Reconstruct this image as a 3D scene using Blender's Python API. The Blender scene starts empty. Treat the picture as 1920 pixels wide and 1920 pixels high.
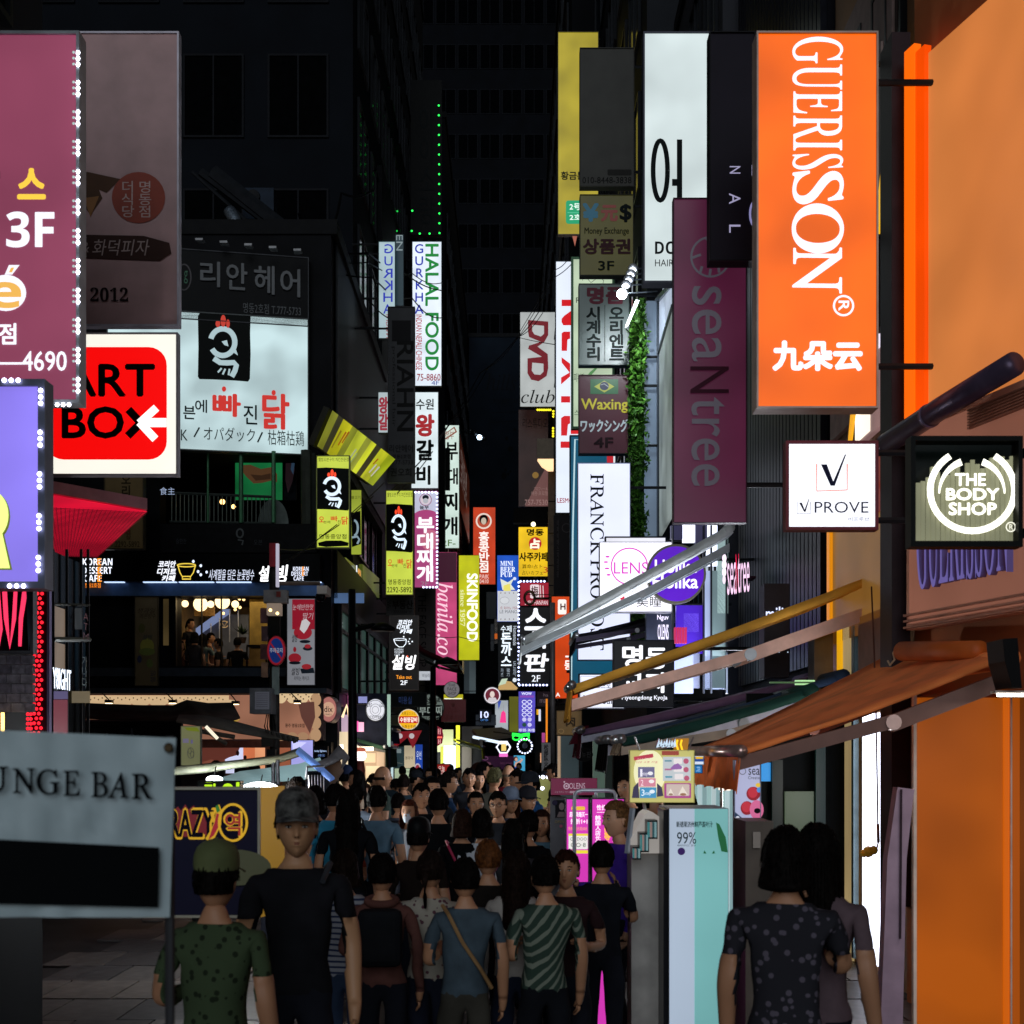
import bpy, bmesh, math, random
from mathutils import Vector, Matrix, noise
R = math.radians
random.seed(7)
sc = bpy.context.scene
COL = sc.collection

# ---------------------------------------------------------------- camera
FPX, CX, HY, H = 2600.0, 960.0, 1412.0, 2.05      # measured focal length, centre, horizon, eye height
cam = bpy.data.cameras.new('camera')
cam.sensor_width = 36
cam.lens = 36 * FPX / 1920
cam.shift_y = (HY - 960) / 1920
cam.clip_start, cam.clip_end = 0.1, 1500
cam.dof.use_dof = True
cam.dof.focus_distance = 19
cam.dof.aperture_fstop = 5.0
co = bpy.data.objects.new('camera', cam)
co.location = (0, 0, H)
co.rotation_euler = (R(90), 0, 0)
COL.objects.link(co)
sc.camera = co

# ---------------------------------------------------------------- night sky
wd = bpy.data.worlds.new('World')
sc.world = wd
wd.use_nodes = True
nt = wd.node_tree
sky = nt.nodes.new('ShaderNodeTexSky')
sky.sky_type = 'NISHITA'
sky.sun_disc = False
sky.sun_elevation = R(-1)
sky.sun_rotation = R(200)
bgn = nt.nodes['Background']
nt.links.new(sky.outputs[0], bgn.inputs[0])
bgn.inputs[1].default_value = 0.12
sun = bpy.data.lights.new('front_fill_sun', 'SUN')  # added soft fill from behind the camera, for the glow of shops there
sun.energy = 0.95
sun.angle = R(40)
sun.color = (.86, .93, 1)
so = bpy.data.objects.new('front_fill_sun', sun)
so.rotation_euler = (R(74), 0, R(-3))
COL.objects.link(so)

sc.render.engine = 'CYCLES'
sc.cycles.use_denoising = True
sc.cycles.max_bounces = 6
sc.cycles.transparent_max_bounces = 8
sc.cycles.sample_clamp_indirect = 4
sc.view_settings.view_transform = 'Standard'
sc.view_settings.look = 'None'
sc.view_settings.exposure = 0
sc.view_settings.gamma = 1

# ---------------------------------------------------------------- helpers
def lin(c):
    c = c.lstrip('#'); c = c if len(c) == 6 else ''.join(x + x for x in c)
    v = [int(c[i:i + 2], 16) / 255 for i in (0, 2, 4)]
    return tuple(x / 12.92 if x <= .04045 else ((x + .055) / 1.055) ** 2.4 for x in v)

MATS = {}
def paint(c, rough=.6, metal=0, var=.25, scale=6, bump=0.0, spec=.4):
    """matt or glossy surface with grain and wear"""
    k = ('p', c, rough, metal, var, scale, bump)
    if k in MATS: return MATS[k]
    m = bpy.data.materials.new('paint_' + c.lstrip('#')); m.use_nodes = True
    n = m.node_tree; b = n.nodes['Principled BSDF']; L = lin(c)
    tc = n.nodes.new('ShaderNodeTexCoord')
    nz = n.nodes.new('ShaderNodeTexNoise'); nz.inputs['Scale'].default_value = scale; nz.inputs['Detail'].default_value = 6
    n.links.new(tc.outputs['Object'], nz.inputs['Vector'])
    rp = n.nodes.new('ShaderNodeMapRange')
    rp.inputs['From Min'].default_value = .3; rp.inputs['From Max'].default_value = .7
    rp.inputs['To Min'].default_value = 1 - var; rp.inputs['To Max'].default_value = 1 + var * .6
    n.links.new(nz.outputs['Fac'], rp.inputs['Value'])
    mx = n.nodes.new('ShaderNodeVectorMath'); mx.operation = 'SCALE'
    mx.inputs[0].default_value = L
    n.links.new(rp.outputs[0], mx.inputs['Scale'])
    n.links.new(mx.outputs[0], b.inputs['Base Color'])
    b.inputs['Roughness'].default_value = rough; b.inputs['Metallic'].default_value = metal
    b.inputs['Specular IOR Level'].default_value = spec * min(1, .12 + 5 * sum(L) / 3)
    if bump:
        bp = n.nodes.new('ShaderNodeBump'); bp.inputs['Strength'].default_value = bump; bp.inputs['Distance'].default_value = .02
        n.links.new(nz.outputs['Fac'], bp.inputs['Height']); n.links.new(bp.outputs[0], b.inputs['Normal'])
    MATS[k] = m
    return m

def glow(c, e=1.0, var=.0, big=False, rough=.35, gen=False, tubes=0):
    """backlit plastic, lamp, screen, or plain surface with its light put in as emission; var = unevenness"""
    k = ('g', c, round(e, 3), var, big, tubes)
    if k in MATS: return MATS[k]
    m = bpy.data.materials.new('lit_' + c.lstrip('#')); m.use_nodes = True
    n = m.node_tree; b = n.nodes['Principled BSDF']; L = lin(c)
    b.inputs['Base Color'].default_value = (L[0] * .3, L[1] * .3, L[2] * .3, 1)
    b.inputs['Roughness'].default_value = rough
    b.inputs['Specular IOR Level'].default_value = .25
    b.inputs['Emission Color'].default_value = (*L, 1)
    if var:
        tc = n.nodes.new('ShaderNodeTexCoord')
        nz = n.nodes.new('ShaderNodeTexNoise'); nz.inputs['Scale'].default_value = 1.1; nz.inputs['Detail'].default_value = 1.5
        n.links.new(tc.outputs['Object'], nz.inputs['Vector'])
        rp = n.nodes.new('ShaderNodeMapRange')
        rp.inputs['From Min'].default_value = .35; rp.inputs['From Max'].default_value = .65
        rp.inputs['To Min'].default_value = e * (1 - var); rp.inputs['To Max'].default_value = e * (1 + var * .4)
        n.links.new(nz.outputs['Fac'], rp.inputs['Value'])
        last = rp.outputs[0]
        n.links.new(last, b.inputs['Emission Strength'])
    else:
        b.inputs['Emission Strength'].default_value = e
    m.cycles.emission_sampling = 'FRONT' if big else 'NONE'
    MATS[k] = m
    return m

def cloth(c, c2, kind):
    k = ('c', c, c2, kind)
    if k in MATS: return MATS[k]
    m = bpy.data.materials.new('cloth_' + c.lstrip('#')); m.use_nodes = True
    n = m.node_tree; b = n.nodes['Principled BSDF']; tc = n.nodes.new('ShaderNodeTexCoord')
    w = n.nodes.new('ShaderNodeTexWave' if kind != 'print' else 'ShaderNodeTexVoronoi')
    if kind == 'print': w.inputs['Scale'].default_value = 26; src = w.outputs['Distance']
    else:
        w.bands_direction = 'Z' if kind == 'stripe' else 'DIAGONAL'; w.inputs['Scale'].default_value = 9; w.inputs['Distortion'].default_value = .6; src = w.outputs['Fac']
    n.links.new(tc.outputs['Object'], w.inputs['Vector'])
    r = n.nodes.new('ShaderNodeValToRGB'); r.color_ramp.interpolation = 'CONSTANT'
    r.color_ramp.elements[0].color = (*lin(c2), 1); r.color_ramp.elements[1].color = (*lin(c), 1); r.color_ramp.elements[1].position = .3
    n.links.new(src, r.inputs[0]); n.links.new(r.outputs[0], b.inputs['Base Color'])
    b.inputs['Roughness'].default_value = .9; b.inputs['Specular IOR Level'].default_value = .1
    MATS[k] = m
    return m

def glass(c='#8fa8a8', rough=.06, alpha=.25):
    k = ('gl', c, rough, alpha)
    if k in MATS: return MATS[k]
    m = bpy.data.materials.new('glass_' + c.lstrip('#')); m.use_nodes = True
    n = m.node_tree; b = n.nodes['Principled BSDF']
    b.inputs['Base Color'].default_value = (*lin(c), 1)
    b.inputs['Roughness'].default_value = rough
    b.inputs['Alpha'].default_value = alpha
    MATS[k] = m
    return m

def W(px, py, d):
    return Vector(((px - CX) * d / FPX, d, H + (HY - py) * d / FPX))

ORG = {}
def thing(name, label, cat, loc, group=None, rz=0):
    o = bpy.data.objects.new(name, None); COL.objects.link(o)
    o.location = loc; o.rotation_euler = (0, 0, rz); o.empty_display_size = .1
    o['label'] = label; o['category'] = cat
    if group: o['group'] = group
    ORG[o.name] = Vector(loc)
    return o

class MB:
    def __init__(s): s.v = []; s.f = []; s.mi = []
    def add(s, vs, fs, mi=0):
        k = len(s.v); s.v += [Vector(p) for p in vs]
        s.f += [tuple(i + k for i in f) for f in fs]; s.mi += [mi] * len(fs)
        return s
    def box(s, a, b, mi=0):
        x0, y0, z0 = (min(a[i], b[i]) for i in range(3)); x1, y1, z1 = (max(a[i], b[i]) for i in range(3))
        return s.add([(x0,y0,z0),(x1,y0,z0),(x1,y1,z0),(x0,y1,z0),(x0,y0,z1),(x1,y0,z1),(x1,y1,z1),(x0,y1,z1)],
              [(0,3,2,1),(4,5,6,7),(0,1,5,4),(1,2,6,5),(2,3,7,6),(3,0,4,7)], mi)
    def obox(s, o, u, n, w, t, h, mi=0):
        """box: origin o (front bottom left), u right, n towards viewer, width, thickness (away from viewer), height"""
        z = Vector((0, 0, 1)); o = Vector(o)
        P = [o, o + u * w, o + u * w - n * t, o - n * t]
        return s.add(P + [p + z * h for p in P], [(0,3,2,1),(4,5,6,7),(0,1,5,4),(1,2,6,5),(2,3,7,6),(3,0,4,7)], mi)
    def tube(s, pts, r, n=8, r1=None, cap=True, mi=0):
        pts = [Vector(p) for p in pts]; m = len(pts); vs = []; fs = []
        for i, p in enumerate(pts):
            t = (pts[min(i + 1, m - 1)] - pts[max(i - 1, 0)]).normalized()
            a = t.cross(Vector((0, 0, 1)))
            if a.length < .05: a = t.cross(Vector((0, 1, 0)))
            a.normalize(); b = t.cross(a)
            rr = r if r1 is None else r + (r1 - r) * i / max(1, m - 1)
            for j in range(n):
                g = 2 * math.pi * j / n
                vs.append(p + a * rr * math.cos(g) + b * rr * math.sin(g))
        for i in range(m - 1):
            for j in range(n):
                fs.append((i*n+j, i*n+(j+1)%n, (i+1)*n+(j+1)%n, (i+1)*n+j))
        if cap: fs += [tuple(range(n))[::-1], tuple(range((m-1)*n, m*n))]
        return s.add(vs, fs, mi)
    def lathe(s, c, prof, n=24, ax='z', mi=0):
        """prof: list of (radius, height) round an axis through c"""
        vs = []; fs = []; m = len(prof); c = Vector(c)
        for r, h in prof:
            for j in range(n):
                g = 2 * math.pi * j / n; a, b = r * math.cos(g), r * math.sin(g)
                vs.append(c + (Vector((a, b, h)) if ax == 'z' else Vector((a, h, b)) if ax == 'y' else Vector((h, a, b))))
        for i in range(m - 1):
            for j in range(n): fs.append((i*n+j, i*n+(j+1)%n, (i+1)*n+(j+1)%n, (i+1)*n+j))
        return s.add(vs, fs, mi)
    def prism(s, pts, dv, mi=0):
        n = len(pts); dv = Vector(dv); P = [Vector(p) for p in pts]
        return s.add(P + [p + dv for p in P], [tuple(range(n)), tuple(range(2*n-1, n-1, -1))] +
                     [(i, (i+1) % n, n + (i+1) % n, n + i)[::-1] for i in range(n)], mi)
    def ball(s, c, rx, ry=None, rz=None, n=12, mi=0):
        ry = ry or rx; rz = rz or rx; k = max(4, n // 2)
        pr = [(math.sin(math.pi * i / k), math.cos(math.pi * i / k)) for i in range(k + 1)]
        vs = []; fs = []
        for r, h in pr:
            for j in range(n):
                g = 2 * math.pi * j / n
                vs.append((c[0] + rx * r * math.cos(g), c[1] + ry * r * math.sin(g), c[2] + rz * h))
        for i in range(k):
            for j in range(n): fs.append((i*n+j, (i+1)*n+j, (i+1)*n+(j+1)%n, i*n+(j+1)%n))
        return s.add(vs, fs, mi)
    def build(s, name, mat, parent=None, smooth=False, bevel=0):
        org = ORG.get(parent.name, Vector()) if parent else Vector()
        me = bpy.data.meshes.new(name)
        me.from_pydata([p - org for p in s.v], [], s.f)
        for m in (mat if isinstance(mat, (list, tuple)) else [mat]): me.materials.append(m)
        if isinstance(mat, (list, tuple)):
            for i, p in enumerate(me.polygons): p.material_index = s.mi[i]
        if smooth:
            for p in me.polygons: p.use_smooth = True
        o = bpy.data.objects.new(name, me); COL.objects.link(o)
        if parent: o.parent = parent; ORG[o.name] = org
        if bevel:
            b = o.modifiers.new('bevel', 'BEVEL'); b.width = bevel; b.segments = 2; b.limit_method = 'ANGLE'
        return o

def struct(o, label=None):
    o['kind'] = 'structure'
    if label: o['label'] = label
    return o
def solo(o, label, cat, group=None):
    o['label'] = label; o['category'] = cat
    if group: o['group'] = group
    return o
def dup(o, loc, parent):
    c = o.copy(); COL.objects.link(c); c.location = loc; c.parent = parent
    return c

# ---------------------------------------------------------------- lettering
def _map(s, up, lo, dg=None):
    r = ''
    for ch in s:
        if 'A' <= ch <= 'Z': r += chr(up + ord(ch) - 65)
        elif 'a' <= ch <= 'z': r += 'ℎ' if lo == 0x1D44E and ch == 'h' else chr(lo + ord(ch) - 97)
        elif dg and '0' <= ch <= '9': r += chr(dg + ord(ch) - 48)
        else: r += ch
    return r
SB = lambda s: _map(s, 0x1D400, 0x1D41A, 0x1D7CE)      # bold serif
SI = lambda s: _map(s, 0x1D434, 0x1D44E)               # serif italic
BB = lambda s: _map(s, 0x1D5D4, 0x1D5EE, 0x1D7EC)      # bold sans
_TX = {}
def glyphs(s, shear=0, res=3, gap=1.0):
    k = (s, shear, res, gap)
    if k in _TX: return _TX[k]
    c = bpy.data.curves.new('t', 'FONT'); c.body = s; c.resolution_u = res; c.shear = shear
    c.align_x = 'CENTER'; c.space_line = .95; c.space_character = gap
    o = bpy.data.objects.new('t', c); m = o.to_mesh()
    v = [(p.co.x, p.co.y) for p in m.vertices]; f = [tuple(p.vertices) for p in m.polygons]
    o.to_mesh_clear(); bpy.data.objects.remove(o); bpy.data.curves.remove(c)
    _TX[k] = (v, f)
    return v, f

def T(s, x0, y0, x1, y1, c, e=0, rot=0, b=0, sh=0, st=0, gap=1.0, deep=0, mirror=0):
    return ('T', s, x0, y0, x1, y1, c, e, rot, b, sh, st, gap, deep, mirror)
def V(s, x0, y0, x1, y1, c, e=0, b=0): return T('\n'.join(s), x0, y0, x1, y1, c, e, 0, b)
def P(c, e, *pts): return ('P', c, e, pts)
def Q(x0, y0, x1, y1, c, e=0): return ('P', c, e, ((x0,y1),(x1,y1),(x1,y0),(x0,y0)))
def O(cx, cy, rx, ry, c, e=0): return ('P', c, e, tuple((cx + rx*math.cos(-2*math.pi*i/28), cy + ry*math.sin(-2*math.pi*i/28)) for i in range(28)))
def Ln(c, e, w, *pts): return ('L', c, e, w, pts)
def Rg(cx, cy, rx, ry, w, c, e=0, a0=0, a1=360):
    return ('L', c, e, w, tuple((cx + rx*math.cos(R(a0+(a1-a0)*i/32)), cy + ry*math.sin(R(a0+(a1-a0)*i/32))) for i in range(33)))
def RR(x0, y0, x1, y1, r, c, e=0):
    pts = []
    for (cx, cy, a) in ((x1-r,y1-r,0),(x0+r,y1-r,90),(x0+r,y0+r,180),(x1-r,y0+r,270)):
        for i in range(7):
            g = R(a + 15 * i); pts.append((cx + r*math.cos(g), cy + r*math.sin(g)))
    return ('P', c, e, tuple(pts[::-1]))

class Plane:
    """upright plane through two measured points; maps picture measurements onto it"""
    def __init__(s, x0, x1, d0, d1):
        s.A = W(x0, HY, d0); B = W(x1, HY, d1); s.u = (B - s.A).normalized()
        s.n = s.u.cross(Vector((0, 0, 1)))
    def __call__(s, px, py, off=0.0):
        r = Vector(((px - CX) / FPX, 1, (HY - py) / FPX)); C = Vector((0, 0, H))
        t = s.n.dot(s.A - C) / s.n.dot(r)
        return C + r * t + s.n * off

def draw(pl, items, parent, off=.006, frontal=None):
    acc = {}
    for k, it in enumerate(items):
        o = off + .0014 * k
        if it[0] == 'T':
            _, s, x0, y0, x1, y1, c, e, rot, b, sh, st, gap, deep, mir = it
            v, f = glyphs(s, sh, 5 if (y1 - y0) > 60 else 3 if (y1-y0) > 14 else 2, gap)
            if not v: continue
            if rot == -90: v = [(y, -x) for x, y in v]
            if rot == 90: v = [(-y, x) for x, y in v]
            if mir: v = [(-x, y) for x, y in v]
            ax, bx = min(p[0] for p in v), max(p[0] for p in v); ay, by = min(p[1] for p in v), max(p[1] for p in v)
            xm, ym = (x0 + x1) / 2, (y0 + y1) / 2
            Lp, Rp = pl(x0, ym), pl(x1, ym); T_, B_ = pl(xm, y0), pl(xm, y1)
            w = (Rp - Lp).dot(pl.u); h = T_.z - B_.z
            base = Vector((Lp.x, Lp.y, B_.z)); kx = w / max(1e-6, bx - ax); ky = h / max(1e-6, by - ay)
            key = ('lettering', c, e); M = acc.setdefault(key, MB())
            unit = min(w, h) if len(s) < 2 else max(w, h) / max(1, len(s.replace('\n', '')))
            dirs = [(0, 0)] + ([(1,0),(-1,0),(0,1),(0,-1),(.7,.7),(-.7,.7),(.7,-.7),(-.7,-.7)] if b else [])
            for q, (dx, dy) in enumerate(dirs):
                mm = max(0.0001, unit * b * .72)
                vs = [base + pl.u * ((x - ax) * kx + dx * mm) + Vector((0, 0, (y - ay) * ky + dy * mm + st * (x - ax) / max(1e-6, bx - ax)))
                      + pl.n * (o + deep - q * .0003) for x, y in v]
                M.add(vs, [g[::-1] for g in f] if mir else f)
            if deep:      # raised letters: walls down to the face
                edges = {}
                for g in f:
                    for i in range(len(g)):
                        a_, b_ = g[i], g[(i + 1) % len(g)]
                        edges[(a_, b_)] = 1
                rim = [(a_, b_) for (a_, b_) in edges if (b_, a_) not in edges]
                S = acc.setdefault(('letter_side', c, 0), MB())
                for a_, b_ in rim:
                    pa = base + pl.u * ((v[a_][0]-ax)*kx) + Vector((0,0,(v[a_][1]-ay)*ky)); pb = base + pl.u * ((v[b_][0]-ax)*kx) + Vector((0,0,(v[b_][1]-ay)*ky))
                    S.add([pa + pl.n*(o+deep-.001), pb + pl.n*(o+deep-.001), pb + pl.n*.002, pa + pl.n*.002], [(0, 3, 2, 1)])
        elif it[0] == 'P':
            _, c, e, pts = it
            M = acc.setdefault(('emblem', c, e), MB())
            M.add([pl(x, y, o) for x, y in pts], [tuple(range(len(pts)))])
        else:
            _, c, e, w, pts = it
            M = acc.setdefault(('emblem', c, e), MB()); n = len(pts); vs = []
            for i, (x, y) in enumerate(pts):
                a, b2 = pts[max(0, i-1)], pts[min(n-1, i+1)]
                tx, ty = b2[0]-a[0], b2[1]-a[1]; l = math.hypot(tx, ty) or 1
                ww = w if not isinstance(w, tuple) else w[0] + (w[1]-w[0]) * i / (n-1)
                nx, ny = -ty / l * ww / 2, tx / l * ww / 2
                vs += [pl(x + nx, y + ny, o), pl(x - nx, y - ny, o)]
            M.add(vs, [(2*i, 2*i+2, 2*i+3, 2*i+1) for i in range(n-1)])
    for (nm, c, e), M in acc.items():
        M.build(nm, glow(c, e) if e else paint(c, .55, var=.1), parent)

USED = {}
def sign(name, label, x0, y0, x1, y1, d, face, e=1.0, th=.2, frame='#3a3c40', fw=.03, items=(), cat='sign', group=None,
         var=.2, arm=None, back=None, glossy=.45, big=None, fe=0, edge=.012):
    """box sign: case, face, frame, lettering, bracket arms to the wall it hangs from"""
    d0, d1 = d if isinstance(d, tuple) else (d, d)
    th = th * .5 if th > .15 else th
    pl = Plane(x0, x1, d0, d1)
    a = pl(x0, y1); b = pl(x1, y1); w = (b - a).dot(pl.u); h = pl(x0, y0).z - a.z
    a = Vector((a.x, a.y, a.z))
    root = thing(name, label, cat, a + pl.u * w / 2, group)
    MB().obox(a - pl.n * edge, pl.u, pl.n, w, th, h).build('case', paint(back or frame, .5, .1), root)
    fm = MB().obox(a + pl.u * fw * .5 + Vector((0,0,fw*.5)), pl.u, pl.n, w - fw, edge - .001, h - fw)
    area = w * h
    fm.build('face', glow(face, e, var, (area > .25) if big is None else big) if e else paint(face, glossy, var=.2, scale=2.5), root)
    if fw > 0:
        F_ = MB(); o = a + pl.n * .02
        F_.obox(o, pl.u, pl.n, w, .032, fw); F_.obox(o + Vector((0,0,h-fw)), pl.u, pl.n, w, .032, fw)
        F_.obox(o + Vector((0,0,fw)), pl.u, pl.n, fw, .031, h-2*fw); F_.obox(o + pl.u*(w-fw) + Vector((0,0,fw)), pl.u, pl.n, fw, .031, h-2*fw)
        F_.build('frame', glow(frame, fe) if fe else paint(frame, .4, .12), root)
    if items: draw(pl, items, root)
    if arm:     # (x of the wall, side)
        for fz in (.12, .88):
            z = a.z + h * fz; y = a.y + th * .5
            xs = a.x if arm < a.x else b.x
            MB().tube([(xs + (.01 if arm < a.x else -.01), y, z), (arm, y, z)], .025, 6).build('bracket', paint('#2c2e31', .5, .6), root)
    return root, pl

def leds(root, pts, r, c='#e8ecff', e=6, n=8):
    """little lamps along an edge, one mesh shared"""
    org = ORG[root.name]
    m0 = MB().ball((0,0,0), r, r*.7, r, n); o0 = m0.build('led_light', glow(c, e), None, True)
    o0.parent = root; o0.location = Vector(pts[0]) - org
    for p in pts[1:]: dup(o0, Vector(p) - org, root)

def roundsign(name, label, cx, cy, r, d, face, e, rim, items, th=.12, cat='round sign', arm=None, rx=None, rime=0):
    c = W(cx, cy, d); rad = r * d / FPX; rr = (rx or r) * d / FPX; pl = Plane(cx - 10, cx + 10, d, d)
    root = thing(name, label, cat, c - Vector((0, 0, rad)))
    def ring(k, y0, y1, n=36):
        vs = []; 
        for y in (y0, y1):
            vs += [(c.x + rr*k*math.cos(2*math.pi*i/n), y, c.z + rad*k*math.sin(2*math.pi*i/n)) for i in range(n)]
        return vs
    n = 36
    MB().add(ring(1, c.y, c.y + th), [tuple(range(n)), tuple(range(2*n-1, n-1, -1))] + [(i, i+n, (i+1)%n+n, (i+1)%n) for i in range(n)]).build('case', glow(rim, rime) if rime else paint(rim, .4, .3), root)
    MB().add(ring(.92, c.y - .008, c.y), [tuple(range(n))] + [(i, i+n, (i+1)%n+n, (i+1)%n) for i in range(n)]).build('face', glow(face, e, .1, True) if e else paint(face), root)
    draw(pl, items, root, .014)
    if arm is not None:
        MB().tube([(c.x, c.y + th/2, c.z + rad*.5), (arm, c.y + th/2, c.z + rad*.5)], .02, 6).build('bracket', paint('#26282b', .5, .5), root)
    return root, pl

def shop_light(name, loc, energy, size, rot, c, par):
    l = bpy.data.lights.new(name, 'AREA' if size else 'POINT'); l.energy = energy; l.color = c
    if size: l.size = size
    else: l.shadow_soft_size = .08
    o = bpy.data.objects.new(name, l); COL.objects.link(o); o.parent = par; o.location = Vector(loc) - ORG[par.name]; o.rotation_euler = [R(a) for a in rot]

def pbox(x0, y0, x1, y1, d0, d1):
    a = W(x0, y1, d0); b = W(x1, y0, d0)
    return (a.x, d0, a.z), (b.x, d1, b.z)

def awning(name, label, wall, tip, L, col, under='#302824', val=.25, valcol=None, armcol='#8a8d90', th=.03, scal=0, sag=.04, rail='#9a9da0', armh=.08, gap=.03, rise=0):
    """folding arm awning: wall and tip = (px, py, depth) of the near edge, L = length along the street"""
    a = W(*wall); b = W(*tip); y = Vector((0, L, 0))
    root = thing(name, label, 'awning', (a.x, a.y, a.z))
    F_ = MB(); N, K = 10, 8; vs = []; fs = []
    up = Vector((b.z - a.z, 0, -(b.x - a.x))).normalized(); up = up if up.z > 0 else -up
    for i in range(N + 1):
        for j in range(K + 1):
            t = i / N; s = j / K
            vs.append(a.lerp(b, t) + y * s + Vector((0, 0, rise*s*(1-t))) - Vector((0, 0, sag * math.sin(math.pi * t) * (.6 + .4 * math.sin(s * 9)))) + Vector((0,0,.012*noise.noise(Vector((t*5, s*6, a.x))))))
    m = len(vs); vs += [p - up * th for p in vs]
    q = lambda i, j: i * (K + 1) + j
    for i in range(N):
        for j in range(K):
            fs.append((q(i,j), q(i+1,j), q(i+1,j+1), q(i,j+1))); fs.append((m+q(i,j), m+q(i,j+1), m+q(i+1,j+1), m+q(i+1,j)))
    for i in range(N):
        fs.append((q(i,0), m+q(i,0), m+q(i+1,0), q(i+1,0))); fs.append((q(i,K), q(i+1,K), m+q(i+1,K), m+q(i,K)))
    for j in range(K):
        fs.append((q(N,j), m+q(N,j), m+q(N,j+1), q(N,j+1)))
    F_.add(vs, fs); F_.build('canopy', paint(col, .85, var=.3, scale=3), root, True)
    MB().tube([b - y*.02, b + y*1.02], .045, 10).build('front_rail', paint(rail, .3, .8), root, True)
    MB().tube([a - y*.02 - Vector((0,0,.03)), a + y*1.02 - Vector((0,0,.03))], .07, 12).build('roller', paint(col, .7), root, True)
    if val:
        V_ = MB(); n = 24; out = Vector((-.05 if b.x < a.x else .05, 0, 0)); vs = []
        for j in range(n + 1):
            s = j / n; w = .009 * math.sin(s * 31)
            p = b + y * s + Vector((w, 0, -.03)); vs += [p, p + out * .6 + Vector((w, 0, -val * (1 - .1 * abs(math.sin(s * math.pi * (scal or 5))))))]
        k = len(vs); vs += [p - out * .12 for p in vs]
        fs = [(2*j, 2*j+1, 2*j+3, 2*j+2) for j in range(n)] + [(k+2*j, k+2*j+2, k+2*j+3, k+2*j+1) for j in range(n)] + [(0,k,k+1,1)]
        V_.add(vs, fs); V_.build('valance', paint(valcol or col, .85, var=.3), root)
    for s in (.0, .96):
        A_ = MB(); hh = armh; dn = Vector((0, 0, th + gap))
        p0 = a + y * s - dn - Vector((0, 0, .05)); p1 = b + y * s - dn * .6; el = p0.lerp(p1, .42) - Vector((0, 0, .05))
        for q0, q1, k in ((p0, el, 1), (el, p1, .8)):
            A_.prism([q0, q1, q1 - Vector((0, 0, hh*k)), q0 - Vector((0, 0, hh*k))], (0, .07, 0))
        A_.build('folding_arm', paint(armcol, .4, .15, .2), root)
        e_ = el - Vector((0, .012, hh*.45)); MB().lathe(e_, [(0,0),(hh*.45,0),(hh*.45,.09),(0,.09)], 12, 'y').build('elbow_joint', paint(rail, .3, .6), root)
    return root
# ================================================================ ground
g = MB(); g.add([(-400,-60,0),(400,-60,0),(400,900,0),(-400,900,0)], [(0,1,2,3)])
struct(g.build('ground', paint('#1c1c1e', .7, var=.4, scale=1.5)))
g = MB(); g.add([(-14,-10,.004),(3.4,-10,.004),(3.4,118,.004),(-14,118,.004)], [(0,1,2,3)])
road = struct(g.build('road', paint('#2b2a2b', .45, var=.4, scale=2)))
road.location = (0, 0, 0); ORG['road'] = Vector((0, 0, 0))
pm = [MB().box((.01,.01,.008),(.59,.89,.026+.004*k)).build('paving_stone', paint(c, .4, var=.35, scale=9, bump=.2), road, bevel=0) for k, c in enumerate(('#4a4746','#3d3b3c','#56514e'))]
first = [True]*3
for j in range(15):
    for i in range(13):
        k = random.randrange(3); loc = (-4.5 + .6*i + (.3 if j % 2 else 0), 9.6 + .9*j, 0)
        if first[k]: pm[k].location = loc; first[k] = False
        else: dup(pm[k], loc, road)

# ================================================================ buildings
def building(name, label, x0, x1, y0, y1, h, c, cat='building', rough=.7, base=0):
    r = thing(name, label, cat, ((x0+x1)/2, (y0+y1)/2, base))
    MB().box((x0,y0,base),(x1,y1,h)).build('wall', paint(c, rough, var=.35, scale=.8), r)
    MB().box((x0-.06,y0-.06,h),(x1+.06,y1+.06,h+.25)).build('parapet', paint('#1a1b1d', .7), r)
    return r
_WM = {}
def windows(root, side, fixed, a0, a1, z0, z1, na, nz, lit=(), fc='#15171a', wfrac=.72, hfrac=.62, pane='#0e1518', litc='#c9a968', le=.5, rough=.12):
    """rows of framed windows on a wall; side 'y' faces the camera, 'x+'/'x-' faces along x"""
    da, dz = (a1-a0)/na, (z1-z0)/nz; w, h = da*wfrac, dz*hfrac
    key = (side, round(w,3), round(h,3), fc, pane)
    def mk(islit):
        k2 = key + (islit,)
        if k2 in _WM: return _WM[k2]
        f = MB(); t = .06; m = .05
        if side == 'y':
            for q in ((0,0,w,m),(0,h-m,w,h),(0,m,m,h-m),(w-m,m,w,h-m),(w/2-.02,m,w/2+.02,h-m)): f.box((q[0],-t,q[1]),(q[2],0,q[3]))
            p = MB().box((m,-.025,m),(w-m,-.005,h-m))
        else:
            s = 1 if side == 'x+' else -1
            for q in ((0,0,w,m),(0,h-m,w,h),(0,m,m,h-m),(w-m,m,w,h-m),(w/2-.02,m,w/2+.02,h-m)): f.box((0,q[0],q[1]),(s*t,q[2],q[3]))
            p = MB().box((s*.005,m,m),(s*.025,w-m,h-m))
        fo = f.build('window', paint(fc, .4, .5)); po = p.build('pane', glow(litc, le, .5) if islit else paint(pane, rough, var=.5, spec=.1 if rough > .5 else .3))
        _WM[k2] = (fo.data, po.data); bpy.data.objects.remove(fo); bpy.data.objects.remove(po)
        return _WM[k2]
    org = ORG[root.name]
    for j in range(nz):
        for i in range(na):
            il = (i, j) in lit
            fd, pd = mk(il)
            a = a0 + da*i + (da-w)/2; z = z0 + dz*j + (dz-h)/2
            loc = Vector((a, fixed, z) if side == 'y' else (fixed, a, z)) - org
            fo = bpy.data.objects.new('window', fd); COL.objects.link(fo); fo.parent = root; fo.location = loc
            po = bpy.data.objects.new('pane', pd); COL.objects.link(po); po.parent = fo

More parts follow.
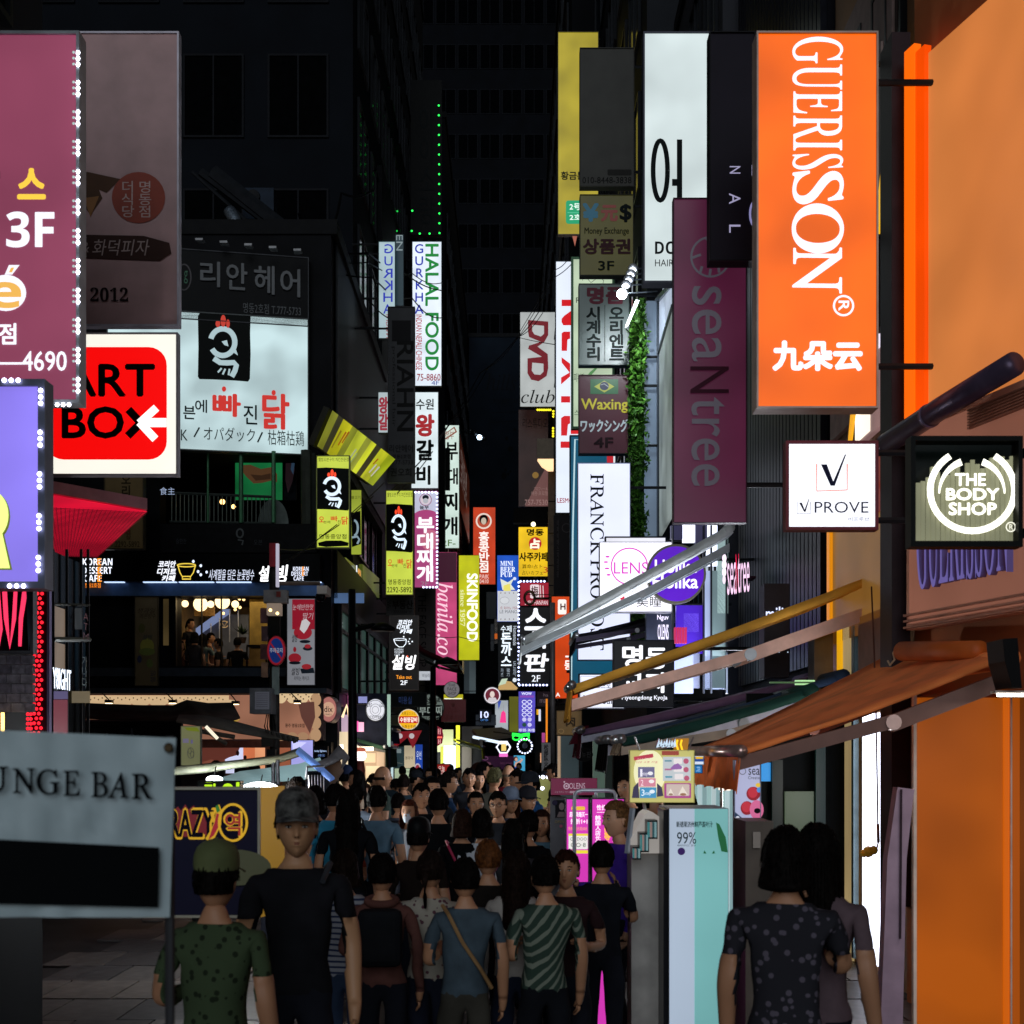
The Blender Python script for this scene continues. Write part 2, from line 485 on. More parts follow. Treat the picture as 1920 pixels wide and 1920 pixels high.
# far end
b = building('office_building', 'tall dark office block closing the far end of the street', -9, 9, 120, 140, 74, '#070a10')
windows(b, 'y', 120, -8.6, 8.6, 6, 72, 9, 17, pane='#030406', fc='#06080c', wfrac=.9, hfrac=.55, rough=.8)
b = building('office_building', 'dark blue grey building with painted paw dots left of the narrow club sign', -2.85, .6, 92, 112, W(930,632,92).z, '#141e2a')
pl = Plane(900, 975, 92, 92)
draw(pl, [T('ℎ𝑖𝑙𝑙𝑠', 912, 700, 968, 732, '#0b1016'), T('OPEN MAY CAFE', 920, 748, 974, 757, '#0b1016'), Ln('#0a0e14', 0, 1.2, (974,772),(921,774),(921,792),(974,789)),
          O(965,806,3,3,'#070a0e'), O(950,822,3,4,'#070a0e'), O(957,842,5,5.5,'#070a0e'), O(945,892,5,7,'#070a0e'), O(948,881,2.5,3,'#070a0e'), O(953,889,2,3,'#070a0e'), O(957,884,2,2.5,'#070a0e')], b)
b = building('shop_building', 'narrow dark building at the far left behind the lime vertical sign', -8, -2.95, 61, 118, 30, '#0e1014')
windows(b, 'x+', -2.95, 62, 117, 3.2, 27, 12, 8, lit={(1,0),(4,1),(8,0),(6,2)}, litc='#d8c08a')
b = building('shop_building', 'dark tall building on the left with unlit windows above the stacked signs', -13, -3.9, 34, 60.5, 34, '#0a0e14')
windows(b, 'x+', -3.9, 34.5, 60, 6.4, 32, 8, 8, pane='#080d12')
windows(b, 'y', 34, -12.5, -4.2, 13.2, 33, 4, 6, pane='#030405', fc='#07080b', rough=.7)
b = building('shop_building', 'dark building on the right behind the red lettered white sign', 1.75, 12, 40.5, 118, 30, '#0b0d11')
windows(b, 'x-', 1.75, 42, 116, 3.4, 29, 14, 8, pane='#0a0f14')
windows(b, 'y', 40.5, 2.1, 11, 12, 29, 4, 5, pane='#0a0f14')
b = building('shop_building', 'right side building behind the hanging ivy column', 2.55, 12, 26.2, 40, 26, '#202328')
windows(b, 'x-', 2.55, 27, 39.6, 3.4, 25, 4, 7, pane='#0c1216')
windows(b, 'y', 26.2, 2.9, 11, 3.4, 25, 4, 7, pane='#0c1216')
b = building('shop_building', 'pale panelled shop building behind the large maroon vertical sign', 3.1, 12, 20.4, 26, 15.5, '#34363c')
windows(b, 'x-', 3.1, 20.6, 25.8, 3.4, 15.2, 3, 4, pane='#1b2226', lit={(0,1),(1,1),(0,0)}, litc='#cfdcec', le=.8)
b = building('shop_building', 'dark ribbed metal clad building between the orange shop and the maroon sign', 3.32, 12, 14.6, 20, 15, '#14141a')
for i in range(26):     # the ribs of the cladding, one panel each
    yy = 14.62 + i * .205
    m_ = MB().box((3.25, yy, 3.0), (3.32, yy+.16, 14.8)) if i == 0 else None
    if i == 0: rib0 = m_.build('cladding_panel', paint('#1a1b22', .35, .4, .3), b)
    else: dup(rib0, (0, .205*i, 0), b)
b = building('shop_building', 'tan walled shop building with yellow door strips right of centre', 3.36, 12, 11.5, 14.4, 13, '#8a6a4a')
windows(b, 'x-', 3.36, 11.6, 14.3, 6.5, 12.6, 2, 2, pane='#151515')
b = thing('shop_building', 'orange shop building filling the right edge', 'building', (7, 9.5, 0))
MB().prism([(3.28,11.3,2.5),(12,11.3,2.5),(12,7.2,2.5),(4.3,7.2,2.5)][::-1], (0,0,8.5)).build('wall', paint('#b0673a', .7, var=.35, scale=.8), b)
MB().prism([(3.24,11.35,11),(12.1,11.35,11),(12.1,7.1,11),(4.2,7.1,11)][::-1], (0,0,.25)).build('parapet', paint('#1a1b1d', .7), b)
MB().box((3.22,10.4,0),(12,11.3,2.5)).box((4.6,7.4,0),(12,10.4,2.5)).build('ground_floor_wall', paint('#8a4a20', .6), b)
b = building('shop_building', 'near left building with glass corner behind the purple lit sign', -9, -3.42, 2, 10.1, 9.5, '#1c1f24')
windows(b, 'x+', -3.42, 4, 9.6, 3.6, 9.2, 3, 2)
b = building('shop_building', 'side street building hidden behind the red lattice canopy', -14, -5.7, 12.5, 16.5, 12, '#24211f')
windows(b, 'x+', -5.7, 12.7, 16.3, 3.4, 11.6, 2, 3)

# corner building (d = 28.6) built as wall blocks round its openings
D = 28.6
cb = thing('corner_building', 'four storey black clad corner building with dessert cafe upstairs', 'building', (-7, 31, 0))
wall_m = paint('#0d0e11', .5, var=.5, scale=1.2, spec=.2)
w = MB()
def wb(x0, y0, x1, y1, t=.5, mb=None, d=D): (mb or w).box(*pbox(x0, y0, x1, y1, d, d+t))
wb(60, 1086, 330, 1300); wb(505, 1086, 536, 1300); wb(592, 1086, 621, 1300); wb(330, 1086, 505, 1118); wb(330, 1252, 505, 1300); wb(536,1086,592,1300)
wb(60, 1018, 621, 1086); wb(60, 835, 300, 1018); wb(575, 835, 600, 1018, .5); wb(60, 440, 621, 835)
wb(60, 1392, 110, 1602); wb(585, 1392, 621, 1602)
w.build('wall', wall_m, cb)
MB().box((-12,40,0),(-3.75,60,19)).box((-12,D+.5,W(0,1300,D).z-.25),(-3.7,40,W(0,1300,D).z)).box((-12,D+.5,W(0,1020,D).z-.2),(-3.7,40,W(0,1020,D).z)).box((-12,D+.5,W(0,838,D).z),(-3.7,40,13)).build('floor_slab', paint('#17181b', .7), cb)
MB().box((-12.1,D-.05,W(0,440,D).z),(-3.6,40,W(0,440,D).z+.3)).build('parapet', paint('#101113', .6), cb)
# side wall (street face) of the corner building
sx = -3.66
s_ = MB()
s_.box((sx-.3,D+.5,0),(sx,29.4,W(0,1300,D).z)); s_.box((sx-.3,36,0),(sx,60,3.3)); s_.box((sx-.3,D+.5,5.3),(sx,60,6.3)); s_.box((sx-.3,D+.5,8.6),(sx,60,13.2))
s_.build('side_wall', paint('#1b1e22', .5, var=.4), cb)
MB().box((sx-.12,29.2,3.05),(sx+.02,40.5,3.32)).box((sx-.12,29.2,5.2),(sx+.02,40.5,5.32)).build('sill', paint('#0c0d0f', .4), cb)
# side glazing second floor: tall panes with dark mullions and snowflake decals
gm = paint('#26423f', .12, var=.35, scale=1.5, spec=.7)
for i in range(6):
    y0 = 29.3 + i*1.85
    f = MB()
    for q in ((y0,3.32,y0+.14,5.2),(y0+1.71,3.32,y0+1.85,5.2),(y0+.14,3.32,y0+1.71,3.44),(y0+.14,5.08,y0+1.71,5.2),(y0+.14,4.62,y0+1.71,4.7)):
        f.box((sx-.02,q[0],q[1]),(sx+.06,q[2],q[3]))
    fo = f.build('window', paint('#0b0c0e', .4, .5), cb)
    p = MB().box((sx-.02,y0+.14,3.44),(sx,y0+1.71,5.08)).build('pane', glow('#39584f', .45, .5), fo)
    MB().add([(sx+.004, y0+.5+.22*math.cos(R(a))*r_, 4.82+.12*math.sin(R(a))*r_) for a in range(0,360,30) for r_ in ((1,) if (a//30)%2 else (.35,))],
             [tuple(range(12))]).build('snowflake_decal', glow('#a9b9bb', .9), fo)
# ---- third floor balcony room behind the railing
pl3 = Plane(300, 600, 28.9, 28.9)
rm = MB(); rm.box(*pbox(300, 838, 600, 1018, 33.5, 33.7)); rm.build('back_wall', paint('#0c0e0f', .8), cb)
lw = thing('poster', 'green wall poster of roasting meat behind the balcony railing', 'poster', W(485, 935, 30.2))
MB().box(*pbox(440, 845, 530, 938, 30.2, 30.25)).build('backing', paint('#222', .6), lw)
pp = Plane(440, 530, 30.2, 30.2)
MB().box(*pbox(441, 846, 529, 937, 30.17, 30.198)).build('face', glow('#1f8a4c', .55, .5), lw)
draw(pp, [P('#6b4a30', .45, (452,873),(470,872),(490,880),(512,876),(520,890),(520,905),(512,901),(492,906),(476,907),(463,895),(455,885)),
          P('#7d5a3c', .45, (478,856),(490,851),(508,858),(522,866),(505,868),(490,868)), P('#4a3324', .4, (470,890),(490,892),(508,888),(508,899),(480,902))], lw, .035)
lw = thing('poster', 'dark blue and brown photo poster right of the green meat poster', 'poster', W(545, 938, 30.2))
MB().box(*pbox(532, 850, 556, 938, 30.2, 30.25)).build('backing', paint('#1d2430', .5, var=.8, scale=8), lw)
draw(Plane(532,556,30.2,30.2), [P('#3b2a30', .25, (536,860),(546,856),(553,880),(548,905),(540,925),(535,900)), P('#44607e', .3, (548,862),(553,866),(550,890),(545,880))], lw, .01)
rl = thing('balcony_railing', 'thin metal balcony railing with upright bars on the third floor', 'railing', W(420, 978, 28.3))
gmx = paint('#4c5550', .4, .6)
r_ = MB(); a, b2 = W(318, 924, 28.3), W(515, 932, 28.3); r_.tube([a, b2], .03, 6); r_.tube([W(318, 978, 28.3), W(515, 981, 28.3)], .025, 6)
r_.build('rail', gmx, rl)
bar0 = MB().tube([W(322, 978, 28.3), W(322, 925, 28.3)], .012, 5).build('bar', gmx, rl)
for i in range(1, 25): dup(bar0, (W(322+7.9*i, 978, 28.3) - W(322, 978, 28.3)) + Vector((0,0,-.0035*i)), rl)
for px in (390, 452, 513): MB().tube([W(px, 980, 28.25), W(px, 846, 28.25)], .045 if px != 390 else .025, 6).build('post', paint('#3d6b4c', .4, .4), rl)
for i, (px, py, r, lab) in enumerate(((417,941,.06,'warm bare bulb glowing left behind the balcony railing'), (438,950,.05,'small warm bulb right of the brighter one behind the railing'), (373,849,.03,'tiny amber downlight under the white rooster sign'))):
    t_ = thing('ceiling_lamp', lab, 'lamp', W(px, py, 30.5)); MB().ball(W(px,py,30.5), r, n=10).build('bulb', glow('#ffc978', 4), t_, True)
    MB().tube([W(px,py,30.5)+Vector((0,0,r)), W(px,py,30.5)+Vector((0,0,.5))], .006, 5).build('cord', paint('#111'), t_)
pn = solo(MB().add([(0,0,0)]+[(.32*math.cos(R(a)), .02, .55*math.sin(R(a))) for a in range(0,181,15)], [(0,i+1,i) for i in range(1,13)]).build('table_parasol', paint('#55605c', .6)), 'grey furled parasol at the end of the balcony railing', 'parasol'); pn.location = W(512, 985, 28.6)
fb = thing('balcony_planter', 'dark fascia band with faint rooster print under the balcony', 'fascia', W(420, 1036, 28.2))
MB().box(*pbox(300, 982, 592, 1036, 28.2, 28.5)).build('panel', paint('#0d0e10', .5, var=.5), fb)
draw(Plane(300,592,28.2,28.2), [Rg(450,1000,6,8,3,'#4a4f50'), Ln('#4a4f50',0,3,(446,1012),(456,1014),(454,1022)), T('食主',300,914,328,928,'#aebfe0',.7), T('술한잔',330,1010,350,1020,'#33363a'), T('오븐',476,1012,492,1022,'#33363a')], fb, .01)
MB().tube([W(574,845,28.4), W(576,1036,28.4)], .12, 8).build('drainpipe', paint('#3b3f38', .5, .3), cb)
MB().tube([W(588,850,28.3), W(590,1036,28.3)], .05, 8).build('drainpipe', paint('#2c302c', .5, .3), cb)
# ---- second floor cafe interior behind the glass
ci = thing('cafe_interior', 'warm lit upstairs cafe room seen through the window', 'room', W(420, 1250, 31))
x0, x1 = W(300, 0, 29).x, W(560, 0, 29).x; z0, z1 = W(0, 1262, 29).z, W(0, 1108, 29).z
MB().box((x0,33.2,z0-.2),(x1,33.3,z1+.2)).build('back_wall', paint('#9c7f4e', .8), ci)
MB().box((x0-.1,29.1,z0-.2),(x0,33.2,z1+.2)).box((x1,29.1,z0-.2),(x1+.1,33.2,z1+.2)).build('side_wall', paint('#8f7444', .8), ci)
MB().box((x0,29.1,z1+.1),(x1,33.2,z1+.2)).build('ceiling', paint('#5c4a30', .8), ci)
MB().box((x0,29.1,z0-.3),(x1,33.2,z0-.2)).build('floor', paint('#2a221b', .6), ci)
MB().box(*pbox(468, 1124, 500, 1215, 30.6, 30.8)).build('column', paint('#a8893f', .7), ci)
stp = Plane(340, 470, 32.4, 32.4)
MB().prism([stp(352,1205), stp(428,1152), stp(466,1152), stp(466,1235), stp(400,1235)], (0,.1,0)).build('stair_side', paint('#6d7488', .4), ci)
MB().prism([stp(346,1196), stp(420,1143), stp(432,1143), stp(432,1150), stp(352,1206)], (0,-.12,0)).build('handrail', glow('#9fb2e6', .55), ci)
for px, yt in ((398,1170),(414,1160),(433,1145),(449,1145)): MB().tube([stp(px, 1205, .15), stp(px, yt, .15)], .015, 5).build('baluster', paint('#c8cede', .3, .6), ci)
draw(stp, [Rg(424,1172,7,6,1.6,'#d9b27a',.6,20,330), Ln('#d9b27a',.6,1.2,(418,1166),(424,1176),(430,1166))], ci, .2)
for i, (px, py, r) in enumerate(((376,1133,.155),(417,1128,.16),(347,1132,.075),(395,1133,.075),(441,1133,.08))):
    t_ = thing('pendant_globe', ('large left' if i==0 else 'largest right' if i==1 else 'small far left' if i==2 else 'small middle' if i==3 else 'small right end')+' white globe pendant lit in the upstairs cafe', 'lamp', W(px,py,29.9), 'globe pendants in the upstairs cafe')
    c = W(px,py,29.9); MB().ball(c, r, n=18).build('globe', glow('#ffdca0', 3, 0, True), t_, True)
    MB().tube([c+Vector((0,0,r)), (c.x,c.y,z1+.1)], .01, 5).build('cord', paint('#1c1a16'), t_)
for k, (px, py) in enumerate(((348,1120),(358,1120),(438,1120),(449,1123),(457,1124),(450,1139),(441,1143),(419,1150))):
    MB().ball(W(px,py,31), .035, n=8).build('downlight', glow('#ffd089', 3), ci, True)
MB().box(*pbox(364,1138,402,1155,30.9,30.95)).build('menu_board', paint('#b98f52', .7, var=.5, scale=20), ci)
la = bpy.data.lights.new('cafe_downlight', 'AREA'); la.energy = 26; la.size = 2.2; la.color = (1, .82, .55)
lo_ = bpy.data.objects.new('cafe_downlight', la); COL.objects.link(lo_); lo_.parent = ci; lo_.location = Vector(((x0+x1)/2+.4, 30.8, z1-.05)) - ORG[ci.name]
pt = thing('potted_plant', 'small leafy plant by the cafe stairs', 'plant', W(455,1200,31)); pb = MB()
for i in range(40):
    a = random.random()*6.28; e = random.random()*1.2; l = .12+.2*random.random(); c = W(455,1190,31)
    tip = c + Vector((math.cos(a)*l*math.cos(e), math.sin(a)*l*math.cos(e), math.sin(e)*l)); n_ = Vector((-math.sin(a),math.cos(a),0))*.025
    pb.add([c, c.lerp(tip,.5)+n_, tip, c.lerp(tip,.5)-n_], [(0,1,2,3)])
pb.build('leaves', paint('#25351c', .5), pt); MB().lathe(W(455,1206,31),[(.06,0),(.09,.13)],10).build('pot', paint('#3b2d24'), pt)
wf = MB()
for px, t in ((327,5),(504,5),(414,1.2),(377,1.2)): wf.box(*pbox(px-t/2, 1118, px+t/2, 1252, 28.5, 28.62))
wf.box(*pbox(328, 1206 if False else 1249, 504, 1253, 28.5, 28.62))
fo = wf.build('window_frame', paint('#0c0d10', .4, .5), cb)
MB().box(*pbox(329, 1118, 504, 1249, 28.64, 28.65)).build('pane', glass('#0b1013', .03, .12), fo)
lc = thing('table', 'low dark cafe table behind the window rail', 'table', W(487,1245,29.8)); MB().box(*pbox(462,1209,500,1212,29.6,30.1)).build('top', paint('#241b14'), lc)
MB().tube([W(463,1211,29.7),W(463,1250,29.7)],.02,5).build('leg', paint('#1a1613'), lc); MB().tube([W(499,1211,29.7),W(499,1250,29.7)],.02,5).build('leg', paint('#1a1613'), lc)
# small lit slot windows left of the cafe window
for (a_, b_, c_, d_) in ((306,1123,316,1210),):
    sw = MB().box(*pbox(a_-1,b_-1,c_+1,d_+1,28.52,28.6)).build('window', paint('#0d0e10'), cb); MB().box(*pbox(a_,b_,c_,d_,28.5,28.519)).build('pane', glow('#6f5c38', .35, .5), sw)

# steel blue soffits and sign fascias
fa = thing('sign_fascia', 'long black shop fascia carrying lit white cafe lettering and yellow bowl', 'sign', W(380, 1088, 28.1))
MB().box(*pbox(160, 1038, 600, 1090, 28.1, 28.6)).build('panel', paint('#08090b', .35, .2), fa)
fpl = Plane(160, 600, 28.1, 28.1)
draw(fpl, [T(BB('KOREAN'),155,1047,211,1060,'#eef3ff',1.4), T(BB('DESSERT'),155,1063,210,1076,'#eef3ff',1.4), T(BB('CAFE'),158,1078,191,1091,'#eef3ff',1.4),
  T(BB('E'),183,1047,190,1060,'#ff9a2a',1.3), T(BB('E'),183,1063,190,1076,'#ff9a2a',1.3), T(BB('E'),183,1078,191,1091,'#ff9a2a',1.3), T('명동2호점',158,1093,189,1102,'#ff8a20',1.1,b=.03),
  T('코리안',297,1052,330,1064,'#f2f5ff',1.3,b=.05,sh=.2), T('디저트',295,1066,330,1078,'#f2f5ff',1.3,b=.05,sh=.2), T('카페',304,1079,329,1090,'#f2f5ff',1.3,b=.05,sh=.2),
  Ln('#e8c84a',1.2,2,(334,1061),(338,1074),(342,1081),(358,1081),(363,1074),(367,1060)), Rg(350,1060,17,3,2,'#e8c84a',1.2), Ln('#e8c84a',1.2,2.2,(343,1082),(342,1086),(358,1086),(357,1082)),
  O(363,1053,2.4,2.8,'#dfe8ff',1.3), O(377,1061,2.4,2.8,'#dfe8ff',1.3), O(372,1072,2.4,2.8,'#dfe8ff',1.3), O(377,1078,2.4,2.8,'#dfe8ff',1.3), O(388,1073,2.2,2.6,'#dfe8ff',1.3),
  T('사계절을 담은 눈꽃빙수',392,1068,477,1088,'#dfe6fb',1.1,sh=.25,b=.01), T('설',487,1062,505,1090,'#ffffff',1.6,b=.06,sh=.15), T('빙',519,1060,540,1092,'#ffffff',1.6,b=.06,sh=.15),
  T(BB('KOREAN'),550,1063,579,1071,'#e6ecff',1.2), T(BB('DESSERT'),547,1072,578,1080,'#e6ecff',1.2), T(BB('CAFE'),551,1081,570,1089,'#e6ecff',1.2), T(BB('E'),567,1063,571,1071,'#ff9a2a',1.3), T(BB('E'),567,1072,571,1080,'#ff9a2a',1.3)], fa)
sf = thing('light_trough', 'steel blue panel washed by a hidden strip light under the black fascia', 'panel', W(380, 1118, 28.3))
MB().box(*pbox(160, 1092, 606, 1117, 28.3, 28.55)).build('panel', paint('#3f5a80', .35, .4, .3, 4), sf)
for (a_, b_) in ((195,232),(268,330),(335,400),(405,470),(560,602)): MB().box(*pbox(a_, 1090.5, b_, 1092, 28.12, 28.22)).build('strip_light', glow('#bfd6ff', 1.4, 0, True), sf)
ld = thing('canopy_ledge', 'dark metal ledge running under the cafe windows', 'ledge', W(380, 1310, 27.9))
MB().box(*pbox(160, 1290, 612, 1300, 27.7, 28.6)).box(*pbox(160, 1252, 536, 1268, 28.35, 28.6)).build('slab', paint('#2a3038', .4, .3), ld)

# unlit black hair salon sign, then the big white rooster sign
sign('sign', 'unlit black sign with raised grey Korean letters above the white rooster sign', 200, 456, 579, 590, (27.6, 28.4), '#0d0e10', 0, .35, '#303236', .02, [
  T('리',376,492,412,538,'#5d6063',0,b=.03,deep=.04), T('안',425,495,463,544,'#5d6063',0,b=.03,deep=.04), T('헤',477,500,514,552,'#5d6063',0,b=.03,deep=.04), T('어',526,506,562,557,'#5d6063',0,b=.03,deep=.04),
  T('명동2호점 T.777-5733',456,571,564,590,'#54575a'), Rg(345,520,13,24,2.5,'#4a474a'), T('g',345,508,352,532,'#3c6a52')], arm=None)
chick = lambda x0, y0, x1, y1, f, gcol, rd: [
  P('#101312', 0, *[(x0+(x1-x0)*a, y0+(y1-y0)*b) for a, b in ((.04,.01),(.3,.0),(.6,.012),(.97,.025),(1,.06),(.99,.3),(1,.6),(.985,.95),(.95,.99),(.7,.975),(.3,.96),(.03,.955),(0,.92),(.01,.5),(0,.06))][::-1]),
  Rg(x0+(x1-x0)*.47, y0+(y1-y0)*.43, (x1-x0)*.23, (y1-y0)*.19, (x1-x0)*.1, gcol, f, -165, 150),
  P(gcol, f, *[(x0+(x1-x0)*a, y0+(y1-y0)*b) for a, b in ((.45,.42),(.55,.4),(.58,.49),(.5,.47))]),
  P(gcol, f, *[(x0+(x1-x0)*a, y0+(y1-y0)*b) for a, b in ((.66,.4),(.76,.62),(.64,.56))]),
  Ln(gcol, f, (x1-x0)*.1, *[(x0+(x1-x0)*a, y0+(y1-y0)*b) for a, b in ((.3,.66),(.42,.72),(.55,.725),(.68,.72),(.73,.76),(.7,.84),(.64,.92))]),
  Ln(gcol, f, (x1-x0)*.035, *[(x0+(x1-x0)*a, y0+(y1-y0)*b) for a, b in ((.45,.8),(.38,.86))]), Ln(gcol, f, (x1-x0)*.035, *[(x0+(x1-x0)*a, y0+(y1-y0)*b) for a, b in ((.52,.81),(.47,.89))]), Ln(gcol, f, (x1-x0)*.035, *[(x0+(x1-x0)*a, y0+(y1-y0)*b) for a, b in ((.6,.81),(.58,.9))]),
  O(x0+(x1-x0)*.48, y0+(y1-y0)*.13, (x1-x0)*.05, (y1-y0)*.085, rd, f*.9), O(x0+(x1-x0)*.38, y0+(y1-y0)*.17, (x1-x0)*.045, (y1-y0)*.05, rd, f*.9), O(x0+(x1-x0)*.57, y0+(y1-y0)*.17, (x1-x0)*.035, (y1-y0)*.06, rd, f*.9)]
sign('sign', 'large backlit white sign with white rooster emblem in a black square', 200, 574, 579, 838, (27.6, 28.4), '#c3dcdf', .92, .4, '#3f4444', .025,
  chick(371, 585, 470, 717, .8, '#b4cdd2', '#d2361f') + [
  T('오',300,745,332,800,'#d0281c',.8,b=.03), T('븐',344,762,366,786,'#17302f',b=.03), T('에',366,750,388,774,'#17302f',b=.02), T('빠',400,740,450,780,'#d0281c',.85,b=.06), O(420,730,4,5,'#d0281c',.85), T('진',457,760,482,796,'#17302f',b=.02), T('닭',493,740,541,804,'#d0281c',.85,b=.05), O(513,737,4,5,'#d0281c',.85),
  T('OVENPPADAK',210,803,352,824,'#17302f'), Ln('#17302f',0,3,(364,820),(374,802)), T('オパダック',382,802,478,828,'#17302f'), Ln('#17302f',0,3,(483,830),(492,811)), T('枯箱枯鶏',502,808,570,836,'#17302f')], var=.3)
sign('sign', 'dim tan vertical sign half hidden behind the red lattice canopy', 195, 880, 270, 1030, 27.2, '#6e5a34', 0, .3, '#3a3222', .02, [
  V('오리고기',228,890,245,975,'#2c2214',b=.03), T('T.2292-5892',207,1015,262,1026,'#2c2214'), V('닭갈비',210,985,220,1012,'#3a2c18'), V('삼겹살',236,985,246,1012,'#3a2c18'), T('닭',232,985,246,1000,'#7a2a1a',b=.04)])
sign('poster_banner', 'tan hanging banner with green fruit and ice dessert print', 253, 1119, 297, 1286, 28.3, '#5e5138', 0, .04, '#4a4130', .01, [
  T('생과일',258,1140,292,1150,'#3c2f20',sh=.3), T('메론빙수',262,1150,292,1160,'#3c2f20',sh=.3), O(266,1178,6,9,'#4d4a26'), O(276,1212,13,15,'#7f7c2e'), O(276,1222,15,7,'#5f6a2e'), T('설빙',268,1190,286,1200,'#2d3a3a',sh=.2), O(281,1244,6,8,'#56602f'), O(262,1236,4,7,'#2c2f44'), T('설빙',282,1258,292,1280,'#3b3a42',rot=90)], cat='banner')
sign('poster_banner', 'tall red and white banner showing strawberry shaved ice desserts', 538, 1122, 591, 1285, 27.9, '#9a9ca4', .55, .05, '#55565c', .01, [
  Q(548,1124,590,1180,'#97142a',.7), T('눈에반한맛',549,1133,588,1144,'#d7bcc2',.6,sh=.2), T('딸기',568,1149,588,1162,'#d7bcc2',.6,sh=.2), O(568,1186,17,13,'#a81f30',.6), P('#d9d4d6',.7,(562,1180),(566,1164),(574,1160),(582,1168),(576,1180),(570,1188)),
  O(572,1203,10,3,'#2b3343'), O(577,1216,9,4,'#2b3a4a'), O(577,1212,6,4,'#b52a35',.5), O(553,1234,12,9,'#a3202e',.55), O(553,1243,11,3,'#2b3343'), P('#2b3a4a',0,(563,1254),(588,1252),(590,1262),(566,1263)), O(575,1250,9,5,'#b52a35',.5), O(553,1218,3,5,'#a3202e',.5),
  T('설빙',548,1190,558,1204,'#20242a',b=.02,sh=.2), T('설빙',547,1252,562,1266,'#20242a',b=.02,sh=.2), T('떠먹는 케이크',552,1268,580,1276,'#20242a')], cat='banner', var=.15)
# ground floor lace sign (clip lamp light put into face and lace as emission)
ls = thing('shop_sign', 'long salmon shop sign with cream lace border glowing as if lamp lit', 'sign', W(430, 1386, 27.9))
MB().box(*pbox(160, 1302, 606, 1388, 27.9, 28.3)).build('case', paint('#3a3034', .6), ls)
lp = Plane(160, 606, 27.9, 27.9)
MB().box(*pbox(161, 1303, 596, 1386, 27.86, 27.899)).build('face', glow('#b27b62', .62, .3, True), ls)
lace = [Q(161,1304,430,1318,'#d8b78c',.9)]
for i in range(9): lace.append(O(166+33*i, 1318, 17, 6, '#d8b78c', .85))
for i in range(4): lace += [O(528+20.5*i,1306,11,13,'#e6c79a',.85), O(528+20.5*i,1381,10,8,'#b98f6c',.7)]
for i in range(4): lace += [O(593,1312+22*i,10,12,'#c39a74',.75)]
lace += [P('#7d4e44',.45,(560,1318),(590,1316),(592,1345),(582,1375),(566,1345)), T('롱주 명동2호점',536,1357,572,1364,'#2d1e1c',b=.03), Rg(443,1346,8,6,1.8,'#c9a93a',.7,30,330), Ln('#c9a93a',.7,1.6,(436,1344),(450,1343))]
for i in range(60):
    a = (165+7.3*i, 1309+3*(i%2)) if i < 36 else (531+5*(i-36)%60, 1303+4*((i)%3))
    lace.append(O(a[0], a[1], 1.2, 1.4, '#6d4a33', .5))
draw(lp, lace, ls, .045)
for i, (px, py) in enumerate(((202,1318),(322,1318),(440,1320),(556,1318))):
    l_ = thing('clip_lamp', ['leftmost','second','third','rightmost'][i]+' clip lamp over the cream lace shop sign', 'lamp', W(px, 1300, 27.5), 'clip lamps over the lace sign')
    MB().tube([W(px-12,1298,27.8), W(px-4,1306,27.5), W(px+2,py-6,27.4)], .012, 5).build('stem', paint('#222'), l_)
    MB().box(*pbox(px-6, py-6, px+7, py, 27.3, 27.45)).build('head', paint('#1a1a1c', .4), l_)
    MB().box(*pbox(px-5, py-.1, px+6, py+1, 27.32, 27.43)).build('lens', glow('#ffe3b0', 5), l_)
# ground floor shop interior behind the stalls
gi = thing('shopfront', 'pink and salmon lit cosmetics shopfront under the lace sign', 'shopfront', W(450, 1602, 29))
MB().box(*pbox(110, 1388, 585, 1602, 30.2, 30.3)).build('back_wall', paint('#7b5648', .8), gi)
gpl = Plane(380, 600, 28.9, 28.9)
for (x0_, y0_, x1_, y1_, c_, e_) in ((376,1403,422,1460,'#8d5240',.6),(422,1402,456,1450,'#cdd0ee',1.0),(456,1402,478,1460,'#d8764c',.85),(478,1402,496,1470,'#f0a476',.8),(520,1402,544,1460,'#b86a4c',.6),(350,1440,400,1500,'#a96f58',.5)):
    MB().box(*pbox(x0_,y0_,x1_,y1_,28.9,28.96)).build('display_panel', glow(c_, e_, .35, True), gi)
draw(gpl, [P('#7d4236',.5,(376,1402),(450,1402),(444,1416),(430,1420),(414,1428),(396,1424),(376,1430)), O(446,1412,3,5,'#5a2d2a'), O(460,1420,3,4,'#5a2d2a')], gi, .02)
sign('poster_sign', 'glowing lavender poster box beside the utility pole', 545, 1387, 588, 1436, 27.6, '#a9a8ec', 1.0, .12, '#1d1c2a', .012, [T('glow',550,1414,572,1420,'#8d90cc',.9,sh=.3), P('#c7c6f6',1.1,(548,1390),(575,1392),(560,1404),(549,1408))], cat='poster box')
sign('sign', 'small black hanging sign with blue white script near the lavender poster', 588, 1399, 615, 1427, 27.5, '#0a0b12', 0, .1, '#111', .01, [T('lucky fighters',590,1406,612,1411,'#b9d2ff',1.2), T('스튜디오',596,1414,609,1419,'#7ea2e8',.8)], cat='sign')
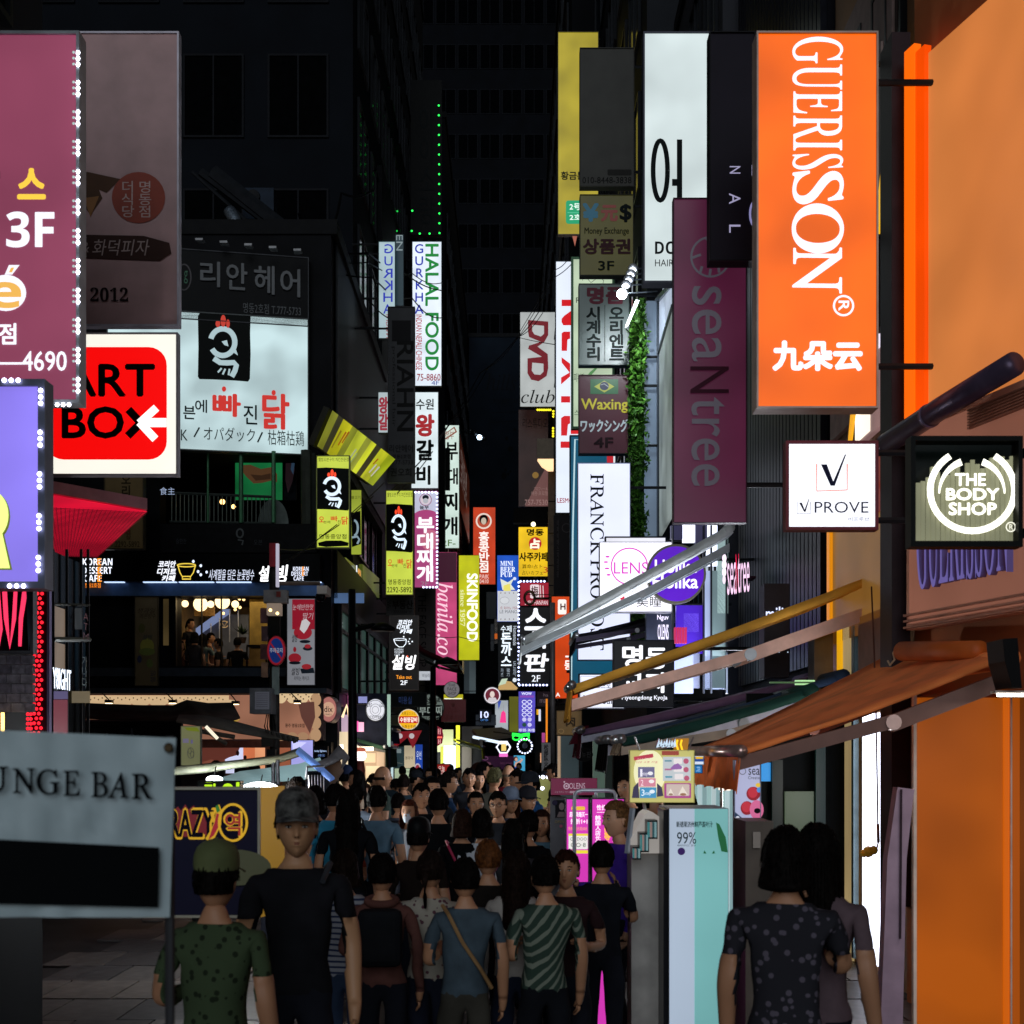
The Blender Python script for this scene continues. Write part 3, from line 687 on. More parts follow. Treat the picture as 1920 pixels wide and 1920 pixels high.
# ================================================================ near left signs
r, pl = sign('sign', 'maroon backlit sign edged with white lamps reading 3F and 4690', -120, 60, 150, 756, 9.1, '#9a4a66', .82, .12, '#a8adb4', .02, [
  T('스',35,318,84,372,'#ffd24a',1,b=.07), T(BB('3F'),13,398,102,464,'#f4f4ff',1.1,b=.02), O(12,550,38,34,'#f4f4ff',1.1), T(BB('e'),-22,530,40,578,'#f2b95a',1,b=.02), P('#f4f4ff',1.1,(10,516),(18,498),(38,498),(24,516)), P('#f2b95a',1,(18,512),(22,503),(28,503),(24,512)),
  T('점',0,608,31,646,'#f4f4ff',1.1,b=.05), T('—4690',0,660,126,696,'#f4f4ff',1.1,b=.03)], arm=-3.42, var=.2)
pts = []
for k in range(12):
    for j in range(3): pts.append(pl(149, 103 + 55.5*k + 11*j, .03))
for k in range(1):
    for j in range(3): pts.append(pl(110 + 11*j, 761, .03))
leds(r, pts, .014, '#eef0ff', 7)
leds(r, [pl(141, 103 + 55.5*k + 11*j, .035) for k in range(12) for j in range(3)], .009, '#9fb8b4', 1.2)
r, pl = sign('sign', 'purple backlit sign with big lime letter R and lamp edged frame', -150, 712, 86, 1104, 8, '#8f7ff0', 1.05, .12, '#5d6478', .04, [
  O(-13,969,33,46,'#6f7a2a',.8), P('#6f7a2a',.8,(-30,1069),(24,1069),(8,1000),(-30,990)), O(-15,966,32,45,'#e9ff8c',1.2), P('#e9ff8c',1.2,(-30,1066),(20,1066),(5,998),(-30,990))], arm=-3.42, var=.25)
leds(r, [pl(80 - 1.1*k, 735 + 78*k + 12*j, .035) for k in range(5) for j in range(3)] + [pl(12 + 13*j, 716, .035) for j in range(3)] + [pl(22 + 13*j, 1100, .035) for j in range(3)], .014, '#dcd8ff', 7)
sign('sign', 'unlit dusky rose sign with orange seal and brush stroke, 2012 at foot', 55, 60, 336, 612, 15, '#a88484', 0, .18, '#a8a4b0', .02, [
  P('#4b3222',0,(152,320),(226,336),(200,362),(186,356),(192,372),(170,404),(160,390),(150,394)), P('#8a5a26',0,(158,372),(186,368),(170,408)),
  O(260,371,50,48,'#8d3a28'), V('명동점',261,340,284,408,'#b79c98',b=.01), V('더식당',229,340,252,408,'#b79c98',b=.01),
  P('#3a241f',0,(120,440),(270,443),(318,456),(322,476),(300,490),(150,484),(120,484)), T('&',152,455,168,474,'#9f8a86',sh=.2), T('화덕피자',174,450,281,480,'#9f8a86',sh=.2),
  T(SB('2012'),170,540,241,566,'#1a1214'), T(SB('e'),148,548,161,566,'#1a1214')], arm=-5.72)
sign('sign', 'backlit white sign with red rounded square, black letters and white arrow', 62, 624, 334, 892, 14.5, '#f2efe2', 1.15, .17, '#8d8890', .018, [
  RR(86,651,313,862,34,'#f50a0a',1.0), T('ART',118,684,289,742,'#0b0708',b=.05), T('BO',118,764,231,821,'#0b0708',b=.05), Ln('#0b0708',0,15,(241,768),(276,806)), Ln('#0b0708',0,15,(240,818),(272,786)),
  Ln('#fbfbf6',1.25,15,(294,765),(262,794)), Ln('#fbfbf6',1.25,15,(262,792),(292,824)), Ln('#fbfbf6',1.25,17,(266,793),(313,793))], arm=-5.72, var=.06)
# red lattice canopy: a slab whose underside glows through perforations
rc = thing('lattice_canopy', 'red glowing perforated canopy jutting out under the white framed red sign', 'canopy', W(180, 1040, 14))
z0 = 4.16; zt = 4.42
def zp(px, d, z): return Vector(((px-CX)*d/FPX, d, z))
A_ = [Vector((-5.7,11.3,z0)), zp(92,11.3,z0), zp(276,12.1,z0), zp(182,14.9,z0), Vector((-5.7,14.6,z0))]
MB().prism([p + Vector((0,0,.012)) for p in A_], (0,0,.1)).build('slab', paint('#b88490', .6), rc)
MB().add(A_, [(0,1,2,3,4)[::-1]]).build('backlight', glow('#d00f30', 1.0, .4, True), rc)
lt = MB(); 
for i in range(70):
    t = i/70; p = A_[1].lerp(A_[2], t); q = A_[4].lerp(A_[3], t)
    p = A_[0].lerp(A_[2], t); 
    lt.tube([p - Vector((0,0,.008)), q - Vector((0,0,.008))], .0035, 4, cap=False)
for i in range(46):
    t = i/46; p = A_[0].lerp(A_[4], t); q = A_[2].lerp(A_[3], t); lt.tube([p - Vector((0,0,.014)), q - Vector((0,0,.014))], .003, 4, cap=False)
lo = lt.build('lattice', glow('#7a1024', .45), rc); lo['kind'] = 'stuff'
# lower near left: red letter sign, stone cloth, red dot column
r, pl = sign('sign', 'black sign with tall cut off red neon letters at the left edge', -120, 1104, 64, 1226, 9.2, '#16070c', 0, .05, '#5a5a62', .02, [
  Ln('#ff3a62',1.25,(9,7),(9,1105),(12,1160),(19,1214),(27,1160),(30,1105)), Ln('#ff3a62',1.25,(10,6),(48,1106),(40,1160),(38,1212)), Ln('#ff3a62',1.25,(8,8),(-4,1105),(2,1180),(-6,1222)), P('#5f6e86',0,(50,1106),(60,1106),(58,1190),(55,1222),(52,1170))], arm=-3.42)
st = thing('stone_cladding', 'grey rough stone block cladding under the red neon letters', 'wall panel', W(-30, 1336, 9.2))
k = 0
for j in range(6):
    for i in range(7):
        x0_ = -118 + 26*i + (9 if j % 2 else 0); y0_ = 1228 + 18*j
        a, b = pbox(x0_+.6, y0_+.8, min(61, x0_+25.2), y0_+17, 9.22 - .02*random.random(), 9.26)
        MB().box(a, b).build('stone', paint(random.choice(('#8b8492','#7d7684','#948e9a')), .9, var=.5, scale=22, bump=.6), st)
dc = thing('lit_column', 'dark purple column studded with round red lights', 'light column', W(75, 1380, 9.9))
MB().box(*pbox(58, 1090, 88, 1400, 9.5, 9.56)).build('post', paint('#2a0d26', .3, .3), dc)
MB().box(*pbox(88.5, 1100, 92.5, 1400, 9.45, 9.5)).build('edge_strip', paint('#6e5f92', .3, .5), dc)
pts = []
for j in range(31):
    for i in range(2): pts.append(W(66 + 8.7*i + (4.3 if j % 2 else 0) - .25*j*.3, 1104 + 9*j, 9.48))
for j in range(5):
    for i in range(2): pts.append(W(52 + 6*i, 1339+9*j, 9.48))
leds(dc, pts, .0125, '#ff2233', 1.7)
MB().tube([W(5,1336,9.1), W(5,1376,9.1)], .012, 6).build('tube_light', glow('#ffd27a', 3), dc)
# glazed corner with white 8 lettering
gc = thing('glass_corner_front', 'glazed shop corner with beige panels and small white lettering', 'shopfront', W(125, 1410, 10.6))
gp = Plane(92, 160, 10.15, 11.02)
for (x0_, y0_, x1_, y1_) in ((94,1135,117,1196),(94,1203,117,1250)):
    q = MB(); q.obox(gp(x0_, y1_, .02), gp.u, gp.n, (gp(x1_,y1_)-gp(x0_,y1_)).dot(gp.u), .04, gp(x0_,y0_).z-gp(x0_,y1_).z); q.build('beige_panel', glow('#a08c78', .55, .3), gc)
q = MB(); q.obox(gp(92, 1400, .0), gp.u, gp.n, (gp(160,1400)-gp(92,1400)).dot(gp.u), .1, gp(92,1030).z-gp(92,1400).z); q.build('wall', paint('#101316', .15, .3, spec=.8), gc)
q = MB()
for px in (92, 118, 145, 158): q.tube([gp(px, 1400, .03), gp(px, 1030, .03)], .012, 5)
q.tube([gp(92,1199,.03), gp(160,1199,.03)], .02, 5); q.tube([gp(92,1133,.03), gp(160,1135,.03)], .012, 5)
q.build('mullion', paint('#0a0b0d', .3, .5), gc)
draw(gp, [T('Y8IGHT',87,1254,121,1293,'#e6f0ff',1.7,b=.03), Q(87,1312,114,1378,'#8c1e36',.45), Q(87,1296,114,1311,'#5e5488',.5), Q(121,1296,156,1318,'#8c7a50',.3), V('가나다',140,1230,150,1290,'#56686a'), Q(126,1140,140,1180,'#3a4448'), V('ATM',142,1150,152,1200,'#6b3a44')], gc, .05)
# banner close to the camera (soft, out of focus)
bn = thing('banner', 'blurred pale grey vinyl banner reading UNGE BAR in the near corner', 'banner', W(100, 1800, 3.2))
bp = Plane(0, 330, 3.15, 3.3); vs = []; fs = []
for i in range(25):
    for j in range(17):
        px = -150 + 20*i; yt = 1369 + .045*px; yb = 1720; py = yt + (yb-yt)*j/16; px2 = px - (py-1380)*.035*(px/330)
        vs.append(bp(px2, py, .012*noise.noise(Vector((i*.5, j*.4, 3))) + .004*noise.noise(Vector((i*1.7, j*1.3, 8)))))
for i in range(24):
    for j in range(16): fs.append((i*17+j, i*17+j+1, (i+1)*17+j+1, (i+1)*17+j))
vs += [p - bp.n*.003 for p in vs]; m = 25*17; fs += [tuple(m+i for i in f)[::-1] for f in fs]
MB().add(vs, fs).build('sheet', glow('#6f8a94', .0, 0) if False else paint('#a9bcc2', .5, var=.12, scale=5), bn, True)
draw(bp, [P('#04070a',0,(-150,1566),(0,1573),(296,1588),(294,1700),(-150,1690))], bn, .02)
for i, (ch, x0_, x1_) in enumerate((('O',-110,-52),('U',-42,14),('N',24,64),('G',68,110),('E',118,148),('B',170,200),('A',201,238),('R',246,282))):
    draw(bp, [T(SI(ch), x0_, 1440+.045*x0_, x1_, 1486+.045*x0_, '#05080d', 0, sh=-.26, b=.035)], bn, .022)
MB().lathe(bp(313,1402,.02), [(.0,0),(.009,0),(.012,.004)], 14, 'y').build('eyelet', paint('#3a3020', .4, .6), bn)
MB().tube([bp(313,1402,.01), bp(345,1330,.0), bp(500,900,.1)], .002, 5).build('cord', paint('#3c3a36'), bn) if False else None
for px in (-100, 322): MB().tube([bp(px,1380,-.03), (bp(px,1380,-.03).x, bp(px,1380,-.03).y, 0)], .012, 8).build('pole', paint('#4a4c50', .4, .6), bn)
# chilli signboard
r, pl = sign('sign', 'dark navy sign with flame edged yellow outlined letters and a chilli pepper', 250, 1476, 489, 1720, 6.6, '#141430', 0, .25, '#8d8a7a', .012, [
  P('#7a1420',.5,(300,1545),(326,1521),(334,1512),(340,1520),(348,1508),(354,1518),(364,1510),(370,1520),(384,1514),(396,1540),(390,1566),(330,1570),(300,1568)),
  T('CRAZY',292,1516,404,1572,'#d6a51e',.75,b=.16), T('CRAZY',295,1519,401,1569,'#0b0b20',0,b=.08),
  Ln('#d6a51e',.7,7,(398,1522),(402,1540),(412,1534),(412,1524)), P('#d6a51e',.7,(406,1512),(412,1508),(417,1520),(416,1545),(404,1570),(392,1578),(386,1572),(396,1556),(404,1538)), P('#a81c2c',.6,(407,1524),(414,1528),(413,1546),(402,1566),(392,1574),(398,1556),(404,1540)), P('#2c7a2a',.6,(405,1512),(410,1508),(414,1520),(408,1524)),
  Rg(438,1542,26,34,4.5,'#d6a51e',.75), O(438,1542,22,29,'#10102a'), T('역',422,1522,454,1568,'#d6a51e',.8,b=.09), T('역',424,1524,452,1566,'#a02a20',.6,b=.03),
  O(440,1626,70,34,'#54583a',.2)], cat='sign')
MB().obox(pl(489,1720,0), Vector((.28,.96,0)), Vector((.96,-.28,0)), .26, .02, pl(489,1476).z-pl(489,1720).z).build('side_panel', glow('#b88c34', .5, .2), r)
MB().tube([(pl(370,1720).x, 6.75, pl(370,1720).z), (pl(370,1720).x, 6.75, 0)], .06, 8).build('leg', paint('#333'), r)

# ================================================================ signs hanging along the left
ybl = '#c9d84a'
def rooster(x0, y0, x1, y1, d, lab, extra, dims=None):
    w = x1 - x0; hgt = y1 - y0
    it = [T('웰빙오븐구이 치킨전문점', x0+w*.06, y0+hgt*.022, x1-w*.04, y0+hgt*.065, '#3b4a14')] + chick(x0+w*.0, y0+hgt*.13, x1-w*.01, y0+hgt*.6, 1.1, '#dff0ff', '#ff4a26')
    it += [T('오', x0+w*.08, y0+hgt*.66, x0+w*.24, y0+hgt*.72, '#e0481c', .8, b=.03), T('븐에', x0+w*.22, y0+hgt*.705, x0+w*.42, y0+hgt*.735, '#3f5a14'), T('빠', x0+w*.44, y0+hgt*.655, x0+w*.64, y0+hgt*.71, '#e0481c', .8, b=.03), T('진', x0+w*.64, y0+hgt*.7, x0+w*.74, y0+hgt*.74, '#3f5a14'), T('닭', x0+w*.76, y0+hgt*.66, x0+w*.95, y0+hgt*.745, '#e0481c', .8, b=.03),
           T('명동중앙점', x0+w*.1, y0+hgt*.85, x0+w*.9, y0+hgt*.9, '#2c3a10', b=.01)] + extra
    return sign('sign', lab, x0, y0, x1, y1, d, ybl, 1.0, .22, '#7d8432', .02, it, arm=-3.6)
rooster(593, 854, 656, 1028, 27.0, 'lime sign with rooster emblem at the building corner, wires across it', [P('#0a0c06',0,(597,1018),(612,1014),(640,1014),(654,1018),(653,1024),(612,1026),(598,1024))])
rooster(723, 919, 775, 1116, 36, 'lime rooster sign reading 2292-5892 above the brown dessert sign', [T('2292-5892', 726, 1101, 772, 1111, '#1c2608', b=.02)])
rf = thing('window_reflection_panel', 'reflection of the lime rooster sign built as narrow panel behind the glazed corner', 'sign', W(667,1040,31))
MB().box(*pbox(658,918,678,1040,31,31.1)).build('case', paint('#333'), rf); MB().box(*pbox(659,919,677,1039,30.95,30.998)).build('face', glow('#a9b83a', .8, .2, True), rf)  # glowing panel stands in for the lime sign's reflection in the glass
draw(Plane(658,678,30.95,30.95), [P('#0c0e0c',0,(659,962),(676,958),(677,1020),(660,1026)), Rg(664,990,7,14,4,'#9fb8c4',.6,-90,90), Ln('#9fb8c4',.6,4,(660,1008),(670,1006),(674,1012),(670,1020)), T('불고기',659,930,676,936,'#3b4a14')], rf, .012)
# sloping yellow light box above
ys = thing('sloping_sign', 'long sloping yellow lightbox with smeared print under the dark eaves', 'sign', W(660, 900, 29))
c4 = [W(594,838,26.5), W(698,912,32), W(742,860,32), W(624,768,26.5)]
nn = (c4[1]-c4[0]).cross(c4[3]-c4[0]).normalized(); nn = nn if nn.y < 0 else -nn
MB().prism([p - nn*.07 for p in c4], -nn*.12).build('case', paint('#26251c', .5), ys)
def sp(t, s, o=.0): return c4[0].lerp(c4[1], t).lerp(c4[3].lerp(c4[2], t), s) + nn*o
for k, (t0, t1, c_, e_) in enumerate(((0,.08,'#8c8f2c',.8),(.08,.15,'#5a5838',.4),(.15,.28,'#c0bc1e',.95),(.28,.36,'#9aa033',.7),(.36,.5,'#c2cc38',.95),(.5,.58,'#a6ab40',.7),(.58,.66,'#c7ce30',.95),(.66,.74,'#4c4c30',.4),(.74,.88,'#c4c82a',.95),(.88,1,'#a9b820',.9))):
    MB().add([sp(t0,.02), sp(t1,.02), sp(t1,.98), sp(t0,.98)], [(0,1,2,3)]).build('face', glow(c_, e_, .4, k % 3 == 2), ys)
for k, (t, s, l, c_) in enumerate(((.22,.35,.4,'#b0621e'),(.25,.45,.35,'#b0621e'),(.44,.2,.35,'#b9c0a0'),(.48,.18,.3,'#9fb070'),(.8,.25,.3,'#d2d0d8'),(.86,.2,.35,'#d2d0d8'),(.77,.5,.2,'#b0621e'),(.16,.2,.5,'#8d7a20'))):
    MB().add([sp(t,s,.01), sp(t+.015,s,.01), sp(t+.03,s+l,.01), sp(t+.01,s+l,.01)], [(0,1,2,3)]).build('lettering', glow(c_, .7), ys)
ob = thing('fascia_band', 'olive lit fascia band along the side street wall', 'sign', W(655,1100,31))
op = Plane(598, 712, 29.2, 38.0)
q = MB(); 
for x0_, x1_ in ((598,622),(623,647),(648,679),(680,711)):
    a = op(x0_, 1074 + (x0_-598)*.3); q = MB(); q.obox(a, op.u, op.n, (op(x1_,1000)-op(x0_,1000)).dot(op.u), .1, .55); q.build('panel', glow('#5d6a22', .6, .4, True), ob)
sign('sign', 'white neon lettering of the dessert cafe seen edge on along the side street', 620, 1058, 682, 1108, (29.0, 35.5), '#0a0b0e', 0, .1, '#111', .01, [
  T('코리안디저트',621,1064,632,1104,'#e8f0ff',1.2,b=.03), T('설빙',642,1066,664,1108,'#f2f7ff',1.7,b=.09), Q(667,1060,669,1110,'#dfe8ff',1.2), T(BB('CAFE'),671,1070,680,1106,'#f0a050',1.0,b=.02), O(637,1068,1.5,8,'#e0b84a',.9)])
sign('sign', 'small white tilted lettering on the dark band beyond the neon dessert letters', 684, 1080, 712, 1112, (35.8, 40), '#101210', 0, .1, '#111', .01, [T('카페',686,1088,710,1104,'#d6dde6',.9)])
bl = MB(); bl.box(*pbox(618, 1112, 682, 1130, 29.1, 29.2)).build('blue_band', glow('#54719c', .6, .3), cb)
sign('sign', 'unlit dark grey vertical sign with black letters RIAHN reading downwards', 727, 575, 778, 905, 32.2, '#26272a', 0, .25, '#1b1c1e', .02, [
  T('RIAHN',745,640,775,808,'#0a0a0b',rot=-90,b=.03), T('professional hair',734,650,742,800,'#111',rot=-90), Q(735,601,770,640,'#0d0d0f'), T('리안헤어',730,834,774,848,'#0d0d0e',b=.02), T('명동2호점',736,852,770,860,'#0d0d0e'), T('777-5733',736,863,774,871,'#0d0d0e'), T('권오희',732,878,771,893,'#0d0d0e',b=.02)], arm=-3.9)
sign('sign', 'tall white lit sign, green HALAL FOOD beside blue GURKHA letters', 773, 453, 828, 724, 47, '#dfe9f5', 1.15, .25, '#8fa2a8', .012, [
  T('HALAL FOOD',798,458,822,694,'#0c9438',.7,rot=-90,b=.05), V('GURKHA',778,458,794,588,'#1a2ec0',.7,b=.02), T('INDIAN NEPALI CHINESE',780,590,791,694,'#c01c22',.7,rot=-90,b=.03), T('75-8860',782,701,826,714,'#b01c26',.6,b=.03), T('4F',809,714,823,722,'#1f3fae',.6)], arm=-3.9)
sign('sign', 'mirrored narrow strip of the white and blue sign left of the dark vertical one', 710, 453, 741, 635, 33.4, '#b6cfd6', .8, .2, '#3f6a6a', .01, [
  T('GURKHA'[0],721,458,737,475,'#1a2ec0',.7,b=.02,mirror=1), T('U',721,481,736,498,'#1a2ec0',.7,b=.02,mirror=1), T('R',719,504,736,521,'#1a2ec0',.7,b=.02,mirror=1), T('K',719,526,736,544,'#1a2ec0',.7,b=.02,mirror=1), T('H',719,549,736,566,'#1a2ec0',.7,b=.02,mirror=1), T('A',719,571,734,588,'#1a2ec0',.7,b=.02,mirror=1), T('INDIAN',724,590,732,634,'#b01c22',.6,rot=-90,mirror=1)], arm=-3.9)
sign('sign', 'narrow white strip with red brush letters under the mirrored blue letters', 709, 735, 728, 812, 33.2, '#b9c8cc', .85, .15, '#3f5a5a', .01, [V('왕갈',711,745,727,806,'#a8283c',.7,b=.05)], arm=-3.9)
sign('sign', 'teal tinted glass strip between the mirrored letters and the dark sign', 741, 440, 757, 574, 33.7, '#1c3a44', .5, .15, '#1b2c30', .01, [T('EN',743,440,755,470,'#8fa0a4',.7,rot=-90)], arm=-3.9)
gd = thing('sign', 'dark sign outlined with tiny green lamps at the top of the street', 'sign', W(800,438,49))
MB().box(*pbox(770,150,828,440,49,49.3)).build('case', paint('#07090a', .4), gd)
leds(gd, [W(824-.1*k,437-18.4*k,48.97) for k in range(14)] + [W(787+18.5*k,438,48.97) for k in range(2)] + [W(773,395,48.97), W(772,433,48.97)], .035, '#2cff5a', 2.2, 6)
draw(Plane(770,828,49,49), [V('아이소랑',786,200,815,420,'#12181a')], gd, .01)
leds(gd, [W(729,438,45), W(744,433,45), W(745,396,45)], .03, '#1fbf48', 1.4, 6)
sign('sign', 'white lit vertical sign with red and black Korean letters for ribs', 771, 735, 822, 916, 41, '#dbe8ec', 1.1, .25, '#566', .012, [
  T('수원',780,748,813,768,'#0f1c1e',b=.03), T('왕',781,778,813,817,'#b81c24',.7,b=.08), T('갈',782,826,812,862,'#0a1214',b=.07), T('비',782,874,806,908,'#0a1214',b=.07)], arm=-3.9)
sign('sign', 'pale green lit vertical sign reading down to 2F with black Korean letters', 822, 797, 861, 1028, 61.5, '#d2e6dc', 1.05, .3, '#4a5a50', .012, [
  P('#b5583a',.5,(822,822),(852,800),(857,810),(824,832)), P('#dbe6da',.9,(823,822),(851,803),(854,809),(825,829)), T('의정부',827,808,851,824,'#b5583a',.5), T('부',836,830,858,862,'#0e1512',b=.05), T('대',838,878,858,908,'#0e1512',b=.05), T('찌',829,925,857,956,'#0e1512',b=.05), T('개',830,970,857,1003,'#0e1512',b=.05), Q(822,840,844,920,'#0a0d0c'), T('-2F-',822,1012,854,1024,'#5f8a3a',.6,b=.02)], arm=-3.3)
sign('sign', 'dark brown sign with white calligraphy receding right of the green lettered one', 861, 810, 880, 950, (66, 78), '#55291c', .35, .2, '#2a1a16', .01, [V('의정부부대',863,865,876,930,'#8a7a74',.5)], arm=-3.3, var=.5)
sl = thing('spot_rack', 'small rack of spotlights on an arm above the brown sign', 'lamp', W(880,812,62))
MB().tube([W(862,806,62), W(912,824,62)], .04, 6).build('arm', paint('#26282a', .4, .6), sl)
for k, (px, py, on) in enumerate(((882,808,0),(890,812,0),(899,820,1),(908,822,0))): MB().ball(W(px,py,61.8), .12, n=8).build('spot', glow('#cfe8ff', 6) if on else paint('#3a3d40', .3, .6), sl, True)
sign('sign', 'magenta lit vertical sign with cook portrait, white letters and lamp border', 777, 920, 822, 1102, 44, '#b0467e', .9, .25, '#40303c', .012, [
  Q(777,922,821,962,'#c3c4da',.95), O(799,966,22,10,'#b0467e',.9), O(798,937,9,9,'#e1cfd8',.9), Rg(798,937,11,11,1.2,'#b05a78',.7), O(798,933,6,5,'#3a4048'), O(798,939,5,5,'#cfd2da',.7), T('놀부',787,948,804,955,'#27303a',b=.03), T('T.02C',793,955,803,958,'#b84a5a',.6),
  O(806,1013,17,20,'#d0708e',.8), V('부대찌개',782,971,813,1090,'#fbf2f8',1.15,b=.06), T('2F',789,1090,803,1099,'#a98a9a',.7)], arm=-3.9)
r_ = bpy.data.objects[-1] if False else None
ll = thing('lamp_chain', 'dashed white lamp chain along the edge of the magenta sign', 'light chain', W(820,1020,43.9))
leds(ll, [W(819.5, 925+7.3*k, 43.85) for k in range(25)] + [W(779+6.3*k, 923, 43.85) for k in range(7)] + [W(794+6*k, 1101, 43.85) for k in range(5)], .035, '#cdd6ff', 3.2, 6)
MB().tube([W(819.5,922,43.9), W(819.5,1103,43.9)], .012, 5).build('cable', paint('#333'), ll)
sign('sign', 'pink lit vertical sign with white italic script reading down the edge', 813, 1035, 857, 1285, 55, '#c8487a', .95, .25, '#5a2a3c', .012, [
  Q(814,1036,856,1092,'#4f1a34',.5), T(SI('banila.co'),820,1094,849,1228,'#f6c9da',1.1,rot=-90,b=.02)], arm=-3.9, var=.3)
sign('sign', 'lime yellow lit vertical sign with bold white SKINFOOD reading downwards', 860, 1041, 899, 1238, 63, '#c3c516', .98, .25, '#6a6c1a', .012, [
  T('SKINFOOD',876,1076,895,1202,'#fafae6',1.3,rot=-90,b=.07), T(SB('since 1957'),863,1106,872,1174,'#e3e5a8',1.1,rot=-90,b=.02)], arm=-3.1)
sign('sign', 'red orange lit vertical sign with round white cook badge and Korean letters', 887, 951, 929, 1096, 82, '#c8401e', .95, .3, '#6a2a1c', .012, [
  O(907,977,15,15,'#efdccf',.95), O(907,977,12,12,'#c8553c',.8), O(907,974,8,9,'#20160f'), O(907,977,5,6.5,'#d8c9b4',.8), T('홍콩반점',898,997,917,1066,'#f7ede6',1.15,b=.04) if False else V('홍콩반점',898,997,917,1073,'#f7ede6',1.15,b=.04), T('PAIK',899,1077,917,1085,'#f0d8d0',1), T('0410',899,1086,916,1094,'#f0d8d0',1)], arm=-3.1)
sign('sign', 'unlit grey real estate sign with dark letters above the brown dessert sign', 724, 1118, 776, 1155, 37.4, '#3c3a3c', 0, .2, '#222', .01, [T('부동산',736,1126,774,1142,'#15100f',b=.05), T('동우',726,1122,733,1146,'#15100f'), T('777-5504 2F',738,1145,772,1150,'#15100f')], arm=-3.9)
sign('sign', 'unlit taupe vertical sign with thin dark letters left of the pink one', 778, 1104, 817, 1258, 47, '#4e4442', 0, .2, '#2a2625', .01, [T('THE FACE SHOP',784,1113,799,1250,'#161414',rot=-90)], arm=-3.9)
sign('sign', 'dark brown sign with white bowl drawing and orange Take out lettering', 730, 1154, 785, 1294, 33, '#1c1310', .25, .3, '#4a4440', .02, [
  T('코리안',746,1162,773,1172,'#f0f6ff',1.3,b=.05,sh=.2), T('디저트',744,1172,768,1180,'#f0f6ff',1.3,b=.05,sh=.2), T('카페',750,1180,773,1188,'#f0f6ff',1.3,b=.05,sh=.2),
  Ln('#eaf2fb',1.2,1.6,(738,1199),(742,1208),(748,1213),(756,1213),(761,1207),(762,1199)), Rg(750,1199,12,1.8,1.2,'#eaf2fb',1.2), O(757,1194,1.5,1.5,'#eaf2fb',1.2), O(766,1203,1.5,1.5,'#eaf2fb',1.2), O(773,1203,1.5,1.5,'#eaf2fb',1.2), O(768,1207,1.5,1.5,'#eaf2fb',1.2), O(768,1198,1.2,1.2,'#eaf2fb',1.2),
  T('KOREAN',740,1216,756,1220,'#eaf2fb',1.1), T('DESSERT',740,1221,757,1225,'#eaf2fb',1.1), T('CAFE',740,1226,750,1230,'#eaf2fb',1.1), T('설빙',736,1229,780,1255,'#ffffff',1.5,b=.05,sh=.2), O(764,1231,1.8,1.8,'#ff5a3a',1.3), T('Take out',743,1266,772,1273,'#ff9d28',1.3,b=.02), T('2F',751,1276,764,1284,'#f0f4fa',1.3,b=.03)], arm=-3.66)
# smaller signs deep in the street, left half
roundsign('round_sign', 'thick salmon drum sign with small dark script on the corner building', 616, 1330, 25, 28.0, '#b8736c', .8, '#7d5a56', [O(616,1330,12,14,'#d8a88c',.8), T('dix',608,1324,624,1335,'#3c2a2e',b=.02), T('MALL',609,1338,623,1341,'#3c2a2e')], th=.7, rx=16, arm=-3.66)
roundsign('round_sign', 'magenta oval sign with white letters behind the black lamp pole', 669, 1339, 14, 31, '#9a1f86', 1.0, '#6a1460', [T('ETUDE',654,1333,684,1341,'#f0c8ec',1.2,b=.02), T('HOUSE',662,1342,680,1346,'#f0c8ec',1.1)], rx=19, arm=-3.8)
roundsign('round_sign', 'white glowing round coffee sign with ring lettering', 704, 1331, 22, 30.5, '#dfe1ec', .95, '#3c3e44', [Rg(704,1331,17,18,1,'#7c8090'), Rg(704,1331,10,11,.8,'#8c90a0'), Rg(704,1331,6,6.5,.8,'#9a9eac'), T('COFFEE',693,1342,715,1347,'#4a4d58',b=.02), T('THE',689,1318,697,1326,'#4a4d58',rot=90), T('PUB',712,1318,719,1326,'#4a4d58',rot=-90)], rx=19, arm=-3.8)
roundsign('round_sign', 'yellow round sign crossed by a red band with white Korean letters', 766, 1349, 19.5, 36.5, '#f2b51c', 1.1, '#e8dcc0', [Q(748,1343,784,1356,'#c41a1a',.9), T('수원왕갈비',750,1345,782,1354,'#fff6ea',1.3,b=.03), T('水原王カルビ',753,1334,780,1341,'#7a3a10'), T('水原王牛排',753,1359,780,1366,'#7a3a10')], arm=-3.9, rime=.8)
roundsign('round_sign', 'grey round sign with thin dark letters above the maroon box sign', 847, 1293, 15.5, 50, '#8e8a8e', .55, '#3a3a3e', [T('THE',840,1282,854,1287,'#20242a'), T('FACE',839,1289,856,1295,'#20242a'), T('SHOP',840,1297,855,1303,'#20242a')], arm=-3.9)
roundsign('round_sign', 'pale round sign with maroon portrait badge in mid street', 923, 1304, 16.5, 62, '#d9d4dc', 1.2, '#8d8a94', [O(923,1304,13,13,'#7d2a3c',.7), O(923,1302,4.5,6,'#e0cfc6',1), P('#d8d0d4',.9,(913,1315),(917,1308),(929,1308),(933,1315),(923,1317))], arm=-2.95)
roundsign('round_sign', 'greenish unlit round restaurant sign behind the tall lamp post', 807, 1326, 26, 45, '#7d8a82', .5, '#3a423e', [T('정부',792,1308,826,1320,'#141a18',b=.02), Q(784,1322,830,1343,'#222a28'), T('부대찌',786,1324,828,1341,'#a8b6ae',.6,b=.02), T('의정부',792,1344,822,1350,'#1c2220')], arm=-3.9)  # unlit disc brightened by emission
sign('sign', 'dark box sign with faint blue print above the yellow round sign', 733, 1298, 800, 1326, 38.5, '#1b1f22', 0, .3, '#2c3034', .02, [T('미용실',748,1306,772,1320,'#31467c',.4)], arm=-3.9)
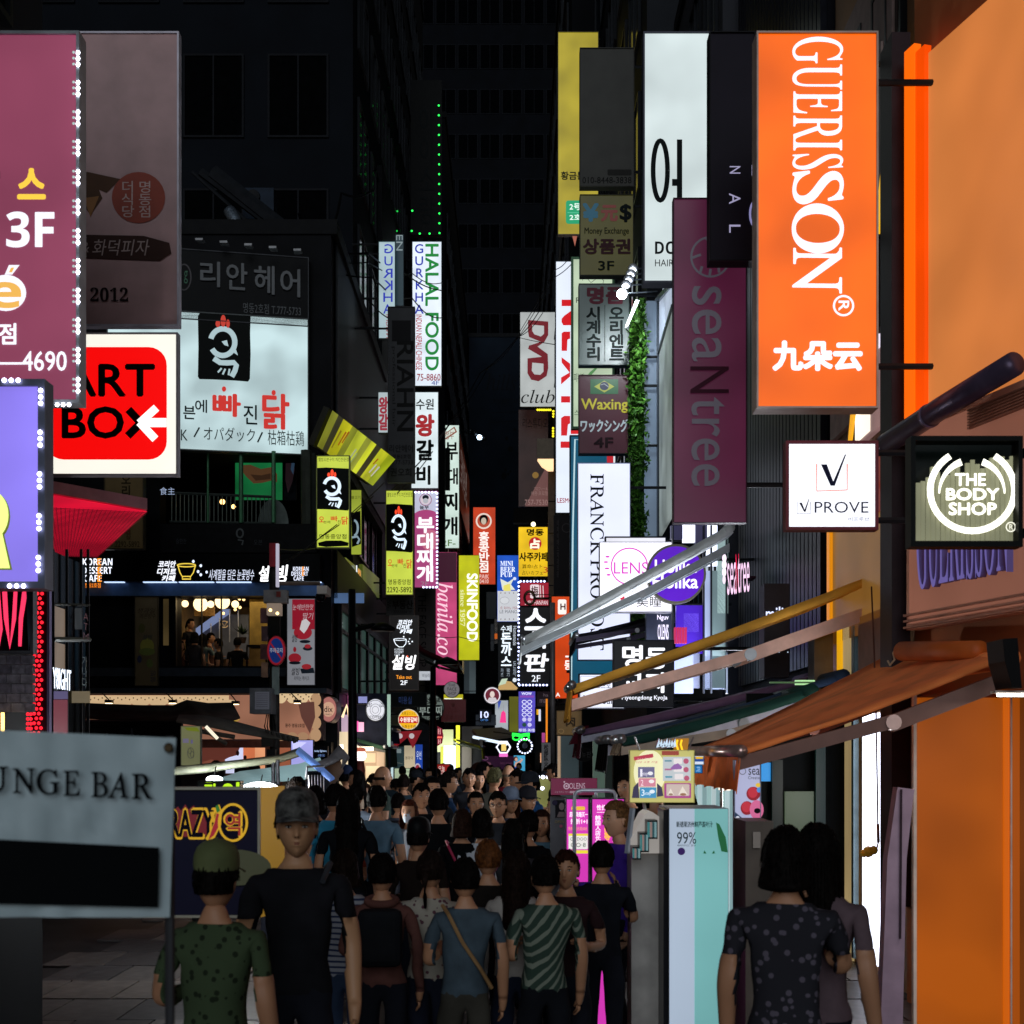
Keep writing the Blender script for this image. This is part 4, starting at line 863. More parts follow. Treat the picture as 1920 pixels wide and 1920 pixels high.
sign('sign', 'maroon square box sign with faded outline lettering', 827, 1311, 874, 1354, 47, '#4d1b1e', .4, .3, '#2a1214', .01, [T('신동덕국',838,1330,864,1338,'#7d3c3a'), O(850,1322,3.5,3.5,'#7d3c3a'), T('숯불갈비',834,1341,868,1350,'#7d3c3a')], arm=-3.9)
sign('sign', 'small pale sign with red print beside the lamp post at first floor height', 785, 1258, 815, 1276, 40, '#c7ccd4', .9, .2, '#666', .01, [T('바닐라',792,1263,806,1270,'#8a8d98')], arm=-3.9)
sign('sign', 'small blue lit box with bold white 10 and small letters', 898, 1330, 921, 1354, 64, '#070c1c', .2, .3, '#1a2030', .01, [T('10',901,1334,916,1346,'#cfd8ff',1.5,b=.06), T("CAP'TEN",901,1348,915,1352,'#4c8ad8',1)], arm=-2.95)
lan = thing('lantern', 'red paper lantern sign with white letters behind the lamp post', 'lantern', W(813,1398,42))
c = W(813,1380,42); MB().lathe(c, [(.12,-.3),(.26,-.22),(.3,0),(.26,.22),(.12,.3)], 20).build('shade', glow('#8a1c34', .75, .4, True), lan, True)
draw(Plane(795,830,41.68,41.68), [T('부대',798,1366,826,1377,'#f0a8a8',1), Q(797,1381,829,1384,'#ff6a5a',1.4), T('찌개',799,1386,826,1395,'#f0a8a8',1)], lan, .01)
MB().tube([c+Vector((0,0,.3)), c+Vector((0,0,.9))], .01, 5).build('cord', paint('#222'), lan)
pf = thing('pennant', 'red double pennant with white sun and moon hanging under the yellow disc', 'flag', W(765,1405,35.5))
draw(Plane(738,792,35.5,35.5), [P('#a01a26',.5,(738,1371),(792,1368),(774,1404),(764,1383),(739,1404))], pf, 0)
draw(Plane(738,792,35.5,35.5), [O(750,1380,5,5,'#d8c8cc',.7), O(772,1380,5,5,'#d8c8cc',.7)], pf, .02)
MB().tube([W(737,1371,35.5), W(793,1368,35.5)], .02, 6).build('rod', paint('#222'), pf)
kb = thing('key_emblem', 'big bronze key hung in front of the red screen sign', 'shop emblem', W(1000,1130,46))
MB().tube([W(993+9.5*math.cos(R(a)), 1121+12*math.sin(R(a)), 46) for a in range(0,361,20)], .045, 8).tube([W(1003,1122,46), W(1030,1122,46)], .04, 8).tube([W(986,1115,46), W(1032,1115,46)], .014, 5).build('key', paint('#5a4430', .35, .8), kb, True)

# ================================================================ signs in the middle right
sign('sign', 'blue and white bar sign with foaming glass over black noodle sign', 932, 1041, 973, 1166, 70, '#1a54c4', .95, .3, '#2a3c66', .01, [
  T(SB('MINI'),938,1052,962,1061,'#e6efff',1.3), T(SB('BEER'),938,1063,966,1072,'#e6efff',1.3), T(SB('PUB'),938,1073,960,1082,'#e6efff',1.3), P('#dfe6d8',1,(938,1085),(952,1092),(964,1084),(958,1096),(966,1106),(942,1106)), P('#e8dc6a',1,(944,1098),(956,1094),(958,1108),(944,1108)), O(965,1085,3,3,'#dfe8ff',1),
  Q(933,1108,972,1165,'#c9ccd2',1), O(946,1126,9,7,'#b0b2ba',.9), O(946,1126,8,6,'#d2d5da',1), T('르 피아노 커피',938,1137,970,1143,'#a84a58',.8), T('LE PIANO',937,1144,970,1150,'#5c6070',.8)] + [O(939+8*i,1112,1,1,'#b02a3a') for i in range(5)] + [O(939+8*i,1161,1,1,'#b02a3a') for i in range(5)], arm=1.75)
sign('sign', 'black vertical cutlet sign with white letters under the bar sign', 934, 1167, 972, 1294, 66, '#0d1318', .3, .3, '#25303c', .01, [
  T('수제',939,1173,959,1185,'#e3edf6',1.2,b=.03), V('돈까스',940,1187,959,1248,'#e3edf6',1.3,b=.05), T('Homemade',962,1174,969,1210,'#cfd8e2',1,rot=-90), V('카츠',939,1253,944,1268,'#b9c6d4',.8), V('猪力',950,1253,956,1268,'#b9c6d4',.8), V('돈까',962,1240,968,1268,'#b9c6d4',.8), O(965,1275,4,4,'#dfe8f0',1), P('#c8a468',.9,(934,1288),(944,1276),(958,1278),(971,1290),(968,1294),(934,1294)), P('#c9dcc0',.9,(934,1286),(941,1273),(952,1272),(948,1282))], arm=1.75)
sign('sign', 'narrow unlit sign strip with orange foot left of the black cutlet sign', 927, 1160, 933, 1207, 72, '#8d8a88', .5, .3, '#444', .01, [Q(927,1188,933,1198,'#c8601c',.8)], arm=1.75)  # emission brightens this unlit strip
sign('sign', 'yellow lit sign with red circled fortune telling character', 972, 988, 1027, 1081, 57, '#f2c414', 1.0, .3, '#7a6a1c', .01, [
  T('명동',988,992,1019,1004,'#1c1606',b=.05), O(1003.5,1019,12,12,'#c01a1c',.9), T('占',995,1011,1012,1028,'#fff2d8',1.2,b=.08), T('사주카페',974,1036,1027,1052,'#17120a',b=.06), T('算命/占卜',979,1058,1017,1066,'#3a300c'), T('占いカフェ',979,1070,1018,1078,'#3a300c'), T('3',1019,1063,1027,1074,'#c0401c',.8)], arm=1.75)
sign('sign', 'red sign with white fan emblem and small letters under a dashed lamp row', 975, 1092, 1029, 1136, 50.5, '#a81830', .8, .3, '#3a1a22', .01, [
  RR(994,1096,1011,1122,3,'#e8d4d8',1), T('梅',996,1099,1009,1118,'#a81830',b=.03), Ln('#e8d4d8',1,1.4,(1013,1097),(1014,1120)), Ln('#e8d4d8',1,1.4,(1018,1098),(1019,1120)), T('SUSHI HANPAN',984,1126,1027,1134,'#f0dce0',1)], arm=1.75)
r, pl = sign('sign', 'black sign with big white brush letters and 2F, edged with dashed lamps', 975, 1138, 1031, 1285, 50, '#100e12', .3, .3, '#26262c', .01, [
  T('스시',984,1145,1028,1200,'#f2f4fa',1.2,b=.06) if False else T('스',985,1142,1024,1180,'#f2f4fa',1.2,b=.07), T('시',988,1182,1022,1215,'#f2f4fa',1.2,b=.05), T('판',984,1226,1028,1258,'#f2f4fa',1.2,b=.06,sh=.1), O(1021,1186,6,6,'#b02838',.8), T('2F',997,1266,1013,1278,'#e8ecf4',1.2,b=.02)], arm=1.75)
leds(r, [W(972.5, 1092+7.6*k, 49.9) for k in range(26)] + [W(974+6.4*k, 1284.5, 49.9) for k in range(9)] + [W(976+6.4*k, 1090, 49.9) for k in range(8)], .04, '#c4cdff', 3.2, 6)
sign('sign', 'pale grey lit vertical sign with dark red slanted letters and club script', 975, 585, 1041, 763, 56, '#bcc1c0', .9, .3, '#5a5d5e', .012, [
  P('#7d1420',.7,(990,600),(1028,603),(1028,628),(1021,641),(1008,650),(1027,664),(1028,690),(1025,705),(1010,715),(996,712),(989,700),(989,672),(1016,669),(990,654),(992,648),(1014,641),(992,632),(990,622)), P('#bcc1c0',.9,(998,609),(1020,611),(1020,626),(1014,631),(1002,627),(998,621)), P('#bcc1c0',.9,(998,680),(1019,682),(1019,697),(1013,703),(1002,702),(997,695)),
  T(SI('club'),977,731,1040,756,'#0e0f12')], arm=1.75, var=.18)
lz = thing('lamp_chain', 'broken yellow rope light on the corner below the club sign', 'light chain', W(1037,780,56))
leds(lz, [W(1008+4*k, 768.5, 55.9) for k in range(7)] + [W(1037.5, 771+5*k, 55.9) for k in range(3)] + [W(1037, 803+5*k, 55.9) for k in range(4)], .045, '#ffee2a', 1.8, 6)
MB().tube([W(1005,768,56), W(1038,768,56), W(1037.5,822,56)], .02, 5).build('cable', paint('#2a2a10'), lz)
sign('sign', 'tall brown unlit photo studio sign with faded pink foot and phone number', 972, 768, 1028, 950, 58, '#4c3431', .28, .3, '#241c1b', .01, [  # faint emission brightens the unlit brown face
  T('리스튜디오',980,784,1032 if False else 1027,803,'#5c4a47'), O(1004,891,6,6,'#a88038',.5), P('#9a6864',.4,(1028,868),(1028,950),(984,950)), T('プロフィール',1001,913,1027,920,'#b9938c',.5), T('여권·프로필',996,921,1027,929,'#b9938c',.5), T('757-7530',984,937,1027,947,'#c49a94',.5)], arm=1.75, var=.3)
wm = thing('wall_lamp_box', 'cream box with lit shade above a tan wall strip beside the brown sign', 'wall lamp', W(1030,880,54))
MB().box(*pbox(1007,822,1038,860,54,54.4)).build('box', paint('#8c7c68', .6), wm)
MB().prism([W(1008,860.5,54), W(1038,860.5,54), W(1038,880,54), W(1028,880,54), W(1016,872,54)][::-1], (0,.4,0)).build('shade', glow('#ffd2a0', 1.4, 0, True), wm)
for j in range(5): MB().box(*pbox(1028,881+60*j,1040,939+60*j,55,55.3)).build('cladding_panel', paint('#6e5c48', .6, var=.3), wm)
bx = thing('sign_box_back', 'dark unlit box between the brown photo sign and the yellow fortune sign', 'sign box', W(990,985,57.5)); MB().box(*pbox(963,952,1027,980,57.5,58)).build('case', paint('#0b0b0c'), bx); MB().ball(W(1000,983,57.3),.1).build('lamp', glow('#fff6c0', 2.5), bx)
sign('sign', 'white lit vertical sign with large red letters cut off by green frame', 1042, 490, 1086, 962, 40, '#dfe7f5', 1.1, .3, '#7d8890', .012, [
  T('NEXT',1051,560,1078,842,'#d8101c',.9,rot=-90,b=.09) if False else P('#d8101c',.9,(1053,562),(1086,562),(1086,574),(1053,574)), P('#d8101c',.9,(1053,598),(1058,592),(1072,582),(1072,610),(1056,610),(1053,604)), P('#d8101c',.9,(1053,625),(1057,622),(1069,622),(1069,635),(1064,637),(1063,658),(1053,658)), P('#d8101c',.9,(1053,670),(1069,682),(1069,700),(1053,680)), P('#d8101c',.9,(1052,708),(1069,698),(1069,706),(1052,721)), Q(1052,743,1069,755,'#d8101c',.9), P('#d8101c',.9,(1052,784),(1058,780),(1069,780),(1069,794),(1065,796),(1063,817),(1052,817)), Q(1051,828,1068,840,'#d8101c',.9),
  T('LESMORE',1045,934,1090 if False else 1085,943,'#b01c34',.7,b=.03), Q(1070,806,1085,814,'#e01820',.9)], arm=1.75, var=.05)
sign('sign', 'dark unlit vertical sign with fine print below the red lettered white one', 1038, 966, 1068, 1116, 40.1, '#1c1719', 0, .3, '#2c292a', .01, [V('에치비에스치과의원',1044,975,1048,1082,'#453f40'), Rg(1062,990,8,8,1,'#453f40')], arm=1.75)
sign('sign', 'pale green lit sign in a green frame, mostly hidden behind the exchange signs', 1071, 482, 1152, 804, 31, '#c8dcbc', .85, .3, '#3f6a48', .05, [
  Ln('#3a4038',0,1,(1092,526),(1097,518),(1108,530),(1122,520),(1132,526),(1130,534)), P('#d8604a',.8,(1096,516),(1108,518),(1102,524)), T('R',1080,558,1088,568,'#3a4038'), P('#5f9a5c',.7,(1106,698),(1118,688),(1119,692),(1108,704),(1100,706)), T('스',1077,769,1086,778,'#3f8a5a'), T('피부과',1076,700,1096,716,'#3f6a48')], arm=2.55)
sign('sign', 'teal framed vertical lit sign behind the black lettered white salon sign', 1068, 816, 1156, 1290, 29.5, '#0f5876', .8, .3, '#0b3a50', .03, [
  Ln('#b8d8e0',1,3,(1150,830),(1078,824),(1074,1000),(1071,1285)), Q(1138,848,1150,868,'#c02430',.9), Q(1150,848,1154,868,'#dfe6ea',1)], arm=2.55)
sign('sign', 'orange lit vertical sign with white rounded H badge', 1034, 1118, 1084, 1310, 40.1, '#e0480c', .85, .3, '#5a2a14', .01, [
  RR(1046,1124,1062,1152,3,'#f2ece6',1.1), T('H',1051,1132,1060,1143,'#c8401c',b=.08), T('등산',1059,1238,1083,1256,'#f6f0ea',1.2,b=.06), Ln('#f6f0ea',1.2,3,(1060,1231),(1080,1231)), T('A',1042,1299,1050,1306,'#f6f0ea',1.1,b=.05), Q(1062,1256,1083,1262,'#1a1c22')], arm=1.9)
sign('sign', 'gold lit sign with green rounded panel high above the exchange sign', 1046, 60, 1122, 440, 34, '#b7a62c', .8, .3, '#6a6020', .012, [
  T('황금분식',1052,322,1110,337,'#10282c',b=.04), RR(1061,376,1110,420,5,'#14a06c',.9), Ln('#6ad0a8',1,.8,(1064,399),(1108,399)), T('2号线',1068,381,1104,394,'#e8f8f0',1.1,b=.02), T('2호선',1068,402,1104,413,'#e8f8f0',1.1,b=.02), P('#c87058',.6,(1073,443),(1082,443),(1078,462))], arm=2.6, var=.3)
sign('sign', 'dim yellow money exchange sign with blue yen, red and black currency marks', 1087, 365, 1188, 517, 24, '#5e5a1c', .32, .35, '#26261a', .012, [
  T('¥',1094,383,1121,414,'#17566e',.5,b=.1), T('元',1128,386,1157,414,'#6a241c',.5,b=.08), T('$',1163,384,1183,416,'#0c1416',b=.09), T('Money Exchange',1096,427,1179,442,'#0c1410',b=.03), T('상품권',1094,449,1181,476,'#3c1f24',b=.06), T('3F',1122,490,1151,507,'#0d1312',b=.05)], arm=2.55, var=.3)
sign('sign', 'unlit grey sign with phone number 010-8448-3838 at the top of the row', 1087, 90, 1189, 350, 24.2, '#3a3a36', 0, .35, '#2a2a28', .012, [T('010-8448-3838',1092,332,1184,344,'#151514',b=.02), RR(1139,318,1184,329,2,'#222220')], arm=2.55)
sign('sign', 'unlit grey watch repair sign with maroon and black Korean columns', 1085, 532, 1180, 685, 24, '#6d7c7a', .22, .35, '#2c3434', .012, [  # unlit face, its dim brightness put in as emission
  T('명품',1102,539,1170,569,'#5a2430',b=.07), V('시계수리',1100,576,1126,676,'#101818',b=.06), V('오리엔트',1143,577,1169,675,'#101818',b=.06), Ln('#20292a',0,1,(1134,572),(1134,678))], arm=2.55, var=.4)
sign('sign', 'dark maroon waxing sign with small flag and pale katakana', 1085, 703, 1178, 851, 24, '#4b1c2c', .35, .35, '#2a1a20', .012, [
  Q(1107,711,1159,739,'#1e5a34',.5), P('#9aa03a',.6,(1114,725),(1133,714),(1152,725),(1133,736)), O(1133,724,8.5,8,'#1f2a4a',.5), Ln('#a8b0b0',.5,1,(1126,722),(1133,720),(1141,726)), T('Waxing',1090,748,1177,774,'#a8a02c',.75,b=.05), T('ワックシング',1089,787,1177,810,'#9aa8b0',.75,b=.07), T('4F',1114,821,1149,839,'#1c0f14',b=.07)], arm=2.55, var=.25)
sign('sign', 'tall white lit salon sign with black serif letters reading downwards', 1083, 868, 1182, 1238, 22.6, '#dfe4fb', 1.12, .35, '#8a93b4', .012, [
  T(SI('FRANCK PROVOST'),1107,889,1132,1219,'#0c1220',rot=-90,sh=-.26,b=.02)], arm=2.6, var=.08)
sign('sign', 'white lit hair salon sign with thin inner border behind the black sign', 1085, 1263, 1172, 1330, 21.5, '#e6e9fa', 1.2, .3, '#1a1d26', .02, [
  Rg(0,0,0,0,0,'#222',0) if False else Ln('#4a4f60',0,.8,(1168,1268),(1089,1268),(1089,1326),(1168,1326)), T('프랑크프로보',1096,1278,1156,1292,'#3c4050'), T('Hair Salon',1094,1303,1166,1320,'#20242e')], arm=3.1)
r_lens, pl = sign('sign', 'white lit square sign with pink LENS circle and rays behind grey awning', 1124, 1016, 1260, 1148, 19.5, '#f3f2fb', 1.35, .35, '#c9c8d4', .01, [
  Rg(1180,1062,34,34,2.4,'#d83ac0',1), T('LENS',1151,1054,1215,1076,'#d83ac0',1), O(1136,1054,4.5,1.6,'#d83ac0',1), O(1138,1066,4.5,1.6,'#d83ac0',1) , O(1139,1044,4,1.8,'#d83ac0',1), O(1141,1078,4,1.8,'#d83ac0',1), T('美瞳',1193,1118,1240,1138,'#262430'), O(1166,1120,5,5,'#d8304a',1)], arm=3.1, var=.04)
sign('sign', 'black edged white sign top peeping over the pink LENS sign', 1134, 1006, 1250, 1060, 19.9, '#e9e9f4', 1.1, .2, '#10121c', .02, arm=3.1)
roundsign('round_sign', 'purple round lit sign with white bubbly letters crossed by the grey awning', 1268, 1076, 56, 18.6, '#5a1cc0', 1.0, '#8d8a78', [T('Holika',1228,1050,1306,1074,'#f6eeff',1.3,b=.05), T('Holika',1224,1078,1308,1103,'#f6eeff',1.3,b=.06)], arm=3.3, rime=.15)
sign('sign', 'black square sign with white brush Korean letters and small English line', 1150, 1200, 1264, 1326, 17.2, '#0f1018', .4, .35, '#22232c', .01, [
  T('명',1168,1211,1204,1252,'#f4f5fc',1.25,b=.055), T('동',1212,1216,1250,1253,'#f4f5fc',1.25,b=.055), T('교',1166,1262,1205,1297,'#f4f5fc',1.25,b=.055), T('자',1211,1262,1251,1298,'#f4f5fc',1.25,b=.055), T('Myeongdong KyoJa',1166,1304,1251,1314,'#eceefa',1.2,b=.04)], arm=3.25)
# ================================================================ right side signs and fronts
sign('sign', 'white lit hair sign with huge black Korean letter above small capitals', 1206, 60, 1332, 530, 17.5, '#cfdcdc', 1.0, .4, '#3c3e4a', .02, [
  Rg(1238,320,13.5,56,9,'#0e1618'), Q(1260,336,1279,349,'#0e1618'), Q(1269,262,1279,380,'#0e1618'), T(BB('DOLL'),1228,453,1300,477,'#11181a'), T('HAIR SALON',1228,487,1318,500,'#20282a')], arm=3.32, var=.2)
sign('sign', 'tall maroon unlit sign with grey seaNtree letters reading downwards', 1262, 372, 1400, 981, 12.6, '#7a2f56', .3, .16, '#3a1a2c', .008, [  # unlit maroon face and letters lightened by faint emission
  Rg(1332,482,36,37,4,'#6f6a78',.3), Rg(1316,476,20,30,4,'#6f6a78',.3,-70,60), Ln('#6f6a78',.3,5,(1298,484),(1314,478)), Ln('#6f6a78',.3,5,(1316,500),(1312,514)), Ln('#6f6a78',.3,5,(1332,505),(1330,520)), Ln('#6f6a78',.3,5,(1346,494),(1348,512)), Ln('#6f6a78',.3,5,(1332,470),(1350,500)), Ln('#6f6a78',.3,5,(1356,492),(1366,500)),
  T('sea',1297,538,1352,678,'#6f6a78',.3,rot=-90,b=.01), T('N',1294,688,1366,738,'#3c1428',rot=-90), T('tree',1296,746,1358,912,'#6f6a78',.28,rot=-90,b=.01)], arm=3.4, var=.35)
sign('sign', 'near black sign with pale spaced letters N A L reading downwards', 1330, 60, 1416, 490, 12, '#191622', 0, .3, '#101014', .01, [
  T('N',1368,312,1388,326,'#a9a4c8',.8,rot=-90), T('A',1367,363,1388,383,'#a9a4c8',.8,rot=-90), T('L',1367,422,1388,437,'#a9a4c8',.8,rot=-90), Q(1409,310,1414,330,'#a9a4c8',.8), Rg(1416,402,10,24,4,'#8f8cc0',.8,90,270)], arm=3.4)
sign('sign', 'huge orange backlit sign, white serif SON sideways and three Chinese characters', 1418, 60, 1646, 766, 10.6, '#ff6a00', 1.0, .35, '#a89488', .014, [
  T(SI('GUERIS'),1486,70,1580,318,'#f3f1ff',1.1,rot=-90,sh=-.26,b=.02), T('S',1488,322,1580,383,'#f3f1ff',1.1,rot=-90,b=.02) if False else T(SI('S'),1487,322,1580,382,'#f3f1ff',1.1,rot=-90,sh=-.26,b=.04), T(SI('O'),1486,384,1580,474,'#f3f1ff',1.1,rot=-90,sh=-.26,b=.03), T(SI('N'),1486,466,1577,550,'#f3f1ff',1.1,rot=-90,sh=-.26,b=.02),
  Rg(1581,574,18,18,4,'#f3f1ff',1.1), T('R',1572,565,1591,583,'#f3f1ff',1.1,rot=-90,b=.04), T('九朵云',1450,642,1614,694,'#f6f2ff',1.15,b=.07)], arm=3.4, var=.3)
sign('sign', 'white lit square sign with navy tick in an orange box and maroon rim', 1473, 827, 1646, 994, 10.2, '#f4f6ff', 1.25, .09, '#6a1c2a', .022, [
  P('#141a3c',0,(1539,871),(1550,871),(1562,903),(1584,852),(1586,853),(1565,911),(1557,911)), Ln('#f0602c',1,2,(1531,870),(1531,921),(1588,919),(1588,870)),
  T('PROVE',1527,941,1628,962,'#232a50'), P('#141a3c',0,(1498,943),(1503,943),(1508,956),(1516,935),(1517,936),(1510,960),(1507,960)), Ln('#5a6088',0,1,(1494,942),(1494,963),(1519,963),(1519,942)), T('비프루브',1590,970,1629,978,'#8a8cb0')], arm=3.36, var=.03)
# black glass ring sign
bs = thing('sign', 'black glass box sign with glowing white ring and cosmetics shop lettering', 'sign', W(1813, 1025, 7.6))
fm = MB()
for q in ((1708,817,1918,826),(1708,1014,1918,1025),(1708,826,1717,1014),(1910,826,1918,1014)): fm.box(*pbox(*q, 7.55, 7.66))
fm.build('frame', paint('#0d0f0f', .4, 0), bs)
MB().box(*pbox(1717,826,1910,1014,7.8,7.82)).build('back_plate', paint('#0c1413', .2), bs)
hts = (905,902,895,875,885,895,890,880,872,886,868,862,870,878,866,858,860,856,862,855)
for i, y in enumerate(hts): MB().box(*pbox(1718+9.3*i, y, 1725.5+9.3*i, 1014, 7.63+.006*(i%3), 7.655)).build('tube', glow('#a5a684', .62, .4), bs)  # glowing bars stand in for the wall letters seen through the glass
draw(Plane(1708,1918,7.62,7.62), [Rg(1822,920,79,76,(12,12),'#fffdea',2,-58,238), Rg(1820,926,60,62,(3,13),'#fffdea',2,180,252) , Rg(1822,926,60,62,(13,3),'#fffdea',2,-72,0),
  T('THE',1790,889,1846,911,'#fffdea',1.9,b=.06), T('BODY',1773,917,1871,938,'#fffdea',1.9,b=.06), T('SHOP',1778,944,1866,966,'#fffdea',1.9,b=.06), Rg(1893,989,8.5,8.5,2,'#f4f3e0',1.3), T('R',1890,984,1897,994,'#f4f3e0',1.3)], bs, .01)
MB().tube([W(1918,850,7.68), (3.22, 7.68, W(0,850,7.68).z)], .03, 6).tube([W(1918,1000,7.68), (3.22, 7.68, W(0,1000,7.68).z)], .03, 6).build('bracket', paint('#111'), bs)
# orange shop front, parts on its street wall x = 3.15 -> 3.22
of = thing('orange_shopfront', 'orange shop front with wall panel painted aglow, salmon signboard and door panel', 'shopfront', (3.0, 9.5, 0))
wp = Plane(1704, 1920, 11.05, 9.6)
def wpan(x0, y0, x1, y1, nm, mt, t=.05, off=0):
    a = wp(x0, y1, off); z1_ = wp(x0, y0).z
    return MB().obox(a, wp.u, wp.n, (wp(x1, y1) - wp(x0, y1)).dot(wp.u), t, z1_ - a.z).build(nm, mt, of)
wpan(1708, 100, 1727, 818, 'led_strip', glow('#ff6a08', 1.0, 0, True), .06, .06)
wpan(1727, 100, 1744, 812, 'led_strip', glow('#ff4e00', .92, .15, True), .06, .05)
wpan(1745, 100, 1985, 800, 'emissive_wall_panel', glow('#dc8242', .84, .16, True), .05, .02)  # plain wall, the LED strip's light on it put in as emission
wpan(1706, 1040 if False else 805, 1985, 1182, 'signboard', paint('#d39a80', .55, var=.12, scale=4), .12, .03)
wpan(1712, 815, 1980, 1170, 'signboard_panel', glow('#b87862', .42, .18, True), .04, .038)
for y in (1153, 1164, 1176): wpan(1708, y, 1980, y+4, 'moulding', paint('#b87e66', .5), .05, .07)
for i in range(7): wpan(1830+0*i, 770+5.5*i, 1985, 773+5.5*i, 'moulding', paint('#9a6a56', .5), .03, .075)
draw(wp, [T(SI('GUERISSON'),1738,880,1912,1090,'#7468b0',.7,sh=-.26,b=.006,deep=.05)], of, .042)
def fpan(x0, x1, nm, mt, d, y0=1308): MB().box(*pbox(x0, y0, x1, HY + H*FPX/d - 1, d, d+.05)).build(nm, mt, of)
fpan(1720, 1882, 'door_panel', glow('#b8580a', .66, .3, True), 10.3); fpan(1713, 1719, 'trim', paint('#e8d0c0', .4, .2), 10.25, 1280)
fpan(1883, 1893, 'trim', glow('#d8640c', .75), 10.27); fpan(1895, 1898, 'trim', paint('#d8c0b0', .4, .3), 10.25); fpan(1899, 1912, 'trim', glow('#b8560c', .6), 10.28); fpan(1913, 1990, 'door_panel', glow('#8a440c', .5, .3), 10.3)
tl = thing('tube_lamp', 'white tube lamp under the orange awning by the right edge', 'lamp', W(1895,1305,8.8))
MB().box(*pbox(1866, 1295, 1925, 1299.5, 8.8, 8.9)).build('housing', paint('#c8b8a8', .4), tl)
MB().tube([W(1870,1302,8.85), W(1925,1302,8.85)], .014, 8).build('tube', glow('#fff6ea', 9, 0, True), tl)
shop_light('tube_glow', W(1890,1308,8.8), 5, .5, (0,0,0), (1,.95,.88), tl)
# column and duct
cl = thing('column', 'dark column between the orange panel and the tan shop', 'column', W(1690,1600,11.2))
MB().box(*pbox(1672, 60, 1707, 1700, 11.15, 11.5)).build('shaft', paint('#2a1f22', .45, .2), cl)
dt = thing('duct_pipe', 'thick dark diagonal pipe crossing the orange panel', 'pipe', W(1700,840,10.6))
MB().tube([wp(1692,834,.14), wp(1800,768,.16), wp(1945,686,.18)], .085, 20).build('pipe', paint('#4d4256', .35, .4), dt, True)
MB().tube([wp(1774,784,.155), wp(1779,781,.155)], .092, 20).build('collar', paint('#7d7490', .3, .6), dt, True)
MB().ball(wp(1692,834,.14), .088, n=14).build('elbow', paint('#4d4256', .35, .4), dt, True)
# tan shop beyond: strips between 1560 and 1672
tn = thing('tan_shopfront', 'tan shop front with yellow door strips and lit glass', 'shopfront', (3.3, 12.8, 0))
tp = Plane(1558, 1674, 14.4, 12.05)
def tpan(x0, y0, x1, y1, nm, mt, off=0, t=.05):
    a = tp(x0, y1, off)
    return MB().obox(a, tp.u, tp.n, (tp(x1, y1) - tp(x0, y1)).dot(tp.u), t, tp(x0, y0).z - a.z).build(nm, mt, tn)
tpan(1644, 100, 1656, 610, 'wall_panel', paint('#9d8a84', .6), .02)
tpan(1562, 760, 1612, 830, 'wall_panel', paint('#8d6f66', .6), .03)
tpan(1562, 100, 1672, 610, 'wall_panel', paint('#7a6864', .6), .0)
MB().prism([tp(1655,448,.06), tp(1663,448,.06), tp(1678,320,.06), tp(1690,100,.06), tp(1676,100,.06), tp(1668,320,.06)], tp.n*.02).build('yellow_trim', glow('#f2b406', 1), tn)
tpan(1664, 330, 1672, 448, 'glow_strip', glow('#ffe9b8', 1.3, .2, True), .05)
tpan(1643, 612, 1672, 668, 'emissive_wall_panel', glow('#e9dcf0', 1.2, .2, True), .05); tpan(1620, 668, 1672, 832, 'emissive_wall_panel', glow('#a07a78', .6, .5, True), .04)
MB().prism([tp(1607,830,.07), tp(1612,830,.07), tp(1620,766,.07), tp(1613,766,.07)], tp.n*.02).build('yellow_trim', glow('#f2a81a', 1), tn); tpan(1613, 768, 1640, 832, 'glow_strip', glow('#fff0dc', 1.4, .3, True), .05)
tpan(1646, 856, 1672, 966, 'red_panel', glow('#8c2c1c', .6, .1), .05)
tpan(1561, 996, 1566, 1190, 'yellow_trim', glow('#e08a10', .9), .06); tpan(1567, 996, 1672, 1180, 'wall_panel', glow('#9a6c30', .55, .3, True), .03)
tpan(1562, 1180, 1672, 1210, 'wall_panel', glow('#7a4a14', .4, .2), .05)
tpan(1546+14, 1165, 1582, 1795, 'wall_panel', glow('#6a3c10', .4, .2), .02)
tpan(1582, 1168, 1589, 1795, 'yellow_trim', glow('#e8a810', .9, .1), .07); tpan(1590, 1170, 1602, 1795, 'cream_strip', glow('#b8a070', .6, .2), .05)
tpan(1603, 1175, 1618, 1350, 'glass_strip', paint('#223438', .1), .03); tpan(1608, 1175, 1612, 1795, 'frame', paint('#7d98a0', .3, .5), .06)
tpan(1619, 1172, 1668, 1320, 'sliding_board', paint('#8f6658', .5), .05, .05)
tpan(1625, 1340, 1661, 1795, 'lit_glass', glow('#e9edff', 3.5, .06, True), .04); shop_light('door_glow', (3.1, 12.2, 1.7), 22, .8, (0,90,0), (1,.95,.9), tn)
tpan(1661, 1340, 1671, 1795, 'frame', paint('#9ab0b0', .3, .6), .05)
MB().box(*pbox(1644, 450, 1670, 612, 11.8, 12.0)).build('equipment_box', paint('#4a4036', .6), tn)
